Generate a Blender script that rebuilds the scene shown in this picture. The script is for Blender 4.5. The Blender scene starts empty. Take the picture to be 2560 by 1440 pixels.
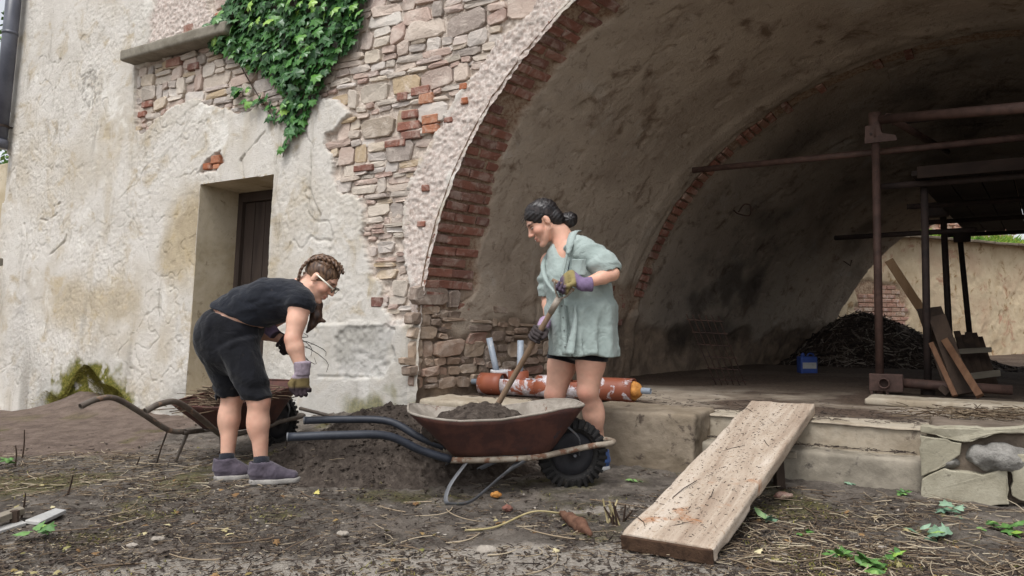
import bpy, bmesh, math, random
import numpy as np
from mathutils import Matrix, Vector

random.seed(7)
RNG = np.random.default_rng(11)
scene = bpy.context.scene
COL = scene.collection

# ------------------------------------------------------------------ camera
FPX, HCAM = 1900.0, 1.0                       # focal length in photo pixels (2560 wide), eye height
PITCH = math.atan(70 / 1900)
cam_d = bpy.data.cameras.new('camera')
cam_d.sensor_width = 36.0
cam_d.lens = FPX / 2560 * 36.0
cam_d.clip_start, cam_d.clip_end = 0.05, 500.0
cam = bpy.data.objects.new('camera', cam_d)
cam.location = (0, 0, HCAM)
cam.rotation_euler = (math.radians(90) + PITCH, 0, 0)
COL.objects.link(cam)
scene.camera = cam

# ------------------------------------------------------------------ sky, sun, exposure (bright overcast)
SUN_EL, SUN_AZ = math.radians(62), math.radians(205)      # azimuth clockwise from +Y: light comes from behind-left of the camera
world = bpy.data.worlds.new('World')
scene.world = world
world.use_nodes = True
wn, wl = world.node_tree.nodes, world.node_tree.links
bg = wn['Background']
sky = wn.new('ShaderNodeTexSky')
sky.sky_type = 'NISHITA'
sky.sun_disc = False
sky.sun_elevation = SUN_EL
sky.sun_rotation = SUN_AZ
sky.air_density, sky.dust_density, sky.ozone_density = 1.0, 3.0, 1.0
hs = wn.new('ShaderNodeHueSaturation')
hs.inputs['Saturation'].default_value = 0.22
wl.new(sky.outputs['Color'], hs.inputs['Color'])
wl.new(hs.outputs['Color'], bg.inputs['Color'])
bg.inputs['Strength'].default_value = 0.15
sun_d = bpy.data.lights.new('sun', 'SUN')
sun_d.energy = 1.3
sun_d.angle = math.radians(26)
sun_d.color = (1.0, 0.985, 0.965)
sun = bpy.data.objects.new('sun', sun_d)
_sd = Vector((math.sin(SUN_AZ) * math.cos(SUN_EL), math.cos(SUN_AZ) * math.cos(SUN_EL), math.sin(SUN_EL)))
sun.rotation_euler = _sd.to_track_quat('Z', 'Y').to_euler()
sun.location = (-4, -6, 12)
COL.objects.link(sun)
scene.view_settings.view_transform = 'Standard'
scene.view_settings.look = 'None'
scene.view_settings.gamma = 1.0
scene.view_settings.exposure = 0.60
scene.view_settings.use_curve_mapping = False
scene.cycles.max_bounces = 8
scene.cycles.diffuse_bounces = 5
scene.cycles.use_denoising = True
scene.cycles.use_fast_gi = False

# ------------------------------------------------------------------ photo geometry: pixel -> point in the place
_F = np.array([0, math.cos(PITCH), math.sin(PITCH)])
_U = np.array([0, -math.sin(PITCH), math.cos(PITCH)])
_C = np.array([0, 0, HCAM])
def ray(x, y): return _F + np.array([1., 0, 0]) * (x - 1280) / FPX + _U * (720 - y) / FPX
def at(x, y, Y):
    d = ray(x, y); return _C + d * (Y / d[1])
def onz(x, y, z=0.0):
    d = ray(x, y); return _C + d * ((z - HCAM) / d[2])
TH = math.radians(31)                                      # the facade recedes to the left by 31 degrees
T = np.array([math.cos(TH), -math.sin(TH), 0]); N = np.array([math.sin(TH), math.cos(TH), 0])
V = np.array([0, 0, 1.]) + 0.06 * N                        # the old wall leans back a little
_P = at(1045, 985, 6.1); O = _P - _P[2] * V
AX = np.array([math.sin(math.radians(43)), math.cos(math.radians(43)), 0])   # axis of the vaulted passage
def W(u, z, e=0.0):                                        # point of the facade: along, up, out of the wall
    u, z, e = np.asarray(u, float), np.asarray(z, float), np.asarray(e, float)
    return O + u[..., None] * T + z[..., None] * V - e[..., None] * N
def uz(x, y, s=0.0):
    d = ray(x, y); r = np.linalg.solve(np.stack([T, V, -d], 1), _C - O - s * AX); return r[0], r[1]
def G(u, e, z):                                            # upright frame of terrace and steps: along, out, height
    u, z, e = np.asarray(u, float), np.asarray(z, float), np.asarray(e, float)
    return O + u[..., None] * T - e[..., None] * N + z[..., None] * np.array([0, 0, 1.])
def poly_uz(pts): return np.array([uz(*p) for p in pts])

# ------------------------------------------------------------------ noise
_TAB = np.random.default_rng(5).uniform(-1, 1, 1 << 20).astype(np.float32)
def vn(p, sc=1.0, s=0):                                    # value noise, -1..1
    p = np.asarray(p, np.float32) * np.float32(sc)
    fl = np.floor(p); f = p - fl; f = f * f * (3 - 2 * f); i = fl.astype(np.int32).astype(np.int64)
    m = (1 << 20) - 1; kx, ky, kz = 374761, 668265, 91193
    base = i[..., 0] * kx + i[..., 1] * ky + i[..., 2] * kz + s * 777781
    z = p[..., 2]; flat = z.size > 8 and float(z.min()) == float(z.max())
    r = 0
    for dz in ((0, 1) if not flat or f[..., 2].flat[0] != 0 else (0,)):
        b0 = base + dz * kz
        a = _TAB[b0 & m] * (1 - f[..., 0]) + _TAB[(b0 + kx) & m] * f[..., 0]
        c = _TAB[(b0 + ky) & m] * (1 - f[..., 0]) + _TAB[(b0 + kx + ky) & m] * f[..., 0]
        q = a * (1 - f[..., 1]) + c * f[..., 1]
        r = r + q * (f[..., 2] if dz else 1 - f[..., 2])
    return r
def fbm(p, sc=1.0, oc=4, s=0, g=0.5):
    r, a, t = 0, 1.0, 0
    for k in range(oc):
        r = r + a * vn(p, sc * 2 ** k, s + k * 17); t += a; a *= g
    return r / t
def P3(a, b, c=0.0):
    a, b = np.asarray(a, float), np.asarray(b, float)
    return np.stack([a, b, np.broadcast_to(np.asarray(c, float), a.shape)], -1)
def sstep(a, b, x):
    t = np.clip((np.asarray(x, float) - a) / (b - a), 0, 1); return t * t * (3 - 2 * t)
def inpoly(P, poly):
    x, y = P[..., 0], P[..., 1]; r = np.zeros(x.shape, bool); n = len(poly)
    for i in range(n):
        x0, y0 = poly[i]; x1, y1 = poly[(i + 1) % n]
        c = ((y0 > y) != (y1 > y)) & (x < (x1 - x0) * (y - y0) / (y1 - y0 + 1e-12) + x0)
        r ^= c
    return r
def sdpoly(P, poly):                                       # signed distance, negative inside
    d = np.full(P.shape[:-1], 1e9); n = len(poly)
    for i in range(n):
        a = np.asarray(poly[i], float); b = np.asarray(poly[(i + 1) % n], float); ab = b - a
        t = np.clip(((P - a) @ ab) / (ab @ ab + 1e-12), 0, 1)
        q = P - a - t[..., None] * ab
        d = np.minimum(d, np.sqrt((q ** 2).sum(-1)))
    return np.where(inpoly(P, poly), -d, d)

# ------------------------------------------------------------------ objects
WM = {}
def attach(o, parent):
    if parent is not None:
        o.parent = parent
        o.matrix_parent_inverse = WM.get(parent.name, Matrix.Identity(4)).inverted()
def props(o, label=None, cat=None, group=None, kind=None):
    if label: o['label'] = label
    if cat: o['category'] = cat
    if group: o['group'] = group
    if kind: o['kind'] = kind
    return o
def thing(name, loc, label, cat, group=None):
    o = bpy.data.objects.new(name, None)
    o.empty_display_size = 0.1
    o.location = [float(c) for c in loc]
    COL.objects.link(o)
    WM[o.name] = Matrix.Translation(o.location)
    return props(o, label, cat, group)
def new_mesh(name, v, f, smooth=False, attrs=None):
    me = bpy.data.meshes.new(name)
    v = np.asarray(v, np.float32)
    if isinstance(f, np.ndarray):
        n, k = f.shape
        me.vertices.add(len(v)); me.vertices.foreach_set('co', v.ravel())
        me.loops.add(n * k); me.loops.foreach_set('vertex_index', f.astype(np.int32).ravel())
        me.polygons.add(n)
        me.polygons.foreach_set('loop_start', np.arange(0, n * k, k, dtype=np.int32))
        try: me.polygons.foreach_set('loop_total', np.full(n, k, np.int32))
        except Exception: pass
        me.update(calc_edges=True)
    else:
        me.from_pydata(v.tolist(), [], f); me.update()
    if smooth: me.polygons.foreach_set('use_smooth', np.ones(len(me.polygons), bool))
    for k, a in (attrs or {}).items():
        a = np.asarray(a, np.float32)
        if a.ndim == 1:
            at_ = me.attributes.new(k, 'FLOAT', 'POINT'); at_.data.foreach_set('value', a.ravel())
        else:
            at_ = me.attributes.new(k, 'FLOAT_COLOR', 'POINT')
            at_.data.foreach_set('color', np.concatenate([a, np.ones((len(a), 1), np.float32)], 1).ravel())
    return me
def obj(name, me, mat, parent=None, matrix=None):
    if isinstance(me, tuple): me = new_mesh(name, *me)
    if mat is not None and len(me.materials) == 0: me.materials.append(mat)
    o = bpy.data.objects.new(name, me)
    COL.objects.link(o)
    if matrix is not None: o.matrix_basis = matrix
    attach(o, parent)
    WM[o.name] = matrix.copy() if matrix is not None else Matrix.Identity(4)
    return o
def grid_faces(nu, nv, keep=None):
    i = np.arange(nu - 1)[:, None] * nv + np.arange(nv - 1)[None, :]
    f = np.stack([i, i + nv, i + nv + 1, i + 1], -1)
    return (f[keep] if keep is not None else f.reshape(-1, 4))
def prune(v, f, attrs=None):
    used = np.zeros(len(v), bool); used[f.ravel()] = True
    m = np.cumsum(used) - 1
    return v[used], m[f], {k: a[used] for k, a in (attrs or {}).items()}

class MB:                                                   # collects simple solids into one mesh
    def __init__(s): s.v, s.f, s.n = [], [], 0
    def add(s, v, f):
        v = [tuple(float(c) for c in p) for p in v]
        s.v += v; s.f += [tuple(int(i) + s.n for i in q) for q in f]; s.n += len(v); return s
    def hexa(s, c8):                                        # bottom four, top four
        return s.add(c8, [(3, 2, 1, 0), (4, 5, 6, 7), (0, 1, 5, 4), (1, 2, 6, 5), (2, 3, 7, 6), (3, 0, 4, 7)])
    def box(s, c, size, R=None):
        h = np.array(size) / 2; R = np.eye(3) if R is None else np.asarray(R); c = np.asarray(c, float)
        q = [(-1, -1, -1), (1, -1, -1), (1, 1, -1), (-1, 1, -1), (-1, -1, 1), (1, -1, 1), (1, 1, 1), (-1, 1, 1)]
        return s.hexa([c + R @ (h * np.array(k)) for k in q])
    def tube(s, pts, r, n=10, caps=True, flat=None):        # swept round bar; flat=(wide, thin) axis factors
        pts = np.asarray(pts, float); m = len(pts); r = np.broadcast_to(np.asarray(r, float), (m,))
        tg = np.gradient(pts, axis=0) if m > 2 else np.repeat((pts[1] - pts[0])[None], 2, 0)
        tg /= np.linalg.norm(tg, axis=1)[:, None] + 1e-12
        up = np.array([0, 0, 1.]) if abs(tg[0][2]) < .9 else np.array([1., 0, 0])
        a = np.cross(up, tg[0]); a /= np.linalg.norm(a); v = []
        for i in range(m):
            a = a - tg[i] * (a @ tg[i]); a /= np.linalg.norm(a) + 1e-12; b = np.cross(tg[i], a)
            fa, fb = flat if flat else (1, 1)
            for k in range(n):
                t = 2 * math.pi * k / n
                v.append(pts[i] + r[i] * (a * math.cos(t) * fa + b * math.sin(t) * fb))
        f = [(i * n + k, i * n + (k + 1) % n, (i + 1) * n + (k + 1) % n, (i + 1) * n + k) for i in range(m - 1) for k in range(n)]
        if caps: f += [tuple(range(n - 1, -1, -1)), tuple((m - 1) * n + k for k in range(n))]
        return s.add(v, f)
    def hollow(s, a, b, ro, ri, n=20):                      # open pipe with wall thickness
        a, b = np.asarray(a, float), np.asarray(b, float); t = (b - a) / np.linalg.norm(b - a)
        up = np.array([0, 0, 1.]) if abs(t[2]) < .9 else np.array([1., 0, 0])
        x = np.cross(up, t); x /= np.linalg.norm(x); y = np.cross(t, x); v = []
        for c, r in ((a, ro), (b, ro), (b, ri), (a, ri)):
            for k in range(n):
                q = 2 * math.pi * k / n; v.append(c + r * (x * math.cos(q) + y * math.sin(q)))
        f = [(i * n + k, i * n + (k + 1) % n, ((i + 1) % 4) * n + (k + 1) % n, ((i + 1) % 4) * n + k) for i in range(4) for k in range(n)]
        return s.add(v, f)
    def data(s, smooth=False): return (np.array(s.v, np.float32), s.f, smooth)
    def build(s, name, mat, parent=None, smooth=False, bevel=0.0, seg=2):
        o = obj(name, s.data(smooth), mat, parent)
        if bevel: 
            m = o.modifiers.new('bevel', 'BEVEL'); m.width = bevel; m.segments = seg; m.limit_method = 'ANGLE'
        return o
def rotm(axis, ang): return np.array(Matrix.Rotation(ang, 3, Vector(axis)))
def frame(x, z=(0, 0, 1)):                                  # columns: x along, y, z
    x = np.asarray(x, float); x = x / np.linalg.norm(x); z = np.asarray(z, float)
    y = np.cross(z, x); y /= np.linalg.norm(y); z = np.cross(x, y); return np.stack([x, y, z], 1)
def spline(pts, n):
    pts = np.asarray(pts, float); m = len(pts); out = []
    p = np.vstack([2 * pts[0] - pts[1], pts, 2 * pts[-1] - pts[-2]])
    for q in np.linspace(0, m - 1 - 1e-9, n):
        i = int(q); t = q - i; a, b, c, d = p[i], p[i + 1], p[i + 2], p[i + 3]
        out.append(.5 * (2 * b + (c - a) * t + (2 * a - 5 * b + 4 * c - d) * t * t + (-a + 3 * b - 3 * c + d) * t ** 3))
    return np.array(out)

# ------------------------------------------------------------------ solids from a distance field (bodies, cloth, lumps)
class Vox:
    def __init__(s, lo, hi, h):
        s.lo = np.asarray(lo, float); s.h = h
        s.n = np.ceil((np.asarray(hi, float) - s.lo) / h).astype(int) + 1
        s.F = np.full(s.n, 1.0, np.float32)
        s.ax = [(s.lo[i] + h * np.arange(s.n[i])).astype(np.float32) for i in range(3)]
    def win(s, lo, hi):
        a = np.clip(np.floor((np.asarray(lo) - s.lo) / s.h).astype(int), 0, s.n); b = np.clip(np.ceil((np.asarray(hi) - s.lo) / s.h).astype(int) + 1, 0, s.n)
        sl = tuple(slice(a[i], b[i]) for i in range(3))
        if any(b[i] <= a[i] for i in range(3)): return None, None
        X = np.stack(np.meshgrid(s.ax[0][sl[0]], s.ax[1][sl[1]], s.ax[2][sl[2]], indexing='ij'), -1)
        return sl, X
    def put(s, sl, d, k, op):
        f = s.F[sl]
        if op == 'u':
            h = np.clip(.5 + .5 * (f - d) / k, 0, 1); s.F[sl] = f * (1 - h) + d * h - k * h * (1 - h)
        elif op == 's':
            h = np.clip(.5 - .5 * (f + d) / k, 0, 1); s.F[sl] = f * (1 - h) - d * h + k * h * (1 - h)
    def cone(s, a, b, ra, rb, k=.02, op='u'):
        a, b = np.asarray(a, float), np.asarray(b, float); R = max(ra, rb) + k + 3 * s.h
        sl, X = s.win(np.minimum(a, b) - R, np.maximum(a, b) + R)
        if sl is None: return s
        ab = b - a; t = np.clip(((X - a) @ ab) / (ab @ ab + 1e-9), 0, 1)
        d = np.sqrt(((X - a - t[..., None] * ab) ** 2).sum(-1)) - (ra + (rb - ra) * t)
        s.put(sl, d.astype(np.float32), k, op); return s
    def chain(s, pts, rad, k=.02, op='u'):
        for i in range(len(pts) - 1): s.cone(pts[i], pts[i + 1], rad[i], rad[i + 1], k, op)
        return s
    def limb(s, a, b, A, B, side, k=.03, op='u', cap=1.0):  # elliptical section: A=(half along side, half across)
        a, b = np.asarray(a, float), np.asarray(b, float); R = max(*A, *B) + k + 3 * s.h
        sl, X = s.win(np.minimum(a, b) - R, np.maximum(a, b) + R)
        if sl is None: return s
        ab = b - a; L = np.linalg.norm(ab); n = ab / L
        sd = np.asarray(side, float); sd = sd - n * (sd @ n); sd /= np.linalg.norm(sd); ot = np.cross(n, sd)
        q = X - a; l = q @ n; t = np.clip(l / L, 0, 1); e = l - t * L
        w = A[0] + (B[0] - A[0]) * t; dd = A[1] + (B[1] - A[1]) * t; m = np.minimum(w, dd)
        d = (np.sqrt(((q @ sd) / w) ** 2 + ((q @ ot) / dd) ** 2 + (e / (m * cap)) ** 2) - 1) * m
        s.put(sl, d.astype(np.float32), k, op); return s
    def ell(s, c, r, R=None, k=.02, op='u'):
        c = np.asarray(c, float); r = np.asarray(r, float); R = np.eye(3) if R is None else np.asarray(R); M = r.max() + k + 3 * s.h
        sl, X = s.win(c - M, c + M)
        if sl is None: return s
        q = (X - c) @ R; k0 = np.sqrt(((q / r) ** 2).sum(-1)); k1 = np.sqrt(((q / r ** 2) ** 2).sum(-1)) + 1e-9
        s.put(sl, (k0 * (k0 - 1) / k1).astype(np.float32), k, op); return s
    def box(s, c, half, R=None, r=.01, k=.01, op='u'):
        c = np.asarray(c, float); half = np.asarray(half, float); R = np.eye(3) if R is None else np.asarray(R); M = np.linalg.norm(half) + k + 3 * s.h
        sl, X = s.win(c - M, c + M)
        if sl is None: return s
        q = np.abs((X - c) @ R) - half + r
        d = np.sqrt((np.maximum(q, 0) ** 2).sum(-1)) + np.minimum(q.max(-1), 0) - r
        s.put(sl, d.astype(np.float32), k, op); return s
    def shift(s, fn):                                       # field offset, e.g. folds
        m = np.abs(s.F) < .06
        idx = np.argwhere(m); X = s.lo + s.h * idx
        s.F[m] += fn(X).astype(np.float32); return s
    def mesh(s, smooth=2):
        F = s.F; S = F < 0; n = s.n
        c = S[:-1, :-1, :-1].astype(np.int8)
        tot = np.zeros(n - 1, np.int8)
        for dx in (0, 1):
            for dy in (0, 1):
                for dz in (0, 1): tot += S[dx:n[0] - 1 + dx, dy:n[1] - 1 + dy, dz:n[2] - 1 + dz]
        act = np.argwhere((tot > 0) & (tot < 8))
        vid = np.full(n - 1, -1, np.int64); vid[tuple(act.T)] = np.arange(len(act))
        acc = np.zeros((len(act), 3)); cnt = np.zeros(len(act))
        cs = [(i, j, k) for i in (0, 1) for j in (0, 1) for k in (0, 1)]
        for a in cs:
            for b in cs:
                if sum(b) - sum(a) == 1 and all(b[i] >= a[i] for i in range(3)):
                    fa = F[tuple((act + a).T)]; fb = F[tuple((act + b).T)]
                    m = (fa < 0) != (fb < 0); t = np.where(m, fa / (fa - fb + 1e-12), 0)
                    p = np.array(a) + t[:, None] * (np.array(b) - np.array(a))
                    acc += p * m[:, None]; cnt += m
        v = s.lo + s.h * (act + acc / cnt[:, None])
        fs = []
        for ax in range(3):
            o1, o2 = [(1, 2), (2, 0), (0, 1)][ax]
            sl0 = [slice(1, n[i] - 1) for i in range(3)]; sl0[ax] = slice(0, n[ax] - 1)
            sl1 = list(sl0); sl1[ax] = slice(1, n[ax])
            A_, B_ = S[tuple(sl0)], S[tuple(sl1)]
            ch = np.argwhere(A_ != B_); off = np.ones(3, int); off[ax] = 0; g = ch + off
            e1 = np.zeros(3, int); e1[o1] = 1; e2 = np.zeros(3, int); e2[o2] = 1
            q = np.stack([vid[tuple((g - e1 - e2).T)], vid[tuple((g - e2).T)], vid[tuple(g.T)], vid[tuple((g - e1).T)]], 1)
            flip = ~A_[tuple(ch.T)]
            q[flip] = q[flip][:, ::-1]; fs.append(q)
        f = np.concatenate(fs); f = f[(f >= 0).all(1)]
        e = np.concatenate([f[:, [0, 1]], f[:, [1, 2]], f[:, [2, 3]], f[:, [3, 0]]])
        for _ in range(smooth):
            a = np.zeros_like(v); w = np.zeros(len(v))
            for i in range(3): a[:, i] = np.bincount(e[:, 0], v[e[:, 1], i], len(v)) + np.bincount(e[:, 1], v[e[:, 0], i], len(v))
            w = np.bincount(e[:, 0], minlength=len(v)) + np.bincount(e[:, 1], minlength=len(v))
            v = v * .45 + .55 * a / np.maximum(w, 1)[:, None]
        return v, f
    def build(s, name, mat, parent=None, smooth=2, attr=None):
        v, f = s.mesh(smooth)
        return obj(name, new_mesh(name, v, f, True, attr(v) if attr else None), mat, parent)

# ------------------------------------------------------------------ materials
def lin(c): 
    c = np.asarray(c, float) / 255.0
    return tuple(np.where(c <= .04045, c / 12.92, ((c + .055) / 1.055) ** 2.4)) + (1.0,)
class Mat:
    def __init__(s, name, rough=.85, spec=.3, coord='Object'):
        s.m = bpy.data.materials.new(name); s.m.use_nodes = True
        s.t = s.m.node_tree; s.n = s.t.nodes; s.l = s.t.links
        s.p = s.n['Principled BSDF']; s.p.inputs['Roughness'].default_value = rough
        s.p.inputs['Specular IOR Level'].default_value = spec
        s.tc = s.n.new('ShaderNodeNewGeometry').outputs['Position'] if coord == 'World' else s.n.new('ShaderNodeTexCoord').outputs[coord]; s.h = None
    def noise(s, sc, det=6, rough=.6, dist=0.0, stretch=None, off=None):
        n = s.n.new('ShaderNodeTexNoise'); n.inputs['Scale'].default_value = sc; n.inputs['Detail'].default_value = det
        n.inputs['Roughness'].default_value = rough; n.inputs['Distortion'].default_value = dist
        s.l.new(s.map(stretch, off), n.inputs['Vector']); return n.outputs['Fac']
    def map(s, stretch=None, off=None):
        if stretch is None and off is None: return s.tc
        m = s.n.new('ShaderNodeMapping')
        if stretch: m.inputs['Scale'].default_value = stretch
        if off: m.inputs['Location'].default_value = off
        s.l.new(s.tc, m.inputs['Vector']); return m.outputs['Vector']
    def voro(s, sc, feat='F1', out='Distance', stretch=None, rnd=1.0):
        n = s.n.new('ShaderNodeTexVoronoi'); n.feature = feat; n.inputs['Scale'].default_value = sc; n.inputs['Randomness'].default_value = rnd
        s.l.new(s.map(stretch), n.inputs['Vector']); return n.outputs[out]
    def wave(s, sc, dist=3, det=3, stretch=None, direction='X'):
        n = s.n.new('ShaderNodeTexWave'); n.inputs['Scale'].default_value = sc; n.inputs['Distortion'].default_value = dist; n.inputs['Detail'].default_value = det
        n.bands_direction = direction
        s.l.new(s.map(stretch), n.inputs['Vector']); return n.outputs['Fac']
    def attr(s, name, out='Fac'):
        n = s.n.new('ShaderNodeAttribute'); n.attribute_name = name; return n.outputs[out]
    def rnd(s): return s.n.new('ShaderNodeObjectInfo').outputs['Random']
    def rng(s, x, a, b, c=0.0, d=1.0):
        n = s.n.new('ShaderNodeMapRange'); n.interpolation_type = 'SMOOTHSTEP'
        for i, q in zip(('From Min', 'From Max', 'To Min', 'To Max'), (a, b, c, d)): n.inputs[i].default_value = q
        s.l.new(x, n.inputs['Value']); return n.outputs['Result']
    def math(s, op, a, b=None):
        n = s.n.new('ShaderNodeMath'); n.operation = op
        for i, q in enumerate((a, b)):
            if q is None: continue
            if isinstance(q, (int, float)): n.inputs[i].default_value = q
            else: s.l.new(q, n.inputs[i])
        return n.outputs[0]
    def mix(s, f, a, b, mode='MIX'):
        n = s.n.new('ShaderNodeMix'); n.data_type = 'RGBA'; n.blend_type = mode
        for i, q in ((0, f), (6, a), (7, b)):
            if isinstance(q, (int, float)): n.inputs[i].default_value = q
            elif isinstance(q, tuple): n.inputs[i].default_value = q if len(q) == 4 else lin(q)
            else: s.l.new(q, n.inputs[i])
        return n.outputs[2]
    def ramp(s, f, stops):
        n = s.n.new('ShaderNodeValToRGB'); e = n.color_ramp.elements
        while len(e) < len(stops): e.new(.5)
        for q, (p, c) in zip(e, stops): q.position = p; q.color = lin(c)
        s.l.new(f, n.inputs['Fac']); return n.outputs['Color']
    def bump(s, h, dist=.01, strength=1.0):
        n = s.n.new('ShaderNodeBump'); n.inputs['Distance'].default_value = dist; n.inputs['Strength'].default_value = strength
        s.l.new(h, n.inputs['Height'])
        if s.h is not None: s.l.new(s.h, n.inputs['Normal'])
        s.h = n.outputs['Normal']; s.l.new(s.h, s.p.inputs['Normal']); return s
    def color(s, c):
        if isinstance(c, tuple): s.p.inputs['Base Color'].default_value = c if len(c) == 4 else lin(c)
        else: s.l.new(c, s.p.inputs['Base Color'])
        return s
    def rough(s, x): s.l.new(x, s.p.inputs['Roughness']); return s
    def metal(s, x): s.p.inputs['Metallic'].default_value = x; return s
# ================================================================== materials of the setting
def m_plaster():
    m = Mat('old_plaster', .95, .08)
    big = m.noise(.8, 5, .6, .4); mid = m.noise(3.2, 8, .65, .6); fine = m.noise(38, 6, .7); grit = m.noise(120, 4, .8)
    c = m.ramp(big, [(.25, (190, 184, 174)), (.48, (208, 203, 195)), (.72, (185, 176, 161))])
    c = m.mix(m.rng(mid, .52, .68), c, (184, 172, 152))
    c = m.mix(m.rng(m.noise(2.1, 6, .6, .3, None, (7, 3, 1)), .56, .72), c, (220, 216, 208))
    c = m.mix(m.math('MULTIPLY', m.rng(m.noise(4, 8, .72, .9, (1, 1, .3), (2, 9, 4)), .54, .74), .7), c, (140, 132, 118))
    c = m.mix(m.math('MULTIPLY', m.rng(m.noise(14, 7, .75, .5, None, (1, 2, 9)), .56, .68), .5), c, (158, 149, 134))
    c = m.mix(m.math('MULTIPLY', m.attr('damp'), .8), c, m.mix(m.rng(mid, .35, .65), (160, 157, 150), (186, 184, 180)))
    c = m.mix(m.math('MULTIPLY', m.attr('scr'), .85), c, m.mix(m.rng(fine, .35, .62), (178, 158, 148), (216, 205, 197)))
    c = m.mix(m.attr('ochre'), c, m.mix(m.rng(mid, .35, .65), (150, 132, 98), (178, 160, 126)))
    c = m.mix(m.attr('stain'), c, (120, 114, 104))
    c = m.mix(m.attr('expo'), c, m.mix(m.rng(fine, .3, .62), (172, 156, 144), (208, 196, 184)))
    c = m.mix(m.attr('moss'), c, m.mix(m.rng(fine, .35, .65), (78, 82, 34), (128, 120, 62)))
    c = m.mix(m.math('MULTIPLY', m.rng(grit, .60, .72), .4), c, (110, 100, 88))
    m.color(c)
    m.bump(mid, .010, .25).bump(m.noise(30, 7, .78, .2, None, (3, 5, 8)), .009, .6).bump(m.noise(85, 5, .8, .2, None, (6, 1, 2)), .009, 1.0)
    return m.m
def m_vault():
    m = Mat('vault_plaster', .95, .1)
    big = m.noise(.8, 5, .6, .5); mid = m.noise(3.5, 8, .65, .5); fine = m.noise(30, 6, .7); grit = m.noise(95, 4, .8)
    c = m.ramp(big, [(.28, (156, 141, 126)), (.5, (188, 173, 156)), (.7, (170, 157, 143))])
    c = m.mix(m.rng(mid, .54, .70), c, (128, 110, 94))
    c = m.mix(m.rng(m.noise(1.7, 6, .6, .3, None, (3, 8, 2)), .58, .72), c, (194, 184, 172))
    c = m.mix(m.math('MULTIPLY', m.rng(m.noise(11, 7, .75, .6, None, (1, 2, 9)), .54, .66), .6), c, (120, 104, 90))
    c = m.mix(m.math('MULTIPLY', m.attr('deep'), .5), c, (70, 66, 64))  # dimness of the inner passage painted into the plaster colour
    c = m.mix(m.attr('brick'), c, m.mix(m.rng(fine, .35, .6), (140, 110, 90), (176, 156, 136)))
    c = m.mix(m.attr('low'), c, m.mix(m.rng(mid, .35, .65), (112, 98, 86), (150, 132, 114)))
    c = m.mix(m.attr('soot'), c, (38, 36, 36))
    c = m.mix(m.rng(m.voro(16), .02, .06, .75, 0), c, (74, 58, 46))
    c = m.mix(m.math('MULTIPLY', m.rng(grit, .64, .75), .5), c, (212, 196, 178))
    m.color(c); m.bump(mid, .025, .4).bump(fine, .018, 1.0).bump(grit, .009, 1.0)
    return m.m
def m_stone(name, cols, sc=6, wash=.28):
    m = Mat(name, .9, .2, 'World')
    r = m.rnd(); n1 = m.noise(sc, 6, .65, .6); n2 = m.noise(sc * 7, 5, .7)
    c = m.ramp(r, [(i / max(1, len(cols) - 1), q) for i, q in enumerate(cols)])
    c = m.mix(wash, c, (196, 184, 172)); c = m.mix(m.rng(n1, .44, .70), c, m.mix(.35 + wash * .8, c, (212, 200, 188)))
    c = m.mix(m.math('MULTIPLY', m.rng(n2, .55, .75), .5), c, m.mix(.5, c, (70, 60, 52)))
    m.color(c); m.bump(n1, .03, .7).bump(n2, .009, .9)
    return m.m
def m_flat(name, a, b, sc=8, rough=.85, bump=.004, stretch=None, spec=.25, c3=None, fine=6):
    m = Mat(name, rough, spec); n = m.noise(sc, 7, .65, .4, stretch); k = m.noise(sc * fine, 5, .7, 0, stretch)
    c = m.mix(m.rng(n, .35, .65), a, b)
    if c3: c = m.mix(m.rng(m.noise(sc * 2.3, 7, .7, .3, stretch, (5, 2, 8)), .58, .68), c, c3)
    c = m.mix(m.math('MULTIPLY', m.rng(k, .5, .75), .35), c, m.mix(.5, c, (30, 26, 22)))
    m.color(c); m.bump(n, bump * 2, .4).bump(k, bump, .6)
    return m.m
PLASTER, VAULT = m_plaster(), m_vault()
STONE_A = m_stone('rubble_stone', [(148, 140, 130), (182, 172, 158), (150, 118, 108), (204, 200, 194), (170, 146, 108), (116, 110, 106), (176, 150, 138), (190, 180, 166), (140, 132, 128), (196, 190, 184)])
STONE_J = m_stone('jamb_stone', [(128, 104, 90), (146, 124, 104), (112, 96, 86), (158, 138, 118), (134, 96, 82)], 6, .10)
BRICK_M = m_stone('red_brick', [(122, 74, 60), (138, 88, 72), (104, 64, 56), (146, 104, 88)], 9, .06)
BRICK_O = m_stone('orange_brick', [(170, 108, 76), (158, 96, 66), (178, 124, 94)], 12, .03)
DARKWOOD = m_flat('old_dark_wood', (46, 38, 34), (66, 56, 50), 5, .8, .004, (1, 1, .12))
CONCRETE = m_flat('worn_stone_step', (146, 134, 116), (170, 160, 144), 4, .93, .008, None, .12, (112, 102, 90))
ZINC = m_flat('grey_downpipe', (70, 72, 82), (86, 88, 98), 3, .4, .001, None, .5)

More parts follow.
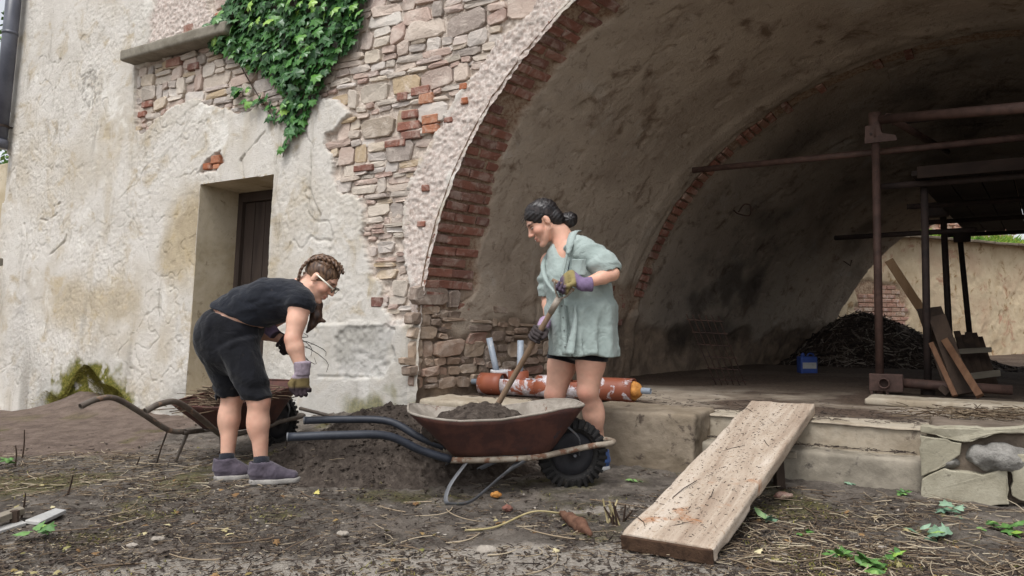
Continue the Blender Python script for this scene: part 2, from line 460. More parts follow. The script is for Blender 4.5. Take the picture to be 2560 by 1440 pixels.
# ================================================================== the building: facade
bld = thing('old_building', W(-2.5, 0.0), 'old plastered masonry building with a wide vaulted passage and deep doorway', 'building')
EXPO = poly_uz([(336, 170), (336, 325), (350, 338), (385, 300), (430, 262), (480, 248), (545, 268), (600, 285), (645, 262), (700, 290), (760, 250), (835, 245),
                (870, 282), (845, 318), (808, 332), (812, 372), (830, 388), (828, 440), (852, 482), (900, 492), (908, 530), (900, 585), (912, 640), (930, 690),
                (952, 700), (948, 760), (975, 800), (1024, 800), (1018, 700), (1000, 600), (1010, 480), (1080, 340), (1150, 225), (1225, 115), (1320, 35), (1380, -80), (500, -80), (530, 100)])
SPOT = poly_uz([(495, 432), (518, 398), (549, 379), (554, 404), (532, 425)])
SPOT2 = poly_uz([(30, 385), (22, 480), (0, 520), (-30, 520), (-30, 380)])
SCR = poly_uz([(975, 805), (1060, 812), (1075, 640), (1120, 450), (1215, 300), (1345, 120), (1470, -60), (1330, -60), (1225, 115), (1080, 340), (1010, 480), (1000, 600), (1018, 700)])
SCR2 = poly_uz([(360, 150), (395, -60), (620, -60), (560, 90)])
PATCH = poly_uz([(838, 845), (860, 815), (985, 818), (990, 900), (960, 938), (850, 940)])
DU0, DU1, DZ = -2.90, -1.82, 2.34
AU, AA, AZ, AB = 3.10, 3.10, 0.85, 3.05                    # arch at the facade
def arch_sd(u, z):                                          # negative inside the opening (roughly metric)
    r = np.sqrt(((u - AU) / AA) ** 2 + (np.maximum(z - AZ, 0) / AB) ** 2)
    return (r - 1) * 3.05
def make_facade():
    us = np.concatenate([np.arange(-6.85, 1.75, .0118), np.arange(1.8, 8.0, .12)])
    zs = np.concatenate([np.arange(-.5, 5.35, .0118), np.arange(5.4, 6.4, .1)])
    u, z = np.meshgrid(us, zs, indexing='ij'); Q = np.stack([u, z], -1); p = P3(u, z)
    wob = .035 * fbm(p, 9, 3, 3) + .012 * vn(p, 55, 9)
    sd = np.minimum(np.minimum(sdpoly(Q, EXPO), sdpoly(Q, SPOT)), sdpoly(Q, SPOT2)) + wob
    expo = sstep(.012, -.012, sd)
    scr = sstep(.06, -.06, np.minimum(sdpoly(Q, SCR), sdpoly(Q, SCR2)) + 2.2 * wob) * (1 - expo)
    patch = sstep(.02, -.02, sdpoly(Q, PATCH) + wob)
    e = .010 * fbm(p, 1.1, 3, 5) + .004 * fbm(p, 6, 3, 6)
    rm = .25 + .75 * sstep(-.25, .3, fbm(p, 1.4, 3, 20))        # trowelled-flat areas against rough ones
    e += rm * (.0062 * fbm(p, 44, 2, 31) - .0030 * sstep(.05, .0, np.abs(fbm(p, 13, 3, 21))) * sstep(.0, .3, fbm(p, 2.3, 3, 23)) + .0014 * fbm(p, 15, 2, 33))
    for sc_, sd_ in ((1.3, 77), (.9, 79)):
        crack = np.abs(fbm(p, sc_, 4, sd_, .55)); e -= .012 * sstep(.008, .002, crack) * sstep(-.05, .2, fbm(p, .8, 2, 90 + sd_))
    for L_ in ([(388, -10), (380, 50), (372, 95), (361, 148)], [(340, 330), (342, 430), (330, 520)], [(560, 560), (575, 500), (610, 455), (600, 400), (660, 330)], [(100, 548), (118, 552), (140, 536), (136, 515), (150, 508)], [(120, 640), (138, 625), (160, 605), (165, 590)], [(770, 470), (800, 540), (790, 600)], [(60, 560), (70, 620), (64, 660)]):
        for a_, b_ in zip(L_[:-1], L_[1:]):
            (u0, z0), (u1, z1) = uz(*a_), uz(*b_); d = np.array([u1 - u0, z1 - z0]); i0, i1 = np.searchsorted(us, [min(u0, u1) - .05, max(u0, u1) + .05]); j0, j1 = np.searchsorted(zs, [min(z0, z1) - .05, max(z0, z1) + .05]); Qs = Q[i0:i1, j0:j1]
            t = np.clip(((Qs - (u0, z0)) @ d) / (d @ d), 0, 1); dd = np.linalg.norm(Qs - np.array([u0, z0]) - t[..., None] * d, axis=-1); e[i0:i1, j0:j1] -= .02 * sstep(.013, .003, dd + .012 * vn(p[i0:i1, j0:j1], 14, 3))
    fl = fbm(p, 2.6, 5, 55, .55); lay = sstep(.24, .247, fl) * (z < 3.2) * (u < -1.5); e -= .0045 * lay
    fl2 = fbm(p, 5.1, 4, 58, .55); e -= .0035 * sstep(.33, .34, fl2)
    e += scr * (-.010 + .013 * fbm(p, 42, 2, 41) + .005 * fbm(p, 12, 2, 43))
    e = e * (1 - expo) + expo * (-.052 + .018 * fbm(p, 24, 3, 61))
    e += patch * (-.022 + .014 * fbm(p, 22, 3, 13))
    for (a, b) in (((760, 808), (1043, 808)), ((800, 941), (930, 944)), ((1026, 808), (1022, 930))):   # scored joints of the plinth
        (u0, z0), (u1, z1) = uz(*a), uz(*b); d = np.array([u1 - u0, z1 - z0]); L = np.linalg.norm(d)
        t = np.clip(((Q - (u0, z0)) @ d) / L ** 2, 0, 1); dd = np.linalg.norm(Q - np.array([u0, z0]) - t[..., None] * d, axis=-1)
        e -= .012 * sstep(.016, .004, dd + .006 * vn(p, 20, 3))
    e += .022 * sstep(.965, .93, z + .01 * vn(p, 8, 2)) * (u > -1.75) * (1 - scr) * (1 - expo)      # plinth stands a little proud
    moss = sstep(.22, -.05, np.sqrt(((u + 4.55) / 1.0) ** 2 + ((z - .10) / .42) ** 2) - .75 + .35 * fbm(p, 6, 4, 71)) * sstep(-.05, .2, fbm(p, 9, 3, 17) + .3)
    moss = np.maximum(moss, .75 * sstep(.2, .0, np.abs(u + .35) - .3) * sstep(.42, .25, z + .2 * fbm(p, 7, 3, 5)))
    damp = sstep(.9, .1, z + .5 * fbm(p, 1.4, 4, 15)) * sstep(-.2, .35, fbm(p, 1.1, 4, 19) + .15) + .8 * patch + .5 * sstep(.97, .9, z) * (u > -1.3) * (u < -.1)
    stain = .55 * sstep(.12, -.1, np.sqrt(((u + 5.05) / .33) ** 2 + ((z - 3.72) / .45) ** 2) - .6 + .5 * fbm(p, 4, 4, 25)) * sstep(-.1, .4, fbm(p, 25, 3, 8) + .1)
    stain = np.maximum(stain, .6 * sstep(-.25, .25, fbm(p, 5, 4, 35)) * sstep(.45, .05, np.abs(arch_sd(u, z))) * sstep(3.0, 3.5, z))
    stain = np.maximum(stain, .5 * sstep(.25, .6, fbm(p * [1, .25, 1], 2.2, 4, 44)) * sstep(2.6, 1.6, z) * (u < -2.9))
    (ou, oz), (ou2, oz2) = uz(470, 580), uz(250, 760)
    ochre = .75 * sstep(.35, -.35, np.sqrt(((u - ou) / .75) ** 2 + ((z - oz) / .75) ** 2) - .55 + .8 * fbm(p * [1, .6, 1], 2.2, 5, 101)) + .6 * sstep(.4, -.4, np.sqrt(((u - ou2) / 1.3) ** 2 + ((z - oz2) / .6) ** 2) - .5 + .9 * fbm(p, 1.7, 5, 103))
    ochre *= (1 - expo) * (u < -2.9); ochre = np.maximum(ochre, .28 * sstep(.15, .6, fbm(p * [1, .35, 1], 4.0, 5, 107)) * (1 - expo) * (1 - scr) * (z < 4.2))
    hole = np.minimum(arch_sd(u, z) + .003 + .008 * vn(p, 26, 4) + .007 * vn(p, 7, 14), 9.0)
    du = np.maximum(DU0 - u, u - DU1); door = np.maximum(du, z - DZ - .012 * vn(p, 9, 6))
    # snap the rim of the openings
    near = (hole < 0) & (hole > -.03)
    gu, gz_ = (u - AU) / AA ** 2, np.maximum(z - AZ, 0) / AB ** 2; gl = np.sqrt(gu ** 2 + gz_ ** 2) + 1e-9
    u2 = np.where(near, u - hole * gu / gl, u); z2 = np.where(near, z - hole * gz_ / gl, z)
    nd = (door < 0) & (door > -.02) & (z > .05)
    tl, tr, tt = u - DU0, DU1 - u, DZ - z; mn = np.minimum(np.minimum(tl, tr), tt)
    u2 = np.where(nd & (mn == tl), DU0, np.where(nd & (mn == tr), DU1, u2)); z2 = np.where(nd & (mn == tt), DZ, z2)
    cut = (hole < 0) | ((door < 0) & (z > .02))
    c = cut[:-1, :-1] & cut[1:, :-1] & cut[1:, 1:] & cut[:-1, 1:]
    v = W(u2, z2, e).reshape(-1, 3); f = grid_faces(len(us), len(zs), ~c)
    v, f, A = prune(v, f, dict(expo=expo.ravel(), scr=scr.ravel(), damp=np.clip(damp, 0, 1).ravel(), stain=np.clip(stain, 0, 1).ravel(), moss=moss.ravel(), ochre=np.clip(ochre, 0, 1).ravel()))
    return obj('wall', new_mesh('wall', v, f, True, A), PLASTER, bld)
wall = make_facade()
# return wall at the far left corner and a thick roof slab so no light comes through the masonry
mb = MB()
mb.hexa([W(-6.84, -.5, -.02), W(-6.84, -.5, -6), W(-6.7, -.5, -6), W(-6.7, -.5, -.02), W(-6.84, 6.3, -.02), W(-6.84, 6.3, -6), W(-6.7, 6.3, -6), W(-6.7, 6.3, -.02)])
mb.build('side_wall', PLASTER, bld)
mb = MB(); mb.hexa([W(-6.9, 6.3, -.05), W(8, 6.3, -.05), W(8, 6.3, -6), W(-6.9, 6.3, -6), W(-6.9, 6.5, -.05), W(8, 6.5, -.05), W(8, 6.5, -6), W(-6.9, 6.5, -6)])
mb.build('roof', CONCRETE, bld)
mb = MB(); mb.hexa([W(7.7, -.5, -.02), W(7.9, -.5, -.02), W(7.9, -.5, -6), W(7.7, -.5, -6), W(7.7, 6.3, -.02), W(7.9, 6.3, -.02), W(7.9, 6.3, -6), W(7.7, 6.3, -6)])
mb.build('side_wall', PLASTER, bld)

# ------------------------------------------------------------------ loose masonry: stones and bricks as pieces
def stone_geo(poly, fn, e0, e1, R):
    poly = np.asarray(poly, float); c = poly.mean(0); n = len(poly); v = []
    tu, tz = R.gauss(0, .05), R.gauss(0, .06)
    for r, e, j in ((1.0, e0, 0), (.993, e0 + (e1 - e0) * .9, .003), (.92, e1, .005)):
        for q in poly:
            w = c + (q - c) * r
            v.append(fn(w[0], w[1], e + R.uniform(-j, j) + ((w - c)[0] * tu + (w - c)[1] * tz if r < 1 else 0)))
    k = c + (poly[R.randrange(n)] - c) * .35; v.append(fn(k[0], k[1], e1 + R.uniform(-.006, .010)))
    f = [(a * n + k, a * n + (k + 1) % n, (a + 1) * n + (k + 1) % n, (a + 1) * n + k) for a in (0, 1) for k in range(n)]
    f += [(2 * n + k, 2 * n + (k + 1) % n, 3 * n) for k in range(n)]
    return np.array(v), f
def rubble(u0, u1, z0, z1, test, fn, parent, mat, hr=(.07, .15), wr=(.10, .34), e=(-.05, (-.012, .012)), gap=.012, slope=0.0, seed=3, limit=300):
    R = random.Random(seed); z = z0; S = []
    while z < z1:
        h = hr[0] + (hr[1] - hr[0]) * R.random() ** 1.5; u = u0 - R.uniform(0, .2)
        while u < u1:
            w = R.uniform(*wr) * (h / ((hr[0] + hr[1]) / 2)) ** .4; zo = z + .03 * math.sin(u * 2.3 + z * 5) + .015 * math.sin(u * 7 + z * 11) + slope * (u - u0)
            cells = [(0, 1, 0, 1)]; q = R.random()
            if h > .085 and q < .35: k = R.uniform(.35, .65); cells = [(0, 1, 0, k), (0, 1, k, 1)]
            elif h > .085 and q < .5 and w > .2: k = R.uniform(.35, .65); m_ = R.uniform(.4, .6); cells = [(0, k, 0, 1), (k, 1, 0, m_), (k, 1, m_, 1)]
            for a0, a1, b0, b1 in cells:
                ua, ub = u + w * a0 + gap / 2, u + w * a1 - gap / 2; za, zb = zo + h * b0 + gap / 2, zo + h * b1 - gap / 2
                if zb - za < .018 or ub - ua < .03: continue
                cx, cz = (ua + ub) / 2, (za + zb) / 2
                if not test(cx, cz): continue
                hw, hh = (ub - ua) / 2, (zb - za) / 2; P = []; sk = R.uniform(-.25, .25) * hh
                for (x, y) in ((1, -.62), (1, .6), (.72, 1), (-.7, 1), (-1, .66), (-1, -.6), (-.74, -1), (.7, -1)):
                    ch = 1.0 if R.random() < .7 else .86
                    P.append((cx + hw * x * R.uniform(.9, 1.06) * (ch if abs(y) < .9 else 1), cz + hh * y * R.uniform(.86, 1.08) + sk * x))
                S.append((4 * hw * hh, P, R.uniform(*e[1])))
            u += w
        z += h
    S.sort(key=lambda a: -a[0]); V_, F_, c = [], [], 0
    for i, (ar, P, e1) in enumerate(S):
        v, f = stone_geo(P, fn, e[0], e1, R)
        if i < limit: obj('stone', (v, f, False), mat, parent)
        else: V_.append(v); F_ += [tuple(k + c for k in q) for q in f]; c += len(v)
    if V_: props(obj('small_stones', (np.concatenate(V_), F_, False), mat, parent), kind='stuff')
    return len(S)
_exz = EXPO[:, 1].min(), min(5.25, EXPO[:, 1].max())
IVY = poly_uz([(500, 122), (520, 75), (560, 25), (585, -80), (935, -80), (905, 60), (885, 110), (860, 150), (800, 225), (760, 300), (735, 360), (712, 400), (700, 385), (715, 330), (712, 262), (690, 230), (640, 200), (575, 150)]) + np.array([.04, .06])
def _test(u, z):
    q = np.array([[u, z]]); return sdpoly(q, EXPO)[0] < .015 and sdpoly(q, IVY)[0] > -.22
n_st = rubble(EXPO[:, 0].min(), EXPO[:, 0].max(), _exz[0], 5.2, _test, lambda u, z, e: W(u, z, e), wall, STONE_A, (.045, .185), (.09, .38), (-.08, (-.040, -.012)), .006, seed=5)
print('facade stones', n_st)

def brick_mesh(name, L, H, D, seed):
    R = random.Random(seed); c = .006; v = []; 
    bm = bmesh.new(); bmesh.ops.create_cube(bm, size=1)
    for q in bm.verts: q.co = Vector((q.co.x * L, q.co.y * D, q.co.z * H))
    bmesh.ops.bevel(bm, geom=list(bm.edges), offset=c, segments=1, affect='EDGES')
    for q in bm.verts: q.co += Vector([R.uniform(-.003, .003) for _ in range(3)])
    me = bpy.data.meshes.new(name); bm.to_mesh(me); bm.free(); return me
def inst(name, me, mat, parent, pos, R):
    M = Matrix.Identity(4)
    for i in range(3):
        for j in range(3): M[i][j] = float(R[i][j])
        M[i][3] = float(pos[i])
    if len(me.materials) == 0: me.materials.append(mat)
    return obj(name, me, None, parent, M)
B_FAC = {}
Rw = np.stack([T, -N, V / np.linalg.norm(V)], 1)
for i, (x, y, w, h, kind) in enumerate([(1062, 246, 34, 26, 'o'), (1072, 297, 40, 22, 'o'), (1072, 322, 38, 20, 'o'), (1018, 314, 55, 22, 'r'), (1022, 285, 40, 20, 'r'), (1048, 226, 46, 22, 'r'),
        (1003, 240, 26, 20, 'r'), (1156, 216, 18, 16, 'o'), (1160, 252, 16, 15, 'o'), (1024, 337, 48, 20, 'r'), (470, 72, 28, 22, 'r'), (548, 38, 30, 18, 'o'), (537, 72, 20, 16, 'r'), (452, 92, 22, 16, 'r'),
        (515, 415, 22, 16, 'o'), (536, 398, 26, 20, 'o'), (538, 416, 18, 12, 'o'), (1052, 560, 20, 14, 'r'), (1062, 470, 18, 16, 'r'), (1120, 300, 22, 14, 'r'), (985, 358, 52, 18, 'r'), (905, 420, 50, 16, 'r'), (940, 755, 26, 24, 'r'),
        (365, 260, 34, 16, 'r'), (352, 285, 24, 14, 'r'), (430, 155, 44, 20, 'r'), (480, 165, 34, 18, 'r')]):
    u, z = uz(x, y); Yd = W(u, z)[1]; sc = Yd / FPX
    me = brick_mesh('brick', w * sc * 1.25, h * sc, .08, 40 + i)
    inst('brick', me, BRICK_O if kind == 'o' else BRICK_M, wall, W(u, z, -.042 if sdpoly(np.array([[u, z]]), EXPO)[0] < 0 or i in (14, 15, 16) else -.034), Rw)

# ledge (old sill course) and doorway
u0, z0 = uz(333, 168); u1, z1 = uz(620, 62)
def rough_block(name, size, pos, R, mat, parent=None, h=.012, r=.012, amp=.008, seed=1, smooth=1):
    size = np.asarray(size, float); hf = size / 2
    vx = Vox(-hf - .03, hf + .03, h); vx.box((0, 0, 0), hf, None, r, .004)
    vx.shift(lambda X: amp * fbm(X + seed * 3.1, 5, 4, seed) + amp * .5 * fbm(X + seed, 22, 2, seed + 5))
    v, f = vx.mesh(smooth)
    M = Matrix.Identity(4)
    for i in range(3):
        for j in range(3): M[i][j] = float(R[i][j])
        M[i][3] = float(pos[i])
    return obj(name, new_mesh(name, v, f, True), mat, parent, M)
LEDGE_M = m_flat('ledge_stone', (112, 106, 94), (134, 128, 116), 6, .9, .006)
zl = (z0 + z1) / 2 + .02
rough_block('ledge', (1.75, .22, .125), W(u0 + .875, zl, .06), Rw, LEDGE_M, bld, .014, .02, .006, 3)
REVEAL = m_flat('reveal_plaster', (170, 156, 130), (192, 180, 158), 2.2, .93, .008, None, .15, (142, 128, 106))
dr = thing('doorway', W(-2.36, .05, -.3), None, None); attach(dr, bld); 
mb = MB(); mb.hexa([W(DU0 - .012, .0, -.004), W(DU0 - .012, .0, -.56), W(DU0, .0, -.56), W(DU0, .0, -.004), W(DU0 - .012, DZ, -.004), W(DU0 - .012, DZ, -.56), W(DU0, DZ, -.56), W(DU0, DZ, -.004)]); mb.build('door_reveal', REVEAL, dr, bevel=.012)
mb = MB(); mb.hexa([W(DU1, .0, -.004), W(DU1, .0, -.56), W(DU1 + .012, .0, -.56), W(DU1 + .012, .0, -.004), W(DU1, DZ, -.004), W(DU1, DZ, -.56), W(DU1 + .012, DZ, -.56), W(DU1 + .012, DZ, -.004)]); mb.build('door_reveal', REVEAL, dr, bevel=.012)
mb = MB(); mb.hexa([W(DU0 - .012, DZ + .002, -.004), W(DU1 + .012, DZ + .002, -.004), W(DU1 + .012, DZ - .03, -.56), W(DU0 - .012, DZ - .03, -.56), W(DU0 - .012, DZ + .014, -.004), W(DU1 + .012, DZ + .014, -.004), W(DU1 + .012, DZ + .014, -.56), W(DU0 - .012, DZ + .014, -.56)]); mb.build('door_reveal', REVEAL, dr)
rough_block('threshold', (1.1, .6, .2), W(-2.36, .10, -.28), Rw, CONCRETE, dr, .02, .02, .01, 5)
for (ua, ub, za, zb) in ((DU0, DU0 + .07, .1, DZ - .03), (DU1 - .07, DU1, .1, DZ - .03), (DU0 + .07, DU1 - .07, DZ - .13, DZ - .03)):
    mb = MB(); mb.hexa([W(ua, za, -.48), W(ub, za, -.48), W(ub, za, -.555), W(ua, za, -.555), W(ua, zb, -.48), W(ub, zb, -.48), W(ub, zb, -.555), W(ua, zb, -.555)]); mb.build('door_frame', DARKWOOD, dr, bevel=.004)
k = DU0 + .075
while k < DU1 - .08:
    w = min(.155, DU1 - .075 - k); mb = MB(); e = -.52 - RNG.uniform(0, .006)
    mb.hexa([W(k, .1, e), W(k + w - .006, .1, e), W(k + w - .006, .1, e - .03), W(k, .1, e - .03), W(k, DZ - .135, e), W(k + w - .006, DZ - .135, e), W(k + w - .006, DZ - .135, e - .03), W(k, DZ - .135, e - .03)])
    mb.build('door_plank', DARKWOOD, dr, bevel=.003); k += w
mb = MB(); mb.hexa([W(DU0, 0, -.57), W(DU1, 0, -.57), W(DU1, 0, -.6), W(DU0, 0, -.6), W(DU0, DZ, -.57), W(DU1, DZ, -.57), W(DU1, DZ, -.6), W(DU0, DZ, -.6)]); mb.build('door_backing', DARKWOOD, dr)

# downpipe at the far corner
pu = -6.74
a, b = W(pu, 5.9, .13), W(pu - .05, 3.25, .13)
dp = thing('downpipe', b, None, None); attach(dp, bld)
MB().tube([a, b], .088, 20).build('pipe', ZINC, dp, True)
MB().tube([b + (a - b) * .0, b - (a - b) * .04], .10, 20).build('pipe_socket', ZINC, dp, True)
MB().tube([b + (a - b) * .06, b + (a - b) * .072], .096, 20).tube([b + (a - b) * .066, W(pu - .0, 3.25 + .175, -.02)], .012, 6).build('pipe_clip', DARKWOOD, dp)
MB().tube([b + (a - b) * .52, b + (a - b) * .535], .094, 20).build('pipe_seam', ZINC, dp, True)

# ------------------------------------------------------------------ vaulted passage
S_RIB, S_FAR = 3.0, 8.0
def _arc(pts, n=160):
    pts = np.asarray(pts, float); L = np.concatenate([[0], np.cumsum(np.linalg.norm(np.diff(pts, axis=0), axis=1))]); q = np.linspace(0, L[-1], n)
    return np.stack([np.interp(q, L, pts[:, 0]), np.interp(q, L, pts[:, 1])], 1)
_ph = np.linspace(0, math.pi / 2, 120)
SEC = [(0.0, _arc(np.vstack([[[0, .1]], np.stack([AU - AA * np.cos(_ph), AZ + AB * np.sin(_ph)], 1)])), 3.10),
       (S_RIB, _arc(np.vstack([[[-.04, .1]], np.stack([3.28 - 3.3 * np.cos(_ph), .55 + 2.95 * np.sin(_ph)], 1)])), 3.28),
       (S_FAR, _arc(spline([(-.02, -.1), (.1, .19), (.52, 1.12), (.92, 1.73), (1.31, 2.1), (1.97, 2.37), (2.6, 2.45)], 60)), 2.6)]
def vsec(s, q):                                             # q 0..1 left springing to crown, 1..2 mirrored
    s = np.asarray(s, float); q = np.asarray(q, float); qq = np.where(q <= 1, q, 2 - q) * 159
    i = np.clip(qq.astype(int), 0, 158); t = (qq - i)[..., None]
    P = [c[i] * (1 - t) + c[i + 1] * t for _, c, _ in SEC]
    w1 = np.clip(s / S_RIB, 0, 1)[..., None]; w2 = np.clip((s - S_RIB) / (S_FAR - S_RIB), 0, 1)[..., None]
    R = np.where((s <= S_RIB)[..., None], P[0] * (1 - w1) + P[1] * w1, P[1] * (1 - w2) + P[2] * w2)
    uc = np.where(s <= S_RIB, 3.10 + .18 * w1[..., 0], 3.28 + (2.6 - 3.28) * w2[..., 0])
    u = np.where(q <= 1, R[..., 0], 2 * uc - R[..., 0])
    return u, R[..., 1]
def VP(s, q, e=0.0):                                        # point of the vault, e into the passage
    u, z = vsec(s, q); s = np.asarray(s, float)
    p = O + u[..., None] * T + z[..., None] * V + s[..., None] * AX
    if np.any(np.asarray(e) != 0):
        d = .01; ua, za = vsec(s, np.asarray(q) + d); ub, zb = vsec(s, np.asarray(q) - d)
        tu, tz = ua - ub, za - zb; l = np.sqrt(tu ** 2 + tz ** 2) + 1e-9
        nu, nz = tz / l, -tu / l
        nn = nu[..., None] * T + nz[..., None] * V
        p = p + np.asarray(e, float)[..., None] * nn
    return p
ARC0 = 4.9                                                  # rough half-arc length
def make_vault():
    ss = np.concatenate([np.arange(-.004, 3.3, .02), np.arange(3.3, 8.01, .035)])
    qs = np.concatenate([np.arange(0, 1.0, .0045), np.arange(1.0, 2.001, .04)])
    s, q = np.meshgrid(ss, qs, indexing='ij'); a = q * ARC0; p = P3(s, a, .3); u, z = vsec(s, q)
    wob = .09 * fbm(p, 4, 3, 8) + .03 * vn(p, 18, 9)
    width = .30 + .20 * sstep(2.6, 1.5, z) * sstep(.95, 1.3, z) + .05
    bz = sstep(.02, -.02, s - width + wob) * sstep(.9, 1.0, z)
    rib = sstep(.02, -.02, np.abs(s - 3.02) - .085 + .35 * wob) * sstep(1.0, 1.15, z) * sstep(2.9, 2.5, s * 0 + z * .0 + 2.4)
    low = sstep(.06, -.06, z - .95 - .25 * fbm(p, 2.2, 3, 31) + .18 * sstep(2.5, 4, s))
    patch = sstep(.02, -.02, np.maximum(np.abs(s - 3.6) - .0, .0) * 0 + np.abs(s - 2.75) - .22 + wob) * sstep(.12, .0, np.abs(z - 1.05) - .22 + wob)
    brick = np.clip(bz + rib + .7 * patch, 0, 1)
    e = .018 * fbm(p, .9, 3, 41) + .008 * fbm(p, 5, 3, 42) + .005 * fbm(p, 22, 3, 43)
    crack = np.abs(fbm(p * [1.0, .35, 1], 1.5, 4, 51)); e -= .016 * sstep(.014, .003, crack) * (s > .6) * sstep(-.1, .2, fbm(p, 1, 2, 5))
    e -= .012 * sstep(.32, .36, fbm(p, 4.5, 4, 63)) + .03 * brick + low * (.025 + .03 * fbm(p, 9, 3, 71))
    e -= .055 * sstep(3.10, 3.13, s)                         # the inner vault steps back behind the brick ring
    e += .02 * sstep(.16, .05, np.abs(s - 2.72 + .10 * fbm(p, 1.2, 2, 4))) * (1 - brick) * (z > .9)   # smoothed plaster band before the ring
    e = np.where(s < .03, np.minimum(e, 0), e)
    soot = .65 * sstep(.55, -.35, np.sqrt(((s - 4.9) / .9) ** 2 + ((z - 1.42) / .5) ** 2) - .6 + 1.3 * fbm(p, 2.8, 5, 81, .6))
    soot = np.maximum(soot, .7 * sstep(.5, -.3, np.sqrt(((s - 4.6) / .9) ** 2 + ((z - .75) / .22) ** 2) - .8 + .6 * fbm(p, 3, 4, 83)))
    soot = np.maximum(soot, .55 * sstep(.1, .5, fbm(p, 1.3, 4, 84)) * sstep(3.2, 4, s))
    v = VP(s, q, e).reshape(-1, 3); f = grid_faces(len(ss), len(qs))
    return obj('vault', new_mesh('vault', v, f, True, dict(brick=brick.ravel(), low=low.ravel(), soot=np.clip(soot, 0, 1).ravel(), deep=(sstep(2.95, 3.6, s) * sstep(7.2, 5.4, s) * (.75 + .25 * fbm(p, 1.2, 4, 91))).ravel())), VAULT, bld)  # deep: painted interior shade, easing off again towards the far mouth
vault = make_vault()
def vframe(s, q):
    p = VP(np.array(s), np.array(q)); dq = .004
    t = VP(np.array(s), np.array(q + dq)) - VP(np.array(s), np.array(q - dq)); t /= np.linalg.norm(t)
    a = VP(np.array(s + .05), np.array(q)) - p; a /= np.linalg.norm(a); n = np.cross(a, t); n /= np.linalg.norm(n)
    if n @ (VP(np.array(s), np.array(q), np.array(.05)) - p) < 0: n = -n
    t = np.cross(n, a) if np.cross(n, a) @ t > 0 else -np.cross(n, a)
    return p, np.stack([a, n, t], 1)
BM = [brick_mesh('brick', 1, 1, 1, 90 + i) for i in range(2)]
BV = [brick_mesh('brick', .245 + .02 * (i % 3 - 1), .066, .07, 70 + i) for i in range(5)]; BH = [brick_mesh('brick', .125 + .012 * (i % 3), .062, .07, 80 + i) for i in range(5)]
BR = [brick_mesh('brick', .150 + .014 * (i % 3), .070, .07, 180 + i) for i in range(5)]
BRICK_R = m_stone('ring_brick', [(134, 84, 68), (148, 98, 80), (116, 72, 60), (150, 112, 94)], 9, .05)
for me in BV + BH: me.materials.append(BRICK_M)
for me in BR: me.materials.append(BRICK_R)
R_ = random.Random(4); q = .175; row = 0
while q < .86:                                              # brick edge of the arch soffit
    _, z = vsec(np.array(.1), np.array(q)); z = float(z)
    if z > .93:
        full = z < 2.5
        for s, L in (((.02, .25), (.28, .24)) if row % 2 else ((.02, .12), (.15, .25), (.41, .12))):
            if R_.random() < (.03 if full else .30) or (s > .27 and (R_.random() < .25 or not full)): continue
            p, R = vframe(s + L / 2, q + R_.uniform(-.0008, .0008))
            inst('brick', R_.choice(BV if L > .2 else BH), BRICK_M, vault, p - R[:, 1] * (.040 + R_.uniform(0, .012)), R @ rotm((0, 1, 0), R_.uniform(-.03, .03)))
    q += .0168; row += 1
q = .215
while q < .93:                                              # brick ring where the inner vault begins
    if R_.random() > .07 + (.35 if q > .66 else 0):
        p, R = vframe(3.02, q); inst('brick', R_.choice(BR), BRICK_R, vault, p - R[:, 1] * (.022 + R_.uniform(0, .014)), R @ rotm((0, 1, 0), R_.uniform(-.05, .05)))
    if q < .31 or R_.random() < .05:
        for ds in ((.15,) if R_.random() < .5 else ()):
            p, R = vframe(3.02 + ds + .03, q); inst('brick', R_.choice(BH), BRICK_M, vault, p - R[:, 1] * .085, R)
    q += .0166
for i in range(26):                                         # stray bricks at the springing
    s = R_.choice([2.5, 2.62, 2.74]) + R_.uniform(-.02, .02); qq = .155 + .0168 * R_.randrange(0, 9)
    p, R = vframe(s, qq); inst('brick', R_.choice(BH), BRICK_M, vault, p - R[:, 1] * .04, R)
def _jam(s, a, e):
    return VP(np.array(s), np.array(a / ARC0), np.array(e))
rubble(.03, 1.75, .24, .98, lambda s, a: a < .92 + .1 * math.sin(s * 3) - .25 * max(0, s - .9) and a > .24, _jam, vault, STONE_J, (.06, .17), (.10, .34), (-.07, (-.026, .008)), .012, seed=9, limit=180)
# backing shell keeps daylight out of the masonry above the vault
ss, qs = np.linspace(.05, 8, 20), np.linspace(0, 2, 40); s, q = np.meshgrid(ss, qs, indexing='ij')
obj('vault_backing', new_mesh('vault_backing', VP(s, q, np.full(s.shape, -.25)).reshape(-1, 3), grid_faces(20, 40), True), CONCRETE, bld)

# ------------------------------------------------------------------ ground
def ground_z(X, Y):
    X, Y = np.asarray(X, float), np.asarray(Y, float); d = np.stack([X, Y], -1) - O[:2]
    u = d @ T[:2]; e = -(d @ N[:2])
    zb = np.interp(u, [-9, -6.4, -3.8, -2.9, -1.6, -.2, .3, 1.0, 2.0], [-.25, -.19, -.06, .02, .06, .26, .22, .05, 0])
    w = np.exp(-np.clip(e, 0, 99) / .55)
    slope = -.05 * sstep(-2.5, -7, X)
    z = zb * w + slope * (1 - w)
    z = z + .30 * np.exp(-(((u + 4.5) / .75) ** 2)) * np.exp(-np.clip(e, 0, 9) / .35) * (e < 2)   # bank of soil at the wall
    return z, u, e
def axis(lo, hi, f0, f1, h, g=1.25):
    a = list(np.arange(f0, f1 + h / 2, h)); st = h; x = f0
    while x > lo: st *= g; x -= st; a.insert(0, x)
    st = h; x = f1
    while x < hi: st *= g; x += st; a.append(x)
    return np.array(a)
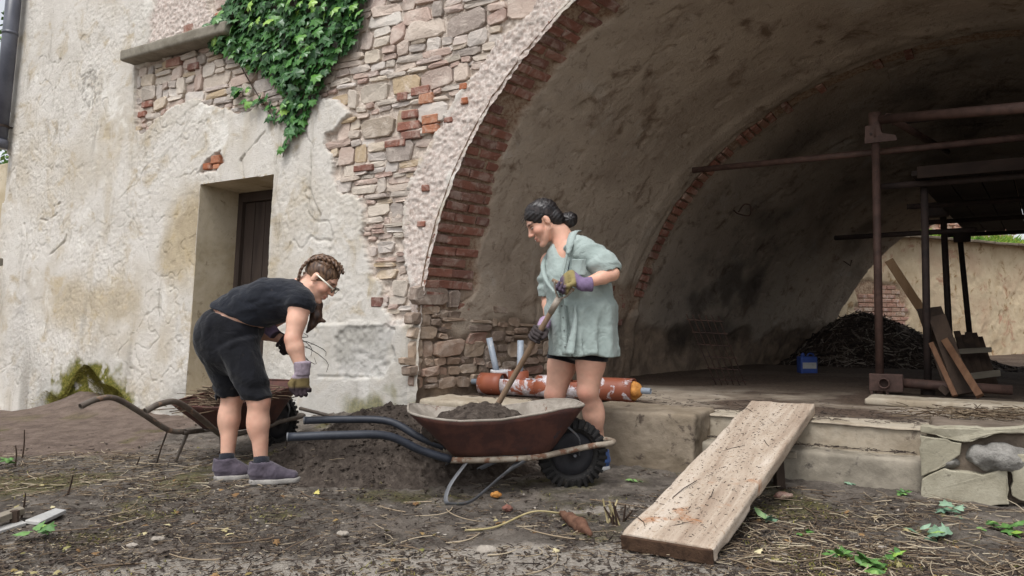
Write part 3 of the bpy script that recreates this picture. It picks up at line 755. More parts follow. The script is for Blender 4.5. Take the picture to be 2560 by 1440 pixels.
def m_ground():
    m = Mat('yard_soil', .97, .1)
    big = m.noise(1.1, 5, .6, .4); mid = m.noise(6, 8, .7, .5); fine = m.noise(45, 6, .75); grit = m.noise(150, 4, .8)
    c = m.ramp(mid, [(.32, (72, 66, 61)), (.5, (104, 97, 90)), (.66, (136, 128, 119))])
    c = m.mix(m.rng(big, .5, .7), c, m.mix(m.rng(fine, .3, .7), (98, 89, 82), (138, 128, 118)))
    c = m.mix(m.attr('conc'), c, m.mix(m.rng(fine, .3, .65), (138, 129, 118), (178, 170, 160)))
    c = m.mix(m.attr('red'), c, m.mix(m.rng(mid, .35, .65), (104, 91, 83), (130, 115, 105)))
    c = m.mix(m.attr('moss'), c, m.mix(m.rng(fine, .35, .65), (70, 72, 34), (118, 112, 58)))
    c = m.mix(m.math('MULTIPLY', m.rng(m.noise(60, 6, .8, .4, None, (9, 4, 2)), .54, .66), .6), c, (46, 39, 34))
    c = m.mix(m.math('MULTIPLY', m.rng(m.noise(85, 4, .8, 0, None, (4, 4, 2)), .66, .74), .7), c, (178, 166, 148))
    m.color(c); m.bump(mid, .03, .5).bump(fine, .018, .9).bump(grit, .008, .9); return m.m
def make_ground():
    xs = axis(-70, 60, -4.6, 3.4, .017); ys = axis(-12, 90, 2.7, 6.7, .017)
    X, Y = np.meshgrid(xs, ys, indexing='ij'); z, u, e = ground_z(X, Y); p = P3(X, Y)
    # pale worn concrete shows through in the foreground and between the barrow and the ramp
    cn = .55 * fbm(p * [.55, 1.2, 1], 1.6, 5, 3) + .12 * vn(p, 14, 4)
    conc = sstep(-.06, .10, cn + np.select([Y < 3.4], [1.7 * (3.42 - Y) * sstep(-2.2, -1.0, X) * sstep(1.0, .3, X) - .10], -.36))
    conc = np.maximum(conc, sstep(.0, .14, cn + .30 - np.sqrt(((X - .35) / .75) ** 2 + ((Y - 3.95) / .24) ** 2) * .5))
    conc = np.maximum(conc, .8 * sstep(.0, .14, cn + .18 - np.sqrt(((X + 1.75) / .5) ** 2 + ((Y - 4.75) / .12) ** 2) * .5))
    conc = conc * sstep(6.2, 5.0, Y)
    red = sstep(.45, .75, sstep(-2.4, -3.2, X) * sstep(5.1, 5.7, Y) + .25 * fbm(p, 2, 3, 6)) * sstep(12, 9, Y)
    moss = sstep(.18, .55, fbm(p, 2.6, 5, 12) + .35 * np.exp(-((X + 2.2) ** 2 / 1.4 + (Y - 5.0) ** 2 / .5)) + .15 * np.exp(-((X - 1.9) ** 2 + (Y - 4.1) ** 2) / .3) - .05) * (1 - conc) * .55
    fine = sstep(9, 6.9, Y) * sstep(-7, -4.8, X) * sstep(6, 3.6, X)
    z += (.018 * fbm(p, 1.5, 3, 21) + fine * (1 - .7 * conc) * (.016 * fbm(p, 7, 4, 22) + .006 * fbm(p, 28, 2, 23))) + .006 * fbm(p, 20, 2, 24) * red * fine
    z += fine * (1 - conc) * .010 * np.maximum(0, vn(p, 36, 29)) * (1 - red)
    z -= .35 * sstep(-.1, -.4, e) * (u > -1)                 # well under the terrace
    v = np.stack([X, Y, z], -1).reshape(-1, 3)
    o = obj('ground', new_mesh('ground', v, grid_faces(len(xs), len(ys)), True, dict(conc=conc.ravel(), red=red.ravel(), moss=moss.ravel())), m_ground())
    props(o, 'bare brown soil yard with pale concrete showing through', None, None, 'structure'); return o
ground = make_ground()

# ------------------------------------------------------------------ terrace, steps and their cheek blocks
TZ = .335
def m_floor():
    m = Mat('terrace_floor', .95, .12); mid = m.noise(4, 8, .7, .5); fine = m.noise(40, 6, .75)
    c = m.ramp(mid, [(.3, (110, 98, 86)), (.52, (146, 135, 121)), (.7, (168, 159, 146))])
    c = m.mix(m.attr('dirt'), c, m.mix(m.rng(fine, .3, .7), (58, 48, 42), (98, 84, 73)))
    m.color(c); m.bump(mid, .02, .5).bump(fine, .008, .6); return m.m
def make_terrace():
    us = np.concatenate([np.arange(-.35, 4.6, .03), np.arange(4.6, 12, .15)]); es = np.concatenate([np.arange(-.24, -5.0, -.035), np.arange(-5.0, -16, -.2)])
    u, e = np.meshgrid(us, es, indexing='ij'); p = P3(u, e)
    z = TZ + .012 * fbm(p, 2, 4, 3) + .005 * fbm(p, 14, 3, 4) - .10 * sstep(-5.5, -8, e)
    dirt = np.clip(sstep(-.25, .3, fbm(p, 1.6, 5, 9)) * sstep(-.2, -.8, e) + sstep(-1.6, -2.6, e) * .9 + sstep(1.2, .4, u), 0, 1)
    v = G(u, e, z).reshape(-1, 3); f = grid_faces(len(us), len(es))[:, ::-1]
    return props(obj('terrace_floor', new_mesh('terrace_floor', v, f.copy(), True, dict(dirt=dirt.ravel())), m_floor()), 'dusty stone terrace floor running into the vaulted passage', None, None, 'structure')
make_terrace()
Rg = np.stack([T, -N, np.array([0, 0, 1.])], 1)
stp = thing('stone_steps', G(2.9, -.15, 0), 'two worn pale stone steps up to the terrace', 'steps')
rough_block('step', (1.36, .30, .26), G(2.91, -.405, .212), Rg, CONCRETE, stp, .011, .016, .010, 4)
rough_block('step', (1.36, .30, .30), G(2.91, -.235, .030), Rg, m_flat('lower_step', (126, 119, 107), (152, 144, 130), 3.2, .93, .010, None, .12, (96, 90, 84)), stp, .011, .02, .012, 8)
BLOCK = m_flat('cracked_block', (120, 108, 92), (142, 130, 114), 3, .93, .012, None, .15, (84, 74, 66))
blk = rough_block('step_cheek_block', (.80, .50, .50), G(1.88, -.17, .120), Rg, BLOCK, None, .012, .02, .014, 6)
props(blk, 'cracked brown plastered block beside the wheel, left end of the steps', 'stone block')
lip = rough_block('terrace_kerb', (1.46, .42, .44), G(.76, -.20, .125), Rg, CONCRETE, None, .014, .02, .016, 12)
props(lip, 'worn pale kerb stone of the terrace under the orange pipe', 'kerb stone')
# right cheek with broken render over big stones
chk = thing('step_cheek_wall', G(4.2, -.1, 0), 'low cheek wall with broken render over big pale stones, right of the steps', 'low wall')
rough_block('core', (3.2, .5, .46), G(5.18, -.29, .15), Rg, m_flat('cheek_core', (92, 82, 72), (120, 108, 96), 5, .95, .01), chk, .015, .02, .02, 14)
CR = m_flat('grey_render', (146, 140, 122), (166, 160, 142), 7, .95, .006, None, .15, (122, 116, 102), 9)
def crust(px, e0, e1, name='render_piece'):
    P = []
    for x, y in px:
        d = ray(x, y); r = np.linalg.solve(np.stack([T, np.array([0, 0, 1.]), -d], 1), _C - O - (-e1) * N); P.append((r[0], r[1]))
    n = len(P); Q = []
    for i in range(n):
        a, b = np.array(P[i]), np.array(P[(i + 1) % n]); k = max(1, int(np.linalg.norm(b - a) / .035))
        for j in range(k): Q.append(a + (b - a) * j / k + (RNG.normal(0, .004, 2) if 0 < j else 0))
    m = len(Q); v = [G(q[0], e1 + RNG.normal(0, .0015), q[1]) for q in Q] + [G(q[0], e0, q[1]) for q in Q]
    f = [tuple(range(m))] + [(i, m + i, m + (i + 1) % m, (i + 1) % m) for i in range(m)]
    o = obj(name, (np.array(v), f, False), CR, chk); md = o.modifiers.new('bevel', 'BEVEL'); md.width = .006; md.segments = 2; md.limit_method = 'ANGLE'; return o
crust([(2301, 1064), (2506, 1071), (2600, 1060), (2600, 1085), (2502, 1083), (2411, 1106), (2301, 1081)], -.05, .015)
crust([(2299, 1088), (2404, 1108), (2400, 1138), (2361, 1166), (2303, 1192)], -.05, .012)
crust([(2305, 1198), (2361, 1171), (2456, 1188), (2519, 1169), (2524, 1262), (2473, 1266), (2305, 1250)], -.05, .018)
crust([(2527, 1136), (2640, 1140), (2640, 1280), (2530, 1240)], -.05, .022)
for (x, y, rx, rz, ry, nm) in ((2497, 1127, .155, .075, .09, 'cheek_stone'), (2372, 1150, .05, .03, .05, 'cheek_stone')):
    c = G(*[q for q in (lambda d: (np.linalg.solve(np.stack([T, np.array([0, 0, 1.]), -d], 1), _C - O + (-.02) * -N)))(ray(x, y))][:1], -.04, float(at(x, y, 4.3)[2]))
    vx = Vox((-.25, -.2, -.2), (.25, .2, .2), .009); vx.ell((0, 0, 0), (rx, ry, rz)); vx.shift(lambda X: .06 * np.abs(fbm(X + rx * 9, 6, 4, 3)) - .01 + .010 * fbm(X, 30, 3, 8))
    v, f = vx.mesh(1); M = Matrix.Identity(4)
    for i in range(3):
        for j in range(3): M[i][j] = float(Rg[i][j])
        M[i][3] = float(c[i])
    obj(nm, new_mesh(nm, v, f, True), m_flat('pale_boulder', (122, 119, 114), (150, 147, 141), 7, .9, .03, None, .15, (104, 100, 96)), chk, M)
# loose flat slab lying on the terrace
sl0, sl1 = onz(2160, 1012, TZ), onz(2700, 1046, TZ); md_ = (sl0 + sl1) / 2; dx = sl1 - sl0; L = np.linalg.norm(dx)
R = frame(dx); slab = rough_block('stone_slab', (L, .34, .055), md_ + R[:, 1] * .17 + np.array([0, 0, .026]), R, CONCRETE, None, .012, .012, .006, 21)
props(slab, 'long flat grey stone slab lying on the terrace in front of the scaffold', 'stone slab')
# ================================================================== beyond the passage
GW = Mat('garden_wall_plaster', .95, .1)
_b = GW.noise(1.0, 5, .6, .4); _m = GW.noise(4, 8, .7, .6); _f = GW.noise(30, 5, .7)
_c = GW.ramp(_b, [(.3, (176, 152, 122)), (.52, (206, 188, 158)), (.7, (190, 164, 138))])
_c = GW.mix(GW.rng(_m, .54, .66), _c, (150, 122, 88))
_c = GW.mix(GW.rng(GW.noise(2.4, 7, .7, .5, None, (3, 1, 7)), .58, .66), _c, (180, 144, 120))
_c = GW.mix(GW.attr('bare'), _c, GW.mix(GW.rng(_f, .4, .6), (150, 122, 100), (186, 164, 140)))
GW.color(_c); GW.bump(_m, .03, .6).bump(_f, .01, .6)
ga, gb = np.array([5.95, 12.95, 0]), np.array([12.2, 16.4, 0])
gd = gb - ga; gL = np.linalg.norm(gd); gd /= gL; gn = np.array([gd[1], -gd[0], 0])      # gn faces the passage
gwall = thing('garden_wall', ga + gd * gL / 2, 'sunlit ochre garden wall with peeling plaster beyond the passage', 'garden wall')
us, zs = np.arange(-2.6, gL, .035), np.arange(-.1, 2.43, .035); u, z = np.meshgrid(us, zs, indexing='ij'); p = P3(u, z)
bare = sstep(.05, -.05, np.sqrt(((u - .55) / 1.0) ** 2 + ((z - 1.05) / .65) ** 2) - .75 + .45 * fbm(p, 2, 4, 3))
e = .02 * fbm(p, 2, 4, 5) + .01 * fbm(p, 12, 3, 6) - .03 * bare - .012 * sstep(.2, .25, fbm(p, 3, 4, 9))
v = ga + u[..., None] * gd + e[..., None] * gn + z[..., None] * np.array([0, 0, 1.])
obj('wall_face', new_mesh('wall_face', v.reshape(-1, 3), grid_faces(len(us), len(zs)), True, dict(bare=bare.ravel())), GW.m, gwall)
mb = MB(); c = ga + gd * (gL / 2 - 1.3) - gn * .35 + np.array([0, 0, 1.12]); mb.box(c, (gL + 2.6, .56, 2.45), np.stack([gd, gn, [0, 0, 1]], 1)); mb.build('wall_core', GW.m, gwall)
Rgw = np.stack([gd, gn, np.array([0, 0, 1.])], 1); k = -2.5; i = 0
GBR = m_stone('garden_brick', [(170, 108, 84), (186, 132, 104), (156, 96, 76), (190, 156, 128)], 8)
gbm = [brick_mesh('brick', .24, .062, .06, 300 + i) for i in range(4)]
for me in gbm: me.materials.append(GBR)
for r in range(20):
    for cc in range(14):
        uu, zz = -1.2 + cc * .255 + (.127 if r % 2 else 0), .25 + r * .078
        if float(np.sqrt(((uu - .55) / 1.0) ** 2 + ((zz - 1.05) / .65) ** 2)) < .72 + RNG.uniform(-.15, .12): inst('brick', gbm[(r + cc) % 4], GBR, gwall, ga + uu * gd + np.array([0, 0, zz]) - gn * .045, Rgw)
COP = m_flat('coping_tile', (112, 100, 86), (142, 130, 112), 5, .9, .006)
while k < gL:
    w = RNG.uniform(.35, .6); mb = MB(); mb.box(ga + gd * (k + w / 2) + np.array([0, 0, 2.425 + RNG.uniform(-.008, .008)]) + gn * .04, (w - .012, .34, .045), Rgw @ rotm((1, 0, 0), -.10 + RNG.uniform(-.03, .03))); mb.build('coping_tile', COP, gwall, bevel=.006); k += w
# bank with grass above the wall and another wall behind
GRS = Mat('grass_blade', .6, .3); GRS.color(GRS.ramp(GRS.attr('tone'), [(0, (60, 92, 30)), (.5, (98, 140, 44)), (1, (156, 168, 66))]))
vs, fs, tn = [], [], []
for i in range(5200):
    uu = RNG.uniform(-2.4, gL - .2); dd = RNG.uniform(.05, .75); hgt = RNG.uniform(.06, .22) * (1 + .7 * vn(np.array([uu, dd, 0]), 1.8, 3)); b = ga + gd * uu - gn * dd + np.array([0, 0, 2.42 + .06 * dd])
    a = RNG.uniform(0, 6.28); s = np.array([math.cos(a), math.sin(a), 0]) * .007; l = np.array([RNG.normal(0, .05), RNG.normal(0, .05), hgt]); n0 = len(vs)
    vs += [b - s, b + s, b + l * .6 + s * .7, b + l + np.array([l[0], l[1], 0]) * .7]; fs += [(n0, n0 + 1, n0 + 2), (n0, n0 + 2, n0 + 3)]; tn += [RNG.uniform(0, .7) + .3 * (vn(np.array([uu, 0, 0]), 1.1, 8) > 0)] * 4
props(obj('grass', new_mesh('grass', np.array(vs), fs, False, dict(tone=np.array(tn))), GRS.m), 'strip of bright green grass and moss on top of the garden wall', 'grass', None, 'stuff')
bank = MB(); bank.box(ga + gd * (gL / 2 - 1.3) - gn * 1.2 + np.array([0, 0, 1.22]), (gL + 2.6, 1.9, 2.4), Rgw)
props(bank.build('bank', m_flat('bank_soil', (70, 62, 44), (98, 92, 54), 4)), 'grassy bank behind the garden wall', None, None, 'structure')
up = thing('upper_brick_wall', ga + gd * 3 - gn * 2.4 + np.array([0, 0, 2.2]), 'far pinkish brick wall above the grassy bank', 'brick wall')
UPM = Mat('far_brickwork', .95, .1); _n = UPM.noise(5, 6, .7); UPM.color(UPM.mix(UPM.rng(_n, .4, .65), (186, 152, 132), (206, 184, 164))); UPM.bump(_n, .02, .5)
mb = MB(); mb.box(ga + gd * (gL / 2 - 1.3) - gn * 2.45 + np.array([0, 0, 2.5]), (gL + 4, .4, 1.6), Rgw); mb.build('wall_core', UPM.m, up)
for r in range(9):
    for cc in range(30):
        if RNG.uniform() < .75: inst('brick', gbm[(r * 3 + cc) % 4], GBR, up, ga + gd * (1.0 + cc * .27 + (.13 if r % 2 else 0)) - gn * (2.232 + RNG.uniform(0, .01)) + np.array([0, 0, 2.5 + r * .085]), Rgw)
# heap of dead branches and leaf litter at the far mouth of the passage
def sticks(n, fn, lr, rr, seed, bend=.25, sides=3, seg=2):
    R = np.random.default_rng(seed); V_, F_, Tn = [], [], []; c = 0
    for i in range(n):
        b, nrm = fn(R); L = R.uniform(*lr) * R.uniform(.5, 1.0); r = R.uniform(*rr); a = R.uniform(0, 2 * math.pi)
        t1 = np.array([math.cos(a), math.sin(a), 0.0]); t1 -= nrm * (t1 @ nrm); t1 += nrm * R.normal(.06, .10); t1 /= np.linalg.norm(t1)
        t2 = np.cross(nrm, t1); t2 /= np.linalg.norm(t2); bb = R.normal(0, bend) * L; tone = R.uniform()
        for k in range(seg + 1):
            q = k / seg; ctr = b + t1 * L * (q - .5) + t2 * bb * (4 * q * (1 - q)) + nrm * r * .6
            for m in range(sides):
                th = 2 * math.pi * m / sides; V_.append(ctr + (t2 * math.cos(th) + nrm * math.sin(th)) * r * (1 - .35 * q)); Tn.append(tone)
        for k in range(seg):
            for m in range(sides): F_.append((c + k * sides + m, c + k * sides + (m + 1) % sides, c + (k + 1) * sides + (m + 1) % sides, c + (k + 1) * sides + m))
        c += (seg + 1) * sides
    return np.array(V_), np.array(F_), np.array(Tn)
def m_tone(name, stops, rough=.85):
    m = Mat(name, rough, .2); m.color(m.ramp(m.attr('tone'), stops)); return m.m
STICK = m_tone('dead_twigs', [(0, (58, 46, 38)), (.45, (104, 88, 72)), (.75, (150, 134, 112)), (1, (196, 184, 160))])
TWIGD = m_tone('dark_twigs', [(0, (38, 32, 30)), (.6, (78, 68, 62)), (.9, (124, 114, 104)), (1, (170, 160, 148))])
hc = at(2200, 930, 10.6); hc[2] = .28
def heap_z(x, y): return .24 + .62 * np.exp(-(((x - hc[0] - .25) / 1.25) ** 4 + ((y - hc[1] - .45) / .8) ** 2)) * (1 + .25 * np.sin(x * 3.1 + y))  
xs, ys = np.linspace(hc[0] - 2.0, hc[0] + 2.4, 110), np.linspace(hc[1] - 1.4, hc[1] + 1.5, 80); X, Y = np.meshgrid(xs, ys, indexing='ij')
Z = heap_z(X, Y) - .04 + .06 * fbm(P3(X, Y), 6, 3, 4)
bh = thing('brushwood_heap', hc, 'dark heap of dead branches and leaves at the far end of the passage', 'brushwood heap')
obj('litter', new_mesh('litter', np.stack([X, Y, Z], -1).reshape(-1, 3), grid_faces(110, 80), True), m_flat('leaf_litter', (44, 36, 32), (78, 64, 54), 14, .95, .02), bh)
def hp(R):
    x, y = hc[0] + R.normal(.15, .85), hc[1] + R.normal(.1, .6); z = heap_z(x, y); d = .02
    n = np.array([-(heap_z(x + d, y) - z) / d, -(heap_z(x, y + d) - z) / d, 1]); return np.array([x, y, z]), n / np.linalg.norm(n)
v, f, t = sticks(2600, hp, (.1, .55), (.004, .013), 5, .12); props(obj('branches', new_mesh('branches', v, f, False, dict(tone=t)), TWIGD, bh), kind='stuff')

# ------------------------------------------------------------------ tree showing past the corner of the building
def m_leaf(name, a, b, c):
    m = Mat(name, .5, .35); m.color(m.ramp(m.attr('tone'), [(0, a), (.55, b), (1, c)]))
    m.p.inputs['Transmission Weight'].default_value = 0.0
    return m.m
LEAF_T = m_leaf('tree_leaf', (50, 78, 34), (84, 122, 52), (134, 166, 84))
tb = np.array([-11.6, 14.5, -.3]); tr = thing('broadleaf_tree', tb, 'leafy green tree showing past the downpipe at the left edge', 'tree')
MB().tube(spline([tb, tb + [.1, 0, 2.2], tb + [-.1, .2, 4.6], tb + [.2, .1, 7.0]], 12), np.linspace(.22, .05, 12), 10).build('trunk', m_flat('bark', (70, 60, 50), (96, 84, 70), 10, .95, .02), tr, True)
vs, tn = [], []; cl = [(tb + np.array([RNG.normal(.3, 1.3), RNG.normal(0, 1.2), RNG.uniform(3.4, 8.0)]), RNG.uniform(.4, .9)) for _ in range(38)]
for c_, r_ in cl:
    MBt = None
    for _ in range(120):
        d = RNG.normal(0, 1, 3); d /= np.linalg.norm(d); q = c_ + d * r_ * RNG.uniform(.4, 1.0); a = RNG.normal(0, 1, 3); a /= np.linalg.norm(a); b = np.cross(a, RNG.normal(0, 1, 3)); b /= np.linalg.norm(b)
        w = RNG.uniform(.05, .09); vs += [q - a * w, q + b * w * .6, q + a * w, q - b * w * .6]; tn += [RNG.uniform()] * 4
props(obj('crown', new_mesh('crown', np.array(vs), np.arange(len(vs)).reshape(-1, 4), False, dict(tone=np.array(tn))), LEAF_T, tr), kind='stuff')
mb = MB()
for c_, r_ in cl[:14]: mb.tube([tb + [0, .1, max(2.0, (c_ - tb)[2] * .6)], (tb + c_) / 2 + [0, 0, 1.0], c_], [.05, .03, .012], 6)
props(mb.build('limbs', m_flat('limb_bark', (74, 64, 54), (98, 86, 72), 10), tr), kind='stuff')
# low neighbouring wall at the left edge
nw = thing('neighbour_wall', W(-7.8, 0), 'low plastered wall end beside the downpipe, at the left edge', 'wall')
mb = MB(); mb.hexa([W(-9.5, -.5, -.05), W(-6.86, -.5, -.05), W(-6.86, -.5, -.5), W(-9.5, -.5, -.5), W(-9.5, 3.0, -.05), W(-6.86, 3.0, -.05), W(-6.86, 3.0, -.5), W(-9.5, 3.0, -.5)]); mb.build('wall_body', REVEAL, nw, bevel=.02)
sx = at(2, 655, 9.0); mb = MB(); mb.box(sx + np.array([-.1, 0, 0]), (.22, .14, .09), Rg); mb.build('ledge_stub', LEDGE_M, nw, bevel=.01)
# ================================================================== scaffold in the passage
def m_metal(name, a, b, rust=None, rough=.6, amt=.55):
    m = Mat(name, rough, .4); n = m.noise(9, 7, .7, .4); k = m.noise(60, 5, .75)
    c = m.mix(m.rng(n, .38, .62), a, b)
    if rust: c = m.mix(m.rng(m.noise(16, 7, .75, .3, None, (2, 7, 3)), amt, amt + .08), c, rust)
    m.color(c); m.bump(n, .004, .4).bump(k, .002, .4); return m.m
TUBE = m_metal('rusty_scaffold_tube', (92, 70, 62), (72, 54, 48), (168, 150, 132), .7, .66)
TUBED = m_metal('dark_scaffold_tube', (58, 46, 42), (44, 36, 34), (96, 84, 70), .75, .66)
BOARD = m_flat('scaffold_board', (36, 30, 27), (48, 40, 36), 5, .9, .006, (1, .1, 1))
b1 = onz(2200, 985, TZ); t1 = at(2200, 300, b1[1]); zt = t1[2]
sc_ = thing('scaffold', b1, 'rusty tube scaffold with a dark board deck inside the passage', 'scaffold')
def tube(name, a, b, r, mat=TUBE, n=12): return MB().tube([a, b], r, n).build(name, mat, sc_, True)
up_ = np.array([0, 0, 1.])
tube('post', b1 + up_ * .06, b1 + up_ * (zt - TZ - .12), .033)
MB().tube([b1 + up_ * (zt - TZ - .16), b1 + up_ * (zt - TZ + .06)], .052, 14).build('sleeve', TUBE, sc_, True)
dx_ = np.array([T[0], T[1], 0])
p0, p1 = b1 + up_ * (zt - TZ) + dx_ * .03, at(2760, 252, 4.75)
tube('ledger_tube', p0, p1, .040)
q = b1 + up_ * (zt - TZ - .005) + np.array([.045, -.13, 0])
MB().hollow(q, q + AX * 1.9, .032, .026, 18).build('transom_tube', TUBE, sc_, True)
br = MB(); c0 = b1 + up_ * (zt - TZ - .13) - N * .05
br.add([c0 - dx_ * .075 + up_ * .075, c0 + dx_ * .03 + up_ * .075, c0 + dx_ * .055 + up_ * .0, c0 + dx_ * .16 - up_ * .03, c0 + dx_ * .17 - up_ * .075, c0 - dx_ * .08 - up_ * .075] + [c0 + N * .02 + w for w in (- dx_ * .075 + up_ * .075, dx_ * .03 + up_ * .075, dx_ * .055, dx_ * .16 - up_ * .03, dx_ * .17 - up_ * .075, - dx_ * .08 - up_ * .075)],
       [(0, 1, 2, 3, 4, 5), (11, 10, 9, 8, 7, 6)] + [(i, 6 + i, 6 + (i + 1) % 6, (i + 1) % 6) for i in range(6)])
br.build('bracket_plate', TUBE, sc_)
MB().tube([c0 - dx_ * .03 - N * .012, c0 - dx_ * .03 + N * .03], .012, 8).build('bolt', TUBED, sc_)
a_, b_ = at(1732, 426, 7.6), at(2700, 330, 5.9); tube('long_tube', a_, b_, .030, TUBE)
a_, b_ = at(2088, 595, 8.9), at(2440, 574, 7.6); tube('brace_tube', a_, b_, .028, TUBED)
posts = []
for (xt, yt, xb, yb, Y, r) in ((2310, 440, 2320, 985, None, .030), (2357, 520, 2378, 905, 8.6, .034), (2399, 585, 2432, 880, 10.0, .034)):
    if Y is None: bb = onz(xb, yb, TZ); Y = bb[1]
    bb = at(xb, yb, Y); bb[2] = TZ - .05; tp = at(xt, yt, Y); tube('post', bb, tp, r, TUBED)
    posts.append((bb, tp))
    MB().tube([bb - up_ * .0, bb + up_ * .1], r * 1.9, 12).build('base_sleeve', TUBED, sc_, True)
cpl = at(2405, 592, 9.95); mb = MB(); mb.box(cpl, (.20, .13, .14), Rg); mb.build('coupler', TUBED, sc_, bevel=.02)
cpl = at(2345, 530, 8.55); mb = MB(); mb.box(cpl, (.22, .14, .12), Rg); mb.build('coupler', TUBED, sc_, bevel=.02)
# deck of boards seen from below
fl, bl = at(2312, 425, 6.35), at(2435, 578, 10.6); zd = 2.20
fl[2] = bl[2] = zd; ld = bl - fl; ld /= np.linalg.norm(ld); Ld = np.linalg.norm(bl - fl)
for i in range(16):
    o_ = fl + dx_ * (.02 + i * .235) - ld * RNG.uniform(.0, .02); R = frame(ld)
    mb = MB(); mb.box(o_ + ld * Ld / 2 + np.array([0, 0, RNG.uniform(-.006, .006)]), (Ld + .1, .226, .045), R); mb.build('deck_board', BOARD, sc_, bevel=.004)
for d_, yy in ((.1, 0), (1.6, 0), (3.2, 0), (Ld - .15, 0)):
    a_ = fl + ld * d_ - up_ * .07 - dx_ * .35; tube('bearer_tube', a_, a_ + dx_ * 4.2, .028, TUBED)
mb = MB(); o_ = fl - ld * .06 + up_ * .0 + dx_ * 1.9; mb.box(o_, (3.9, .035, .10), Rg); mb.build('edge_board', m_flat('edge_board', (40, 31, 27), (52, 41, 35), 5, .9, .005, (.15, 1, 1)), sc_, bevel=.004)
a_ = fl + up_ * .55 + ld * .4; tube('guard_tube', a_ - dx_ * .3, a_ + dx_ * 4, .026, TUBED)
# foot of the near post: bracket, open tube end, low tube, jack
c0 = b1 + up_ * .10; mb = MB(); mb.box(c0 + dx_ * .05 - N * .02, (.26, .05, .15), Rg); mb.build('foot_plate', TUBE, sc_, bevel=.008)
q = c0 + dx_ * .04 - N * .11; MB().hollow(q, q + N * .09, .045, .036, 18).build('foot_socket', TUBE, sc_, True)
MB().tube([c0 + dx_ * .05 + N * .06, c0 + dx_ * .95 + N * .12 - up_ * .03], .04, 12).build('foot_tube', TUBE, sc_, True)
MB().tube([b1 + up_ * .005, b1 + up_ * .06], .035, 12).build('jack_foot', TUBE, sc_, True)
for s_ in (-1, 1): mb = MB(); mb.box(b1 + dx_ * .06 * s_ + up_ * .03, (.02, .08, .06), Rg); mb.build('foot_lug', TUBE, sc_)

# ------------------------------------------------------------------ boards leaning against the scaffold
def plank_px(name, px0, Y0, px1, Y1, w, t, mat, label, cat='board', foot=True, wdir=None, parent=None, z0=None):
    a, b = at(*px0, Y0), at(*px1, Y1)
    if z0 is not None: b = onz(*px1, z0)
    x = b - a; L = np.linalg.norm(x); x /= L; w_ = np.array(wdir if wdir is not None else np.cross(x, N), float); w_ = w_ - x * (w_ @ x); w_ /= np.linalg.norm(w_); n_ = np.cross(x, w_)
    R = np.stack([x, w_, n_], 1); mb = MB(); mb.box((a + b) / 2, (L, w, t), R); o = mb.build(name, mat, parent, bevel=min(.004, t * .2))
    if label: props(o, label, cat)
    return o
WOODB = m_flat('brown_slat', (98, 70, 52), (120, 90, 68), 6, .75, .004, (1, 1, .15)); WOODD = m_flat('dark_board', (58, 48, 42), (78, 64, 54), 5, .9, .005, (1, 1, .15)); WOODG = m_flat('grey_board', (112, 104, 92), (138, 130, 116), 5, .9, .005, (.2, 1, 1))
plank_px('wood_plank', (2222, 650), 6.9, (2320, 800), 6.75, .075, .04, m_flat('tan_plank', (108, 84, 60), (130, 104, 78), 5, .8, .004, (1, 1, .2)), 'long tan plank leaning up behind the scaffold posts', 'plank')
plank_px('dark_panel', (2322, 770), 6.75, (2400, 985), 6.25, .20, .02, WOODD, 'wide dark panel leaning on the scaffold post', 'panel', wdir=T + np.array([0, 0, -.3]))
plank_px('wood_batten', (2328, 858), 6.2, (2388, 990), 5.85, .038, .03, WOODB, 'thin reddish slat leaning lowest, left of two', 'slat')
plank_px('wood_batten', (2362, 850), 6.35, (2450, 990), 5.85, .055, .035, WOODB, 'reddish batten leaning with its foot furthest right', 'slat')
plank_px('wood_board', (2342, 790), 6.5, (2412, 985), 6.1, .13, .025, WOODD, 'dark narrow board between the two reddish slats', 'board', wdir=T)
pal = thing('slatted_panel', at(2440, 960, 7.2), 'dark slatted panel with two pale cross battens leaning on the far posts', 'slatted panel')
for i in range(8):
    x_ = 2362 + i * 14; plank_px('slat', (x_ - 12, 826 + RNG.uniform(-16, 16) + i * 2), 7.9, (x_ + 34, 985), 7.15, .062, .02, WOODD, None, wdir=T, parent=pal)
plank_px('cross_batten', (2345, 882), 7.45, (2478, 874), 7.45, .05, .025, WOODG, None, parent=pal, wdir=up_)
plank_px('cross_batten', (2390, 945), 7.15, (2500, 932), 7.15, .06, .025, WOODG, None, parent=pal, wdir=up_)
plank_px('wood_offcut', (2352, 968), 6.05, (2372, 985), 6.0, .05, .05, WOODD, 'small dark wood offcut at the foot of the leaning boards', 'wood block')
# rebar grid, canister, iron ring and hook
IRON = m_metal('rusty_iron', (52, 38, 34), (70, 50, 42), None, .85)
g0, g1, g2 = at(1716, 786, 6.95), at(1795, 790, 6.9), onz(1790, 962, TZ)
rb = thing('rebar_grid', g2, 'rusty rebar mesh leaning against the passage wall', 'rebar grid'); dn = g2 - g0; wd = g1 - g0
for i in range(6):
    a_ = g0 + wd * i / 5 * 1.0; MB().tube([a_, a_ + dn * (1 - .0 * i)], .0055, 5).build('bar', IRON, rb)
for j in range(6):
    a_ = g0 + dn * (.07 + j * .17); MB().tube([a_ - wd * .06, a_ + wd * 1.08], .005, 5).build('cross_bar', IRON, rb)
cb = at(2018, 936, 9.0); cb[2] = TZ - .02; BLUE = m_flat('blue_plastic', (44, 62, 120), (58, 80, 144), 4, .5, .001); 
can = thing('blue_canister', cb, 'small blue canister with a pale label standing by the far wall', 'canister')
vx = Vox((-.14, -.11, -.02), (.14, .11, .26), .008); vx.box((0, 0, .105), (.10, .075, .105), None, .02); vx.cone((-.05, 0, .2), (-.05, 0, .232), .022, .022, .01)
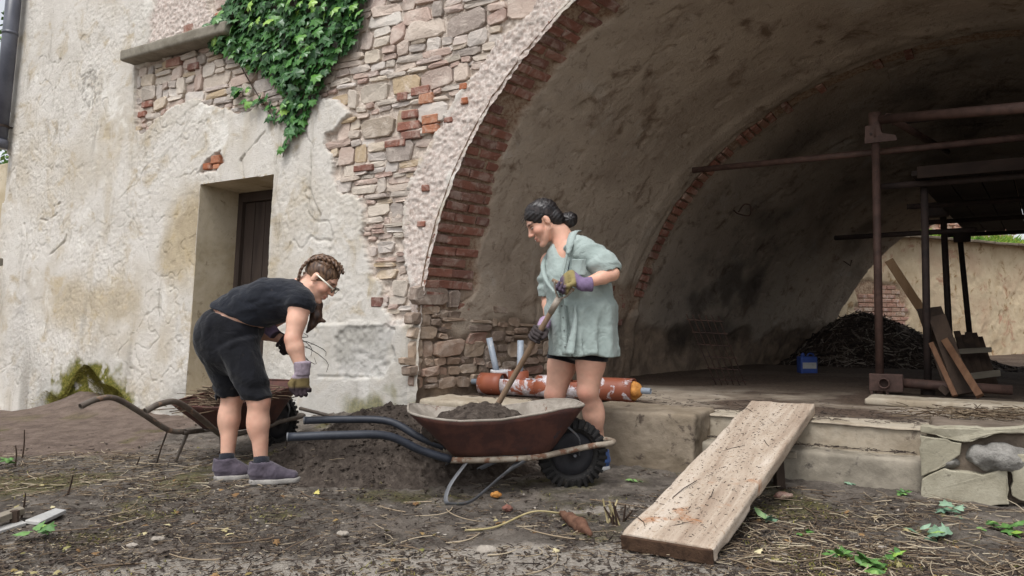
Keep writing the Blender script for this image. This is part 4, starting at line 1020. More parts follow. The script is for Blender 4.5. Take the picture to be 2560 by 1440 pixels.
v, f = vx.mesh(1); obj('body', new_mesh('body', v + cb, f, True), BLUE, can)
mb = MB(); mb.box(cb + np.array([0, -.0775, .105]), (.16, .004, .07)); mb.build('label_band', m_flat('pale_label', (150, 150, 150), (172, 170, 166), 5), can)
MB().tube(spline([cb + [0, 0, .20], cb + [.02, 0, .24], cb + [.07, 0, .235], cb + [.085, 0, .19]], 10), .009, 6).build('handle', BLUE, can, True)
def vpx(x, y, tries=60):                                    # where a line of sight meets the vault
    d = ray(x, y); best = None
    s, q = np.meshgrid(np.linspace(.1, 7.9, 160), np.linspace(.02, .95, 160), indexing='ij'); P = VP(s, q) - _C
    t = (P @ d) / (d @ d); dist = np.linalg.norm(P - t[..., None] * d, axis=-1); i = np.unravel_index(np.argmin(dist), dist.shape); return float(s[i]), float(q[i])
s_, q_ = vpx(1838, 532); p, R = vframe(s_, q_); n_ = R[:, 1]; h_ = p + n_ * .03
ring = MB().tube(spline([p - n_ * .03, p + n_ * .05, h_ + n_ * .10 + T * .07 + up_ * .02, h_ + n_ * .09 + T * .09 + up_ * .12, h_ + n_ * .07 + up_ * .13 + T * .03, p + n_ * .05 + up_ * .02], 22), .008, 6).build('iron_ring', IRON, None, True)
props(ring, 'bent iron ring hanging from the dark vault', 'iron ring')
s_, q_ = vpx(2112, 655); p, R = vframe(s_, q_); n_ = R[:, 1]
props(MB().tube([p - n_ * .02, p + n_ * .1, p + n_ * .12 + up_ * .09], .008, 6).build('iron_hook', IRON), 'small iron hook in the vault near its far mouth', 'hook')
# ================================================================== wheelbarrows
RUSTY = m_metal('rusty_tray', (84, 52, 43), (64, 40, 36), (50, 48, 54), .8, .60); TRAYIN = m_metal('cement_crusted_steel', (152, 144, 134), (126, 118, 108), (104, 80, 66), .9, .58)
SLEEVE = m_metal('blue_black_sleeve', (34, 38, 47), (44, 48, 57), (96, 96, 96), .5, .70); FRAMEM = m_metal('worn_frame_tube', (150, 140, 126), (124, 112, 98), (106, 76, 58), .75, .52)
STEELF = m_metal('flat_steel', (96, 98, 102), (78, 78, 80), (110, 86, 70), .55, .62); RUBBER = m_flat('black_rubber', (30, 29, 29), (42, 40, 39), 9, .75, .003, None, .3, (70, 64, 58)); HUB = m_flat('dark_hub', (34, 34, 38), (46, 45, 48), 7, .6, .002)
GREYT = m_metal('grey_steel_tube', (98, 90, 82), (80, 70, 62), (128, 104, 86), .6, .56)
def seloop(hx0, hx1, hy, z, n=44, p=.42, taper=1.0):        # rounded rectangle loop; taper narrows towards the front
    L = []
    for k in range(n):
        t = 2 * math.pi * k / n; c, s = math.cos(t), math.sin(t)
        x = (hx0 + hx1) / 2 + (hx1 - hx0) / 2 * math.copysign(abs(c) ** p, c); y = hy * math.copysign(abs(s) ** p, s)
        f = (x - hx0) / (hx1 - hx0); L.append((x, y * (1 + (taper - 1) * f), z(f) if callable(z) else z))
    return np.array(L)
def wheelbarrow(name, pos, heading, label, path, legs, tray, frame_mat, sleeve_mat, sleeve_r, tray_mat, inside=None, wheel_r=.2):
    root = thing(name, pos, label, 'wheelbarrow'); c, s = math.cos(heading), math.sin(heading); Rm = np.array([[c, -s, 0], [s, c, 0], [0, 0, 1.]]); pos = np.asarray(pos, float)
    X = lambda p: pos + np.asarray(p, float) @ Rm.T
    # tray shell
    (b0, b1_, bw, bz), (r0, r1, rw, rz), tp = tray; lo = seloop(b0, b1_, bw, bz, taper=.8); hi = seloop(r0, r1, rw, rz, taper=tp); n = len(lo); lev = 9; v = []
    for i in range(lev):
        t = i / (lev - 1); v += list(X(lo * (1 - t) + hi * t + np.array([0, 0, .0])))
    f = [(i * n + k, i * n + (k + 1) % n, (i + 1) * n + (k + 1) % n, (i + 1) * n + k) for i in range(lev - 1) for k in range(n)] + [tuple(range(n - 1, -1, -1))]
    v = np.array(v); v += (.004 * fbm(v, 9, 3, 4))[:, None]
    o = obj('tray', (v, f, True), tray_mat, root); o.data.materials.append(inside or tray_mat)
    m = o.modifiers.new('thick', 'SOLIDIFY'); m.thickness = .006; m.offset = 1.0; m.use_rim = True; m.material_offset = 0
    # inner lining a hair inside the shell
    if inside is not None:
        vi = []
        for i in range(lev):
            t = i / (lev - 1); q = lo * (1 - t) + hi * t; cen = q.mean(0); vi += list(X(cen + (q - cen) * np.array([.985, .975, 1]) + np.array([0, 0, .006 * (1 - t)])))
        obj('tray_lining', (np.array(vi), [tuple(reversed(a)) for a in f], True), inside, root)
    MB().tube(np.vstack([X(hi), X(hi[:1])]), .0075, 6, False).build('tray_rim', inside or tray_mat, root, True)
    for sgn in (-1, 1):
        P = [X((a, b * sgn, z)) for a, b, z in path['grip']]; ps = spline(P, 26)
        MB().tube(ps, sleeve_r, 14).build('handle', sleeve_mat, root, True)
        if path.get('hollow'): d = ps[0] - ps[1]; d /= np.linalg.norm(d); MB().hollow(ps[0] + d * .006, ps[0] - d * .02, sleeve_r * 1.03, sleeve_r * .75, 14).build('handle_end', sleeve_mat, root)
        else: MB().tube([ps[0] + (ps[0] - ps[1]) * .0, ps[0] - (ps[1] - ps[0]) / np.linalg.norm(ps[1] - ps[0]) * .008], sleeve_r * 1.06, 14).build('handle_cap', STEELF, root)
        lg = [X((a, b * sgn, z)) for a, b, z in legs]
        MB().tube(spline(lg, 30) if path.get('curvy', True) else lg, .013, 6, True, (1.0, .32)).build('leg', STEELF if path.get('curvy', True) else frame_mat, root)
        if not path.get('curvy', True): MB().tube([X((-.66, .2 * sgn, .2)), X((-.70, .27 * sgn, .0))], .012, 6).build('leg', frame_mat, root)
        else: MB().tube([X((-.44, .20 * sgn, .115)), X((-.30, .08 * sgn, .20))], .008, 6).build('leg_brace', STEELF, root)
        st = [X((.0 + .03, .06 * sgn, .20)), X((.02, .10 * sgn, .30)), X((-.06, .13 * sgn, .38))]
        MB().tube(spline(st, 10), .012, 6, True, (1, .4)).build('wheel_strut', STEELF, root)
    fp = [X(q) for q in path['frame']] ; fl_ = [X((q[0], -q[1], q[2])) for q in path['frame'][::-1]]
    MB().tube(spline(fp + fl_, 60), .017, 10).build('frame_tube', frame_mat, root, True)
    for xx in path.get('ties', (-.55, -.28)): MB().tube([X((xx, .165, .205)), X((xx, -.165, .205))], .011, 6).build('cross_bar', frame_mat, root)
    # wheel
    wc = np.array([0, 0, wheel_r]); wh = obj('wheel', None, None) if False else None
    prof = [(.62, .012), (.66, .030), (.74, .036), (.86, .037), (.95, .030), (1.0, .016), (1.0, -.016), (.95, -.030), (.86, -.037), (.74, -.036), (.66, -.030), (.62, -.012)]; K = 48; v = []
    for k in range(K):
        t = 2 * math.pi * k / K
        for r, y in prof: v.append(X(wc + np.array([math.cos(t) * r * wheel_r, y, math.sin(t) * r * wheel_r])))
    m_ = len(prof); f = [(k * m_ + j, k * m_ + (j + 1) % m_, ((k + 1) % K) * m_ + (j + 1) % m_, ((k + 1) % K) * m_ + j) for k in range(K) for j in range(m_)]
    whl = thing('wheel', X(wc), None, None); attach(whl, root)
    obj('tyre', (np.array(v), f, True), RUBBER, whl)
    mb = MB()
    for k in range(30):
        t = 2 * math.pi * (k + .5) / 30; rd = np.array([math.cos(t), 0, math.sin(t)]); tg = np.array([-math.sin(t), 0, math.cos(t)])
        for sg in (-1, 1):
            cc = wc + rd * wheel_r * .87 + np.array([0, sg * .036, 0]) + tg * sg * .004; mb.box(X(cc), (wheel_r * .29, .022, .020), Rm @ np.stack([rd, [0, 1, 0], np.cross(rd, [0, 1, 0])], 1) @ rotm((1, 0, 0), 0) @ rotm((0, 0, 1), -sg * .22))
    props(mb.build('tread_lugs', RUBBER, whl, bevel=.003), kind='stuff')
    hp_ = [(.0, .034), (.10, .034), (.13, .022), (.30, .020), (.42, .026), (.60, .018), (.64, .010)]; v = []; K = 36
    for sg in (1, -1):
        for r, y in hp_:
            for k in range(K):
                t = 2 * math.pi * k / K; v.append(X(wc + np.array([math.cos(t) * r * wheel_r, sg * y, math.sin(t) * r * wheel_r])))
    f = []
    for b in (0, len(hp_)):
        for i in range(len(hp_) - 1): f += [((b + i) * K + k, (b + i) * K + (k + 1) % K, (b + i + 1) * K + (k + 1) % K, (b + i + 1) * K + k) for k in range(K)]
    obj('hub', (np.array(v), f, True), HUB, whl); MB().tube([X(wc + [0, -.09, 0]), X(wc + [0, .09, 0])], .009, 8).build('axle', STEELF, whl)
    return root, X
w1 = onz(1430, 1219, 0.0); h1 = onz(770, 1097, .36); h2 = onz(722, 1047, .39); hm = (h1 + h2) / 2; hd1 = math.atan2(w1[1] - hm[1], w1[0] - hm[0]); z1_ = 0.0
bar1, X1 = wheelbarrow('wheelbarrow', w1, hd1, 'rust-brown wheelbarrow of soil with long blue-black handles, nearest the camera',
    dict(grip=[(-1.56, .315, .375), (-1.30, .305, .378), (-1.06, .275, .365), (-.88, .225, .275), (-.72, .185, .215)], frame=[(-.74, .185, .212), (-.55, .165, .203), (-.25, .135, .205), (-.08, .10, .225), (.10, .092, .255), (.21, .075, .262), (.245, .02, .262)]),
    [(-.62, .165, .205), (-.72, .26, .10), (-.75, .315, .03), (-.72, .32, .006), (-.62, .31, .012), (-.52, .26, .07), (-.42, .19, .13), (-.28, .14, .20)],
    ((-.70, -.14, .165, .228), (-.95, .05, .315, lambda f: .478 - .06 * math.sin(math.pi * min(1, f * 1.15)) * (1 - .35 * f) + .015 * f), .72), FRAMEM, SLEEVE, .0225, RUSTY, TRAYIN)
SOIL = Mat('dug_soil', .98, .08); _a = SOIL.noise(16, 8, .75, .3); _f = SOIL.noise(70, 5, .8)
_c = SOIL.ramp(_a, [(.3, (54, 48, 44)), (.5, (78, 70, 64)), (.68, (104, 95, 87))]); _c = SOIL.mix(SOIL.math('MULTIPLY', SOIL.rng(_f, .6, .72), .6), _c, (136, 122, 106)); SOIL.color(_c); SOIL.bump(_a, .03, .7).bump(_f, .012, .8); SOIL = SOIL.m
vx = Vox(np.array([-.92, -.27, .2]), np.array([-.12, .27, .56]), .0075); vx.ell((-.53, .02, .365), (.26, .21, .125)); vx.ell((-.60, .03, .345), (.27, .22, .075), None, .05)
vx.shift(lambda X: .028 * fbm(X, 16, 4, 3) + .012 * fbm(X, 50, 2, 6)); v, f = vx.mesh(0)
props(obj('soil_load', new_mesh('soil_load', X1(v), f, True), SOIL), 'dark crumbly soil lying in the nearest wheelbarrow', 'soil')
w2 = onz(692, 1121, -.0); h2m = np.array([-2.36, 4.5, 0]); hd2 = math.atan2(w2[1] - h2m[1], w2[0] - h2m[0])
bar2, X2 = wheelbarrow('wheelbarrow', w2, hd2, 'older rusty wheelbarrow of cut brush with bare bent tube handles, by the doorway',
    dict(grip=[(-1.40, .275, .455), (-1.30, .275, .485), (-1.17, .27, .478), (-.98, .255, .36), (-.80, .235, .235), (-.68, .2, .205)], frame=[(-.70, .20, .203), (-.5, .165, .2), (-.25, .135, .205), (-.08, .095, .215), (.10, .09, .22), (.21, .075, .225), (.24, .02, .225)], hollow=True, curvy=False),
    [(-.80, .235, .225), (-.82, .27, .11), (-.84, .29, .0)],
    ((-.60, -.14, .17, .225), (-.80, .06, .30, lambda f: .40 + .11 * f), .8), GREYT, GREYT, .0185, RUSTY, None)
def bp(R):
    x, y = R.normal(-.42, .18), R.normal(0, .13); return X2((x, y, .38 + .09 * math.exp(-((x + .4) / .25) ** 2) + R.uniform(-.03, .04))), np.array([0, 0, 1.])
v, f, t = sticks(330, bp, (.08, .42), (.002, .005), 17, .28, 3, 3); props(obj('cut_brush', new_mesh('cut_brush', v, f, False, dict(tone=t * .7)), STICK), 'tangle of cut roots and twigs filling the older wheelbarrow', 'brush', None, 'stuff')

# ================================================================== soil heap
hx, hy = -.80, 5.08
def heap1(X, Y):
    r = np.sqrt((np.where(X < hx, (X - hx) / .95, (X - hx) / 1.1)) ** 2 + (np.where(Y < hy, (Y - hy) / .72, (Y - hy) / .62)) ** 2)
    return .37 * np.clip(1 - r, 0, 1) ** 1.05 + .05 * np.exp(-((X - hx + .25) / .2) ** 2 - ((Y - hy - .05) / .2) ** 2) + .03 * np.exp(-((X - hx - .15) / .16) ** 2 - ((Y - hy + .05) / .2) ** 2)
xs, ys = np.arange(hx - 1.05, hx + 1.25, .0105), np.arange(hy - .85, hy + .75, .0105); X, Y = np.meshgrid(xs, ys, indexing='ij'); p = P3(X, Y); H_ = heap1(X, Y); gz0 = ground_z(X, Y)[0]
amp = sstep(.0, .08, H_); Z = gz0 + H_ - .02 * (1 - amp) - .012 + amp * (.030 * fbm(p, 9, 4, 3) + .022 * fbm(p, 30, 3, 7) + .026 * np.maximum(0, vn(p, 26, 9)) ** 1.5 + .016 * np.maximum(0, vn(p, 48, 19)))
props(obj('soil_heap', new_mesh('soil_heap', np.stack([X, Y, Z], -1).reshape(-1, 3), grid_faces(len(xs), len(ys)), True), SOIL), 'heap of dark dug soil between the two women', 'soil heap')
def gz1(x, y): return float(ground_z(np.array(x), np.array(y))[0]) + float(heap1(np.array(x), np.array(y))) * .97
# tool shaft sticking out behind the heap
props(MB().tube([at(750, 1021, 5.35), at(850, 1046, 5.2)], .013, 8).build('tool_shaft', GREYT, None, True), 'bare grey rod resting on the back of the soil heap', 'rod')

# ================================================================== plank ramp
PLK = Mat('weathered_plank', .9, .15); _g = PLK.noise(7, 8, .7, .6, (1, .10, 1)); _k = PLK.noise(30, 6, .75); _s = PLK.noise(130, 3, .7, 0, (1, .5, 1))
_c = PLK.ramp(_g, [(.3, (128, 108, 92)), (.5, (172, 157, 141)), (.7, (200, 189, 176))]); _c = PLK.mix(PLK.rng(_k, .56, .7), _c, (140, 116, 92)); _c = PLK.mix(PLK.rng(PLK.noise(2.4, 6, .7, .5, None, (3, 5, 2)), .58, .72), _c, (150, 100, 60))
_c = PLK.mix(PLK.math('MULTIPLY', PLK.rng(_s, .58, .67), .6), _c, (62, 48, 38)); PLK.color(_c); PLK.bump(_g, .006, .6).bump(_k, .004, .5)
pl0, pl1 = onz(1545, 1342, .075), onz(1790, 1358, .075); pt0, pt1 = onz(1890, 1000, .44), onz(2024, 1010, .44)
ca, cb_ = (pl0 + pl1) / 2, (pt0 + pt1) / 2; xd = cb_ - ca; Lp = np.linalg.norm(xd); R = frame(xd); wid = .40
print('plank', ca, cb_, Lp, np.linalg.norm(pl1 - pl0), np.linalg.norm(pt1 - pt0))
ramp = thing('plank_ramp', ca, 'wide pale weathered plank ramp leaning from the soil up to the terrace', 'plank')
def plank_mesh(Lx, wy, tz, h=.011, seed=2):
    vx = Vox((-.02 - wy / 2, -.02, -.03 - tz), (.02 + wy / 2, Lx + .02, .03), h); vx.box((0, Lx / 2, -tz / 2), (wy / 2, Lx / 2, tz / 2), None, .003, .002)
    vx.shift(lambda X: .004 * fbm(X * [1, .15, 1], 30, 3, seed) + .006 * fbm(X, 5, 3, seed + 3)); return vx.mesh(1)
v, f = plank_mesh(Lp, wid, .068); M = Matrix.Identity(4); Rp = np.stack([-R[:, 1], R[:, 0], R[:, 2]], 1)
for i in range(3):
    for j in range(3): M[i][j] = float(Rp[i][j])
    M[i][3] = float(ca[i])
obj('plank_body', new_mesh('plank_body', v, f, True), PLK.m, ramp, M)
mb = MB(); mb.box(ca - R[:, 0] * .012 - R[:, 2] * .036, (.016, wid - .004, .062), R); mb.build('end_grain', m_flat('wet_end_grain', (58, 42, 32), (82, 62, 48), 22, .95, .01), ramp, bevel=.004)
def on_plank(a, b): return ca + R[:, 0] * a + R[:, 1] * b
def pp(R2): return on_plank(R2.uniform(.05, Lp - .05), R2.uniform(-wid / 2 + .02, wid / 2 - .02)) + R[:, 2] * .002, R[:, 2]
v, f, t = sticks(520, pp, (.004, .022), (.0008, .0022), 23, .06); props(obj('crumbs', new_mesh('crumbs', v, f, False, dict(tone=t * .3)), TWIGD, ramp), kind='stuff')
v, f, t = sticks(7, pp, (.12, .3), (.002, .003), 29, .05); props(obj('twigs', new_mesh('twigs', v, f, False, dict(tone=t * .4)), TWIGD, ramp), kind='stuff')
tq = onz(1916, 1222, 0.0); prop_ = thing('wood_prop', tq, 'short wooden prop under the plank ramp', 'wood prop')
for (dx, h) in ((0, .20), (.09, .17)):
    mb = MB(); mb.box(tq + np.array([dx, .05, h / 2 - .01]), (.05, .07, h), rotm((0, 1, 0), .12 - dx * 2)); mb.build('prop_leg', WOODD, prop_, bevel=.004)
mb = MB(); mb.box(tq + np.array([.06, .06, .19]), (.26, .06, .035), rotm((0, 0, 1), -.3)); mb.build('prop_rail', WOODG, prop_, bevel=.004)

# ================================================================== orange pipes
def m_orange(name, th):
    m = Mat(name, .5, .4); n = m.noise(7, 7, .7, .6); c = m.mix(m.rng(m.noise(3, 4, .5), .4, .6), (146, 84, 60), (130, 72, 52)); c = m.mix(m.rng(n, th, th + .05), c, m.mix(m.rng(m.noise(30, 4), .4, .6), (206, 200, 206), (176, 166, 166)))
    m.color(c); m.bump(m.rng(n, th, th + .08), .004, .6); return m.m
ORG, ORGW = m_orange('orange_pipe', .57), m_orange('orange_pipe_plastered', .47); GPIPE = m_flat('grey_plastic_pipe', (134, 144, 156), (150, 158, 168), 4, .45, .001, None, .4, (180, 180, 180))
pa, pb = onz(1203, 986, .345), onz(1588, 1007, .345); r_o = .088; pa = pa + np.array([0, .05, r_o]); pb = pb + np.array([0, .05, r_o]); ax = (pb - pa); Lq = np.linalg.norm(ax); ax /= Lq
Fr = frame(ax)
def shell(t0, t1, a0, a1, r, th, n=26, m=4):
    v = []; ang = np.linspace(a0, a1, n)
    for rr in (r, r - th):
        for i in range(m):
            c = pa + ax * Lq * (t0 + (t1 - t0) * i / (m - 1))
            for a in ang: v.append(c + rr * (Fr[:, 1] * math.cos(a) + Fr[:, 2] * math.sin(a)))
    f = []; k = m * n
    for i in range(m - 1):
        for j in range(n - 1): q = (i * n + j, i * n + j + 1, (i + 1) * n + j + 1, (i + 1) * n + j); f += [q, tuple(x + k for x in reversed(q))]
    for j in range(n - 1): f += [(j + 1, j, k + j, k + j + 1), ((m - 1) * n + j, (m - 1) * n + j + 1, k + (m - 1) * n + j + 1, k + (m - 1) * n + j)]
    for i in range(m - 1): f += [(i * n, (i + 1) * n, k + (i + 1) * n, k + i * n), ((i + 1) * n + n - 1, i * n + n - 1, k + i * n + n - 1, k + (i + 1) * n + n - 1)]
    return np.array(v), f, True
hp1 = thing('orange_pipe', (pa + pb) / 2 - np.array([0, 0, r_o]), 'plaster-smeared orange pipe lying on the terrace with a grey pipe through it', 'pipe'); U_ = math.pi / 2
for (t0, t1, op, mt) in ((0, .16, 0, ORG), (.16, .40, .95, ORGW), (.40, .60, 0, ORGW), (.60, .76, .95, ORGW), (.76, 1.0, 0, ORG)):
    obj('pipe_section', shell(t0 + .001, t1 - .001, U_ + op, U_ + 2 * math.pi - op + (0 if op else .0), r_o if op else r_o + .004, .006), mt, hp1)
MB().hollow(pa - ax * .09 + Fr[:, 2] * .012, pb + ax * .13 + Fr[:, 2] * .0, .024, .020, 16).build('inner_pipe', GPIPE, hp1, True)
FOAM = m_flat('yellow_foam', (178, 118, 58), (196, 142, 80), 14, .85, .01, None, .2, (150, 92, 44))
vx = Vox(pb - .16, pb + .16, .007); vx.cone(pb - ax * .05, pb - ax * .005, .070, .070); 
for i in range(9): a = RNG.uniform(0, 6.28); vx.ell(pb + ax * RNG.uniform(.0, .025) + (Fr[:, 1] * math.cos(a) + Fr[:, 2] * math.sin(a)) * RNG.uniform(.03, .075), np.full(3, RNG.uniform(.014, .026)), None, .012)
vx.shift(lambda X: .008 * fbm(X, 30, 3, 3)); vx.build('foam_plug', FOAM, hp1, 1)
for i, (x, y, tilt, lab, tl, lean) in enumerate(((1258, 986, -.10, 'orange pipe stub with putty on its rim, holding a leaning grey tube', .30, -.22), (1296, 988, .0, 'clean upright orange pipe stub holding an upright grey tube', .29, .02))):
    c = onz(x, y, .335); rt = thing('pipe_stub', c, lab, 'pipe'); d = np.array([math.sin(tilt), 0, math.cos(tilt)]); MB().hollow(c + [0, 0, .01], c + d * .205, .088 if i else .08, .08 if i else .073, 28).build('pipe_section', ORG if i else ORGW, rt, True)
    d2 = np.array([math.sin(lean), 0, math.cos(lean)]); c2 = c + np.array([-.02 if i == 0 else .01, 0, .03]); MB().hollow(c2, c2 + d2 * (.46 if i == 0 else .43), .027, .023, 18).build('grey_tube', GPIPE, rt, True)
    if i == 0:
        vx = Vox(c + [-.16, -.14, .06], c + [.16, .14, .28], .006); top = c + d * .2
        for k in range(22): a = k / 22 * 6.283; q = top + np.array([math.cos(a) * .08, math.sin(a) * .08, 0]); vx.cone(q, q - d * RNG.uniform(.01, .09), .012, .008, .012)
        vx.build('putty', m_flat('grey_putty', (178, 178, 182), (196, 196, 198), 12, .8, .004), rt, 1)

# ================================================================== small loose things in the yard
def lump(name, c, r, mat, label, cat, seed=1, amp=.3, group=None, h=None):
    r = np.asarray(r, float); h = h or r.min() / 5; vx = Vox(-r * 1.5, r * 1.5, h); vx.ell((0, 0, 0), r); s = r.min(); vx.shift(lambda X: s * amp * (fbm(X / s + seed * 7.3, .9, 3, seed) + .4 * vn(X / s, 3, seed))); v, f = vx.mesh(1)
    return props(obj(name, new_mesh(name, v + np.asarray(c, float), f, True), mat), label, cat, group)
PEB = m_flat('grey_pebble', (140, 132, 122), (166, 158, 148), 9, .9, .004)
lump('concrete_block', onz(418, 1076, -.02) + [0, .6, .07], (.11, .09, .085), CONCRETE, 'squat pale concrete block behind the older wheelbarrow', 'block', 4, .12)
c = onz(1240, 1243); lump('bread_crust', c + [0, 0, .015], (.032, .022, .016), FOAM, 'orange crust-like lump beside the near barrow leg', 'foam lump', 6, .5)
for i, (x, y, r, lb) in enumerate(((1215, 1382, .03, 'grey stone in front of the long stem, bottom centre'), (857, 1338, .02, 'flat grey pebble below the soil heap'), (330, 1368, .018, 'lone pale stone on the dark soil, lower left'), (395, 1352, .02, 'flat whitish stone right of the lone pale stone'), (1960, 1392, .014, 'small pale stone left of the bottom right leaves'), (2205, 1372, .014, 'small light stone between the green leaves, lower right'))):
    lump('stone', onz(x, y) + [0, 0, r * .35], (r * 1.5, r, r * .6), PEB, lb, 'stone', 20 + i, .45)
c = onz(1268, 1276); lump('brick_fragment', c + [0, 0, .012], (.03, .02, .016), BRICK_M, 'small dark red brick fragment right of the near barrow leg', 'brick fragment', 9, .5)
c = onz(1958, 1246); lump('brick_fragment', c + [0, 0, .015], (.05, .03, .02), BRICK_M, 'dark red brick fragment in the shade of the ramp', 'brick fragment', 10, .5)
# torn root with a long pale stem
rt = thing('root_stump', onz(1440, 1335), 'torn brown root stump with a long pale stem, right of centre', 'root')
A_ = [onz(1405, 1293) + [0, 0, .02], onz(1425, 1312) + [0, 0, .03], onz(1452, 1330) + [0, 0, .03], onz(1476, 1342) + [0, 0, .015]]
vx = Vox(np.min(A_, 0) - .08, np.max(A_, 0) + .08, .006); vx.chain(A_, [.016, .026, .03, .012], .02); vx.cone(A_[2], A_[2] + np.array([.03, -.02, -.03]), .02, .008, .02); vx.shift(lambda X: .010 * fbm(X, 28, 3, 4)); vx.build('root', m_flat('root_bark', (84, 58, 46), (112, 82, 66), 14, .9, .006), rt, 1)
PALE = m_flat('pale_stem', (150, 138, 100), (176, 162, 124), 10, .8, .002)
MB().tube(spline([onz(1162, 1332) + [0, 0, .01], onz(1240, 1328) + [0, 0, .02], onz(1330, 1303) + [0, 0, .045], A_[0]], 16), .005, 6).build('stem', PALE, rt, True)
# stub of cut shoots beside the ramp
ss_ = thing('cut_shoots', onz(1545, 1312), 'clump of cut woody shoots at the foot of the ramp', 'shrub stub')
for i in range(11): b = onz(1545, 1312) + np.array([RNG.uniform(-.05, .05), RNG.uniform(-.04, .04), 0]); MB().tube([b, b + np.array([RNG.normal(0, .03), RNG.normal(0, .02), RNG.uniform(.06, .12)])], [.006, .004], 5).build('shoot', STICK if i % 3 else PALE, ss_)
# boards lying bottom left
WHT = m_flat('white_painted_board', (160, 160, 158), (180, 178, 174), 8, .7, .003, None, .3, (120, 112, 102))
def flat_board(px, z, t, mat, label, cat='board'):
    P = [onz(x, y, z) for x, y in px]; mb = MB(); mb.hexa([p - np.array([0, 0, t]) for p in P] + P); return props(mb.build('board', mat, None, bevel=.003), label, cat)
flat_board([(62, 1300), (138, 1270), (166, 1274), (100, 1305)], .03, .018, WHT, 'short white painted board lying on the soil, lower left')
flat_board([(-20, 1288), (50, 1264), (62, 1270), (-20, 1300)], .07, .03, WOODG, 'grey plank end at the left edge, lower left')
flat_board([(-10, 1318), (55, 1300), (66, 1306), (-10, 1330)], .02, .015, WHT, 'dirty white board half hidden under the grey plank end')
b = onz(36, 1316); props(MB().tube([b, b + [0, 0, .075]], .02, 6).build('wood_stake', WOODD), 'short dark wooden stake in front of the white boards', 'stake')
for i, (x, y, dx, h, lb) in enumerate(((52, 1300, .02, .13, 'thin upright twig beside the short wooden stake'), (168, 1242, .03, .12, 'thin dark twig standing right of the white board'), (38, 1166, .0, .14, 'broken stem standing at the far left edge'), (56, 1146, .01, .2, 'tall thin stem at the left edge by the bare soil'), (338, 1172, .03, .08, 'short crooked twig standing left of the older wheelbarrow legs'), (715, 1138, .005, .12, 'upright stem at the left foot of the soil heap'))):
    b = onz(x, y); props(MB().tube(spline([b, b + [dx * .4, .01, h * .5], b + [dx, 0, h]], 6), [.006, .006, .005, .005, .004, .003], 5).build('twig', STICK), lb, 'twig')
plank_px('lath', (1975, 1218), 4.6, (2520, 1278), 4.05, .03, .012, WOODG, 'long thin grey lath lying in front of the lower step', 'lath', wdir=np.array([0, -1, .3]))
plank_px('branch_piece', (1955, 1376), 3.35, (1978, 1340), 3.55, .02, .02, m_flat('cut_branch', (120, 104, 84), (146, 128, 106), 9), 'stubby cut branch piece right of the ramp foot', 'branch')

# ------------------------------------------------------------------ leaves
def leaf_mesh(name, seed, lobes=True):
    R = random.Random(seed); P = [(0, 0), (.30, -.06), (.55, .10), (.36, .34), (.42, .62), (.16, .62), (0, 1.0), (-.16, .62), (-.42, .62), (-.36, .34), (-.55, .10), (-.30, -.06)] if lobes else [(0, 0), (.2, .15), (.3, .4), (.2, .75), (0, 1.0), (-.2, .75), (-.3, .4), (-.2, .15)]
    cup = R.uniform(.10, .3); v = [(x + R.uniform(-.03, .03), y + R.uniform(-.03, .03), -cup * abs(x) - .18 * y * y + R.uniform(-.03, .03)) for x, y in P] + [(0, .42, .05)]
    n = len(P); f = [(n, i, (i + 1) % n) for i in range(n)]
    return np.array(v), f
def m_ivy(name, a, b, c, rough=.38):
    m = Mat(name, rough, .5); r = m.rnd(); n = m.noise(3, 3, .5); col = m.ramp(r, [(0, a), (.55, b), (.85, c), (1, (134, 168, 66))]); col = m.mix(m.math('MULTIPLY', m.rng(n, .45, .7), .4), col, m.mix(.5, col, (150, 178, 120))); m.color(col); m.bump(n, .01, .3); return m.m
IVYM = m_ivy('ivy_leaf', (34, 74, 34), (52, 102, 44), (84, 132, 50)); IVYS = m_leaf('ivy_leaf_mass', (30, 62, 30), (46, 90, 40), (72, 120, 50))
lm = [leaf_mesh('leaf', i) for i in range(6)]; LM = []
for i, (v, f) in enumerate(lm): me = new_mesh('leaf', v, f, False); me.materials.append(IVYM); LM.append(me)
ivy = thing('ivy', W(-1.9, 2.6), 'glossy green ivy hanging down the wall from the top edge', 'ivy'); cand = []
lo_, hi_ = IVY.min(0), IVY.max(0)
_q = np.stack([RNG.uniform(lo_[0], hi_[0], 9000), RNG.uniform(lo_[1], min(hi_[1], 5.3), 9000)], -1); _d = sdpoly(_q, IVY) + .07 * fbm(P3(_q[:, 0], _q[:, 1]), 5, 3, 4)
cand = [(_q[i], _d[i]) for i in np.where(_d < 0)[0][:1500]]
for x, y in ((600, 225), (625, 232), (645, 250), (660, 245), (612, 240), (596, 218), (672, 262), (684, 275), (690, 292), (700, 300)):
    q = np.array(uz(x, y))
    for _ in range(3): cand.append((q + RNG.normal(0, .03, 2), -.01))
def leaf_basis(q, thick):
    tilt = RNG.uniform(.25, .95); roll = RNG.normal(0, .55); twist = RNG.normal(0, .35); e = RNG.uniform(.02, thick)
    dn = -V / np.linalg.norm(V); out = -N; y = dn * math.cos(tilt) + out * math.sin(tilt); y = y * math.cos(roll) + T * math.sin(roll); x = T * math.cos(roll) - dn * math.sin(roll); x = x * math.cos(twist) + out * math.sin(twist); y -= x * (x @ y) / (x @ x); x /= np.linalg.norm(x); y /= np.linalg.norm(y); z = np.cross(x, y)
    if z @ out < 0: x, z = -x, -z
    return W(q[0], q[1], e), np.stack([x, y, z], 1)
idx = RNG.permutation(len(cand)); V_, F_, Tn, n0 = [], [], [], 0
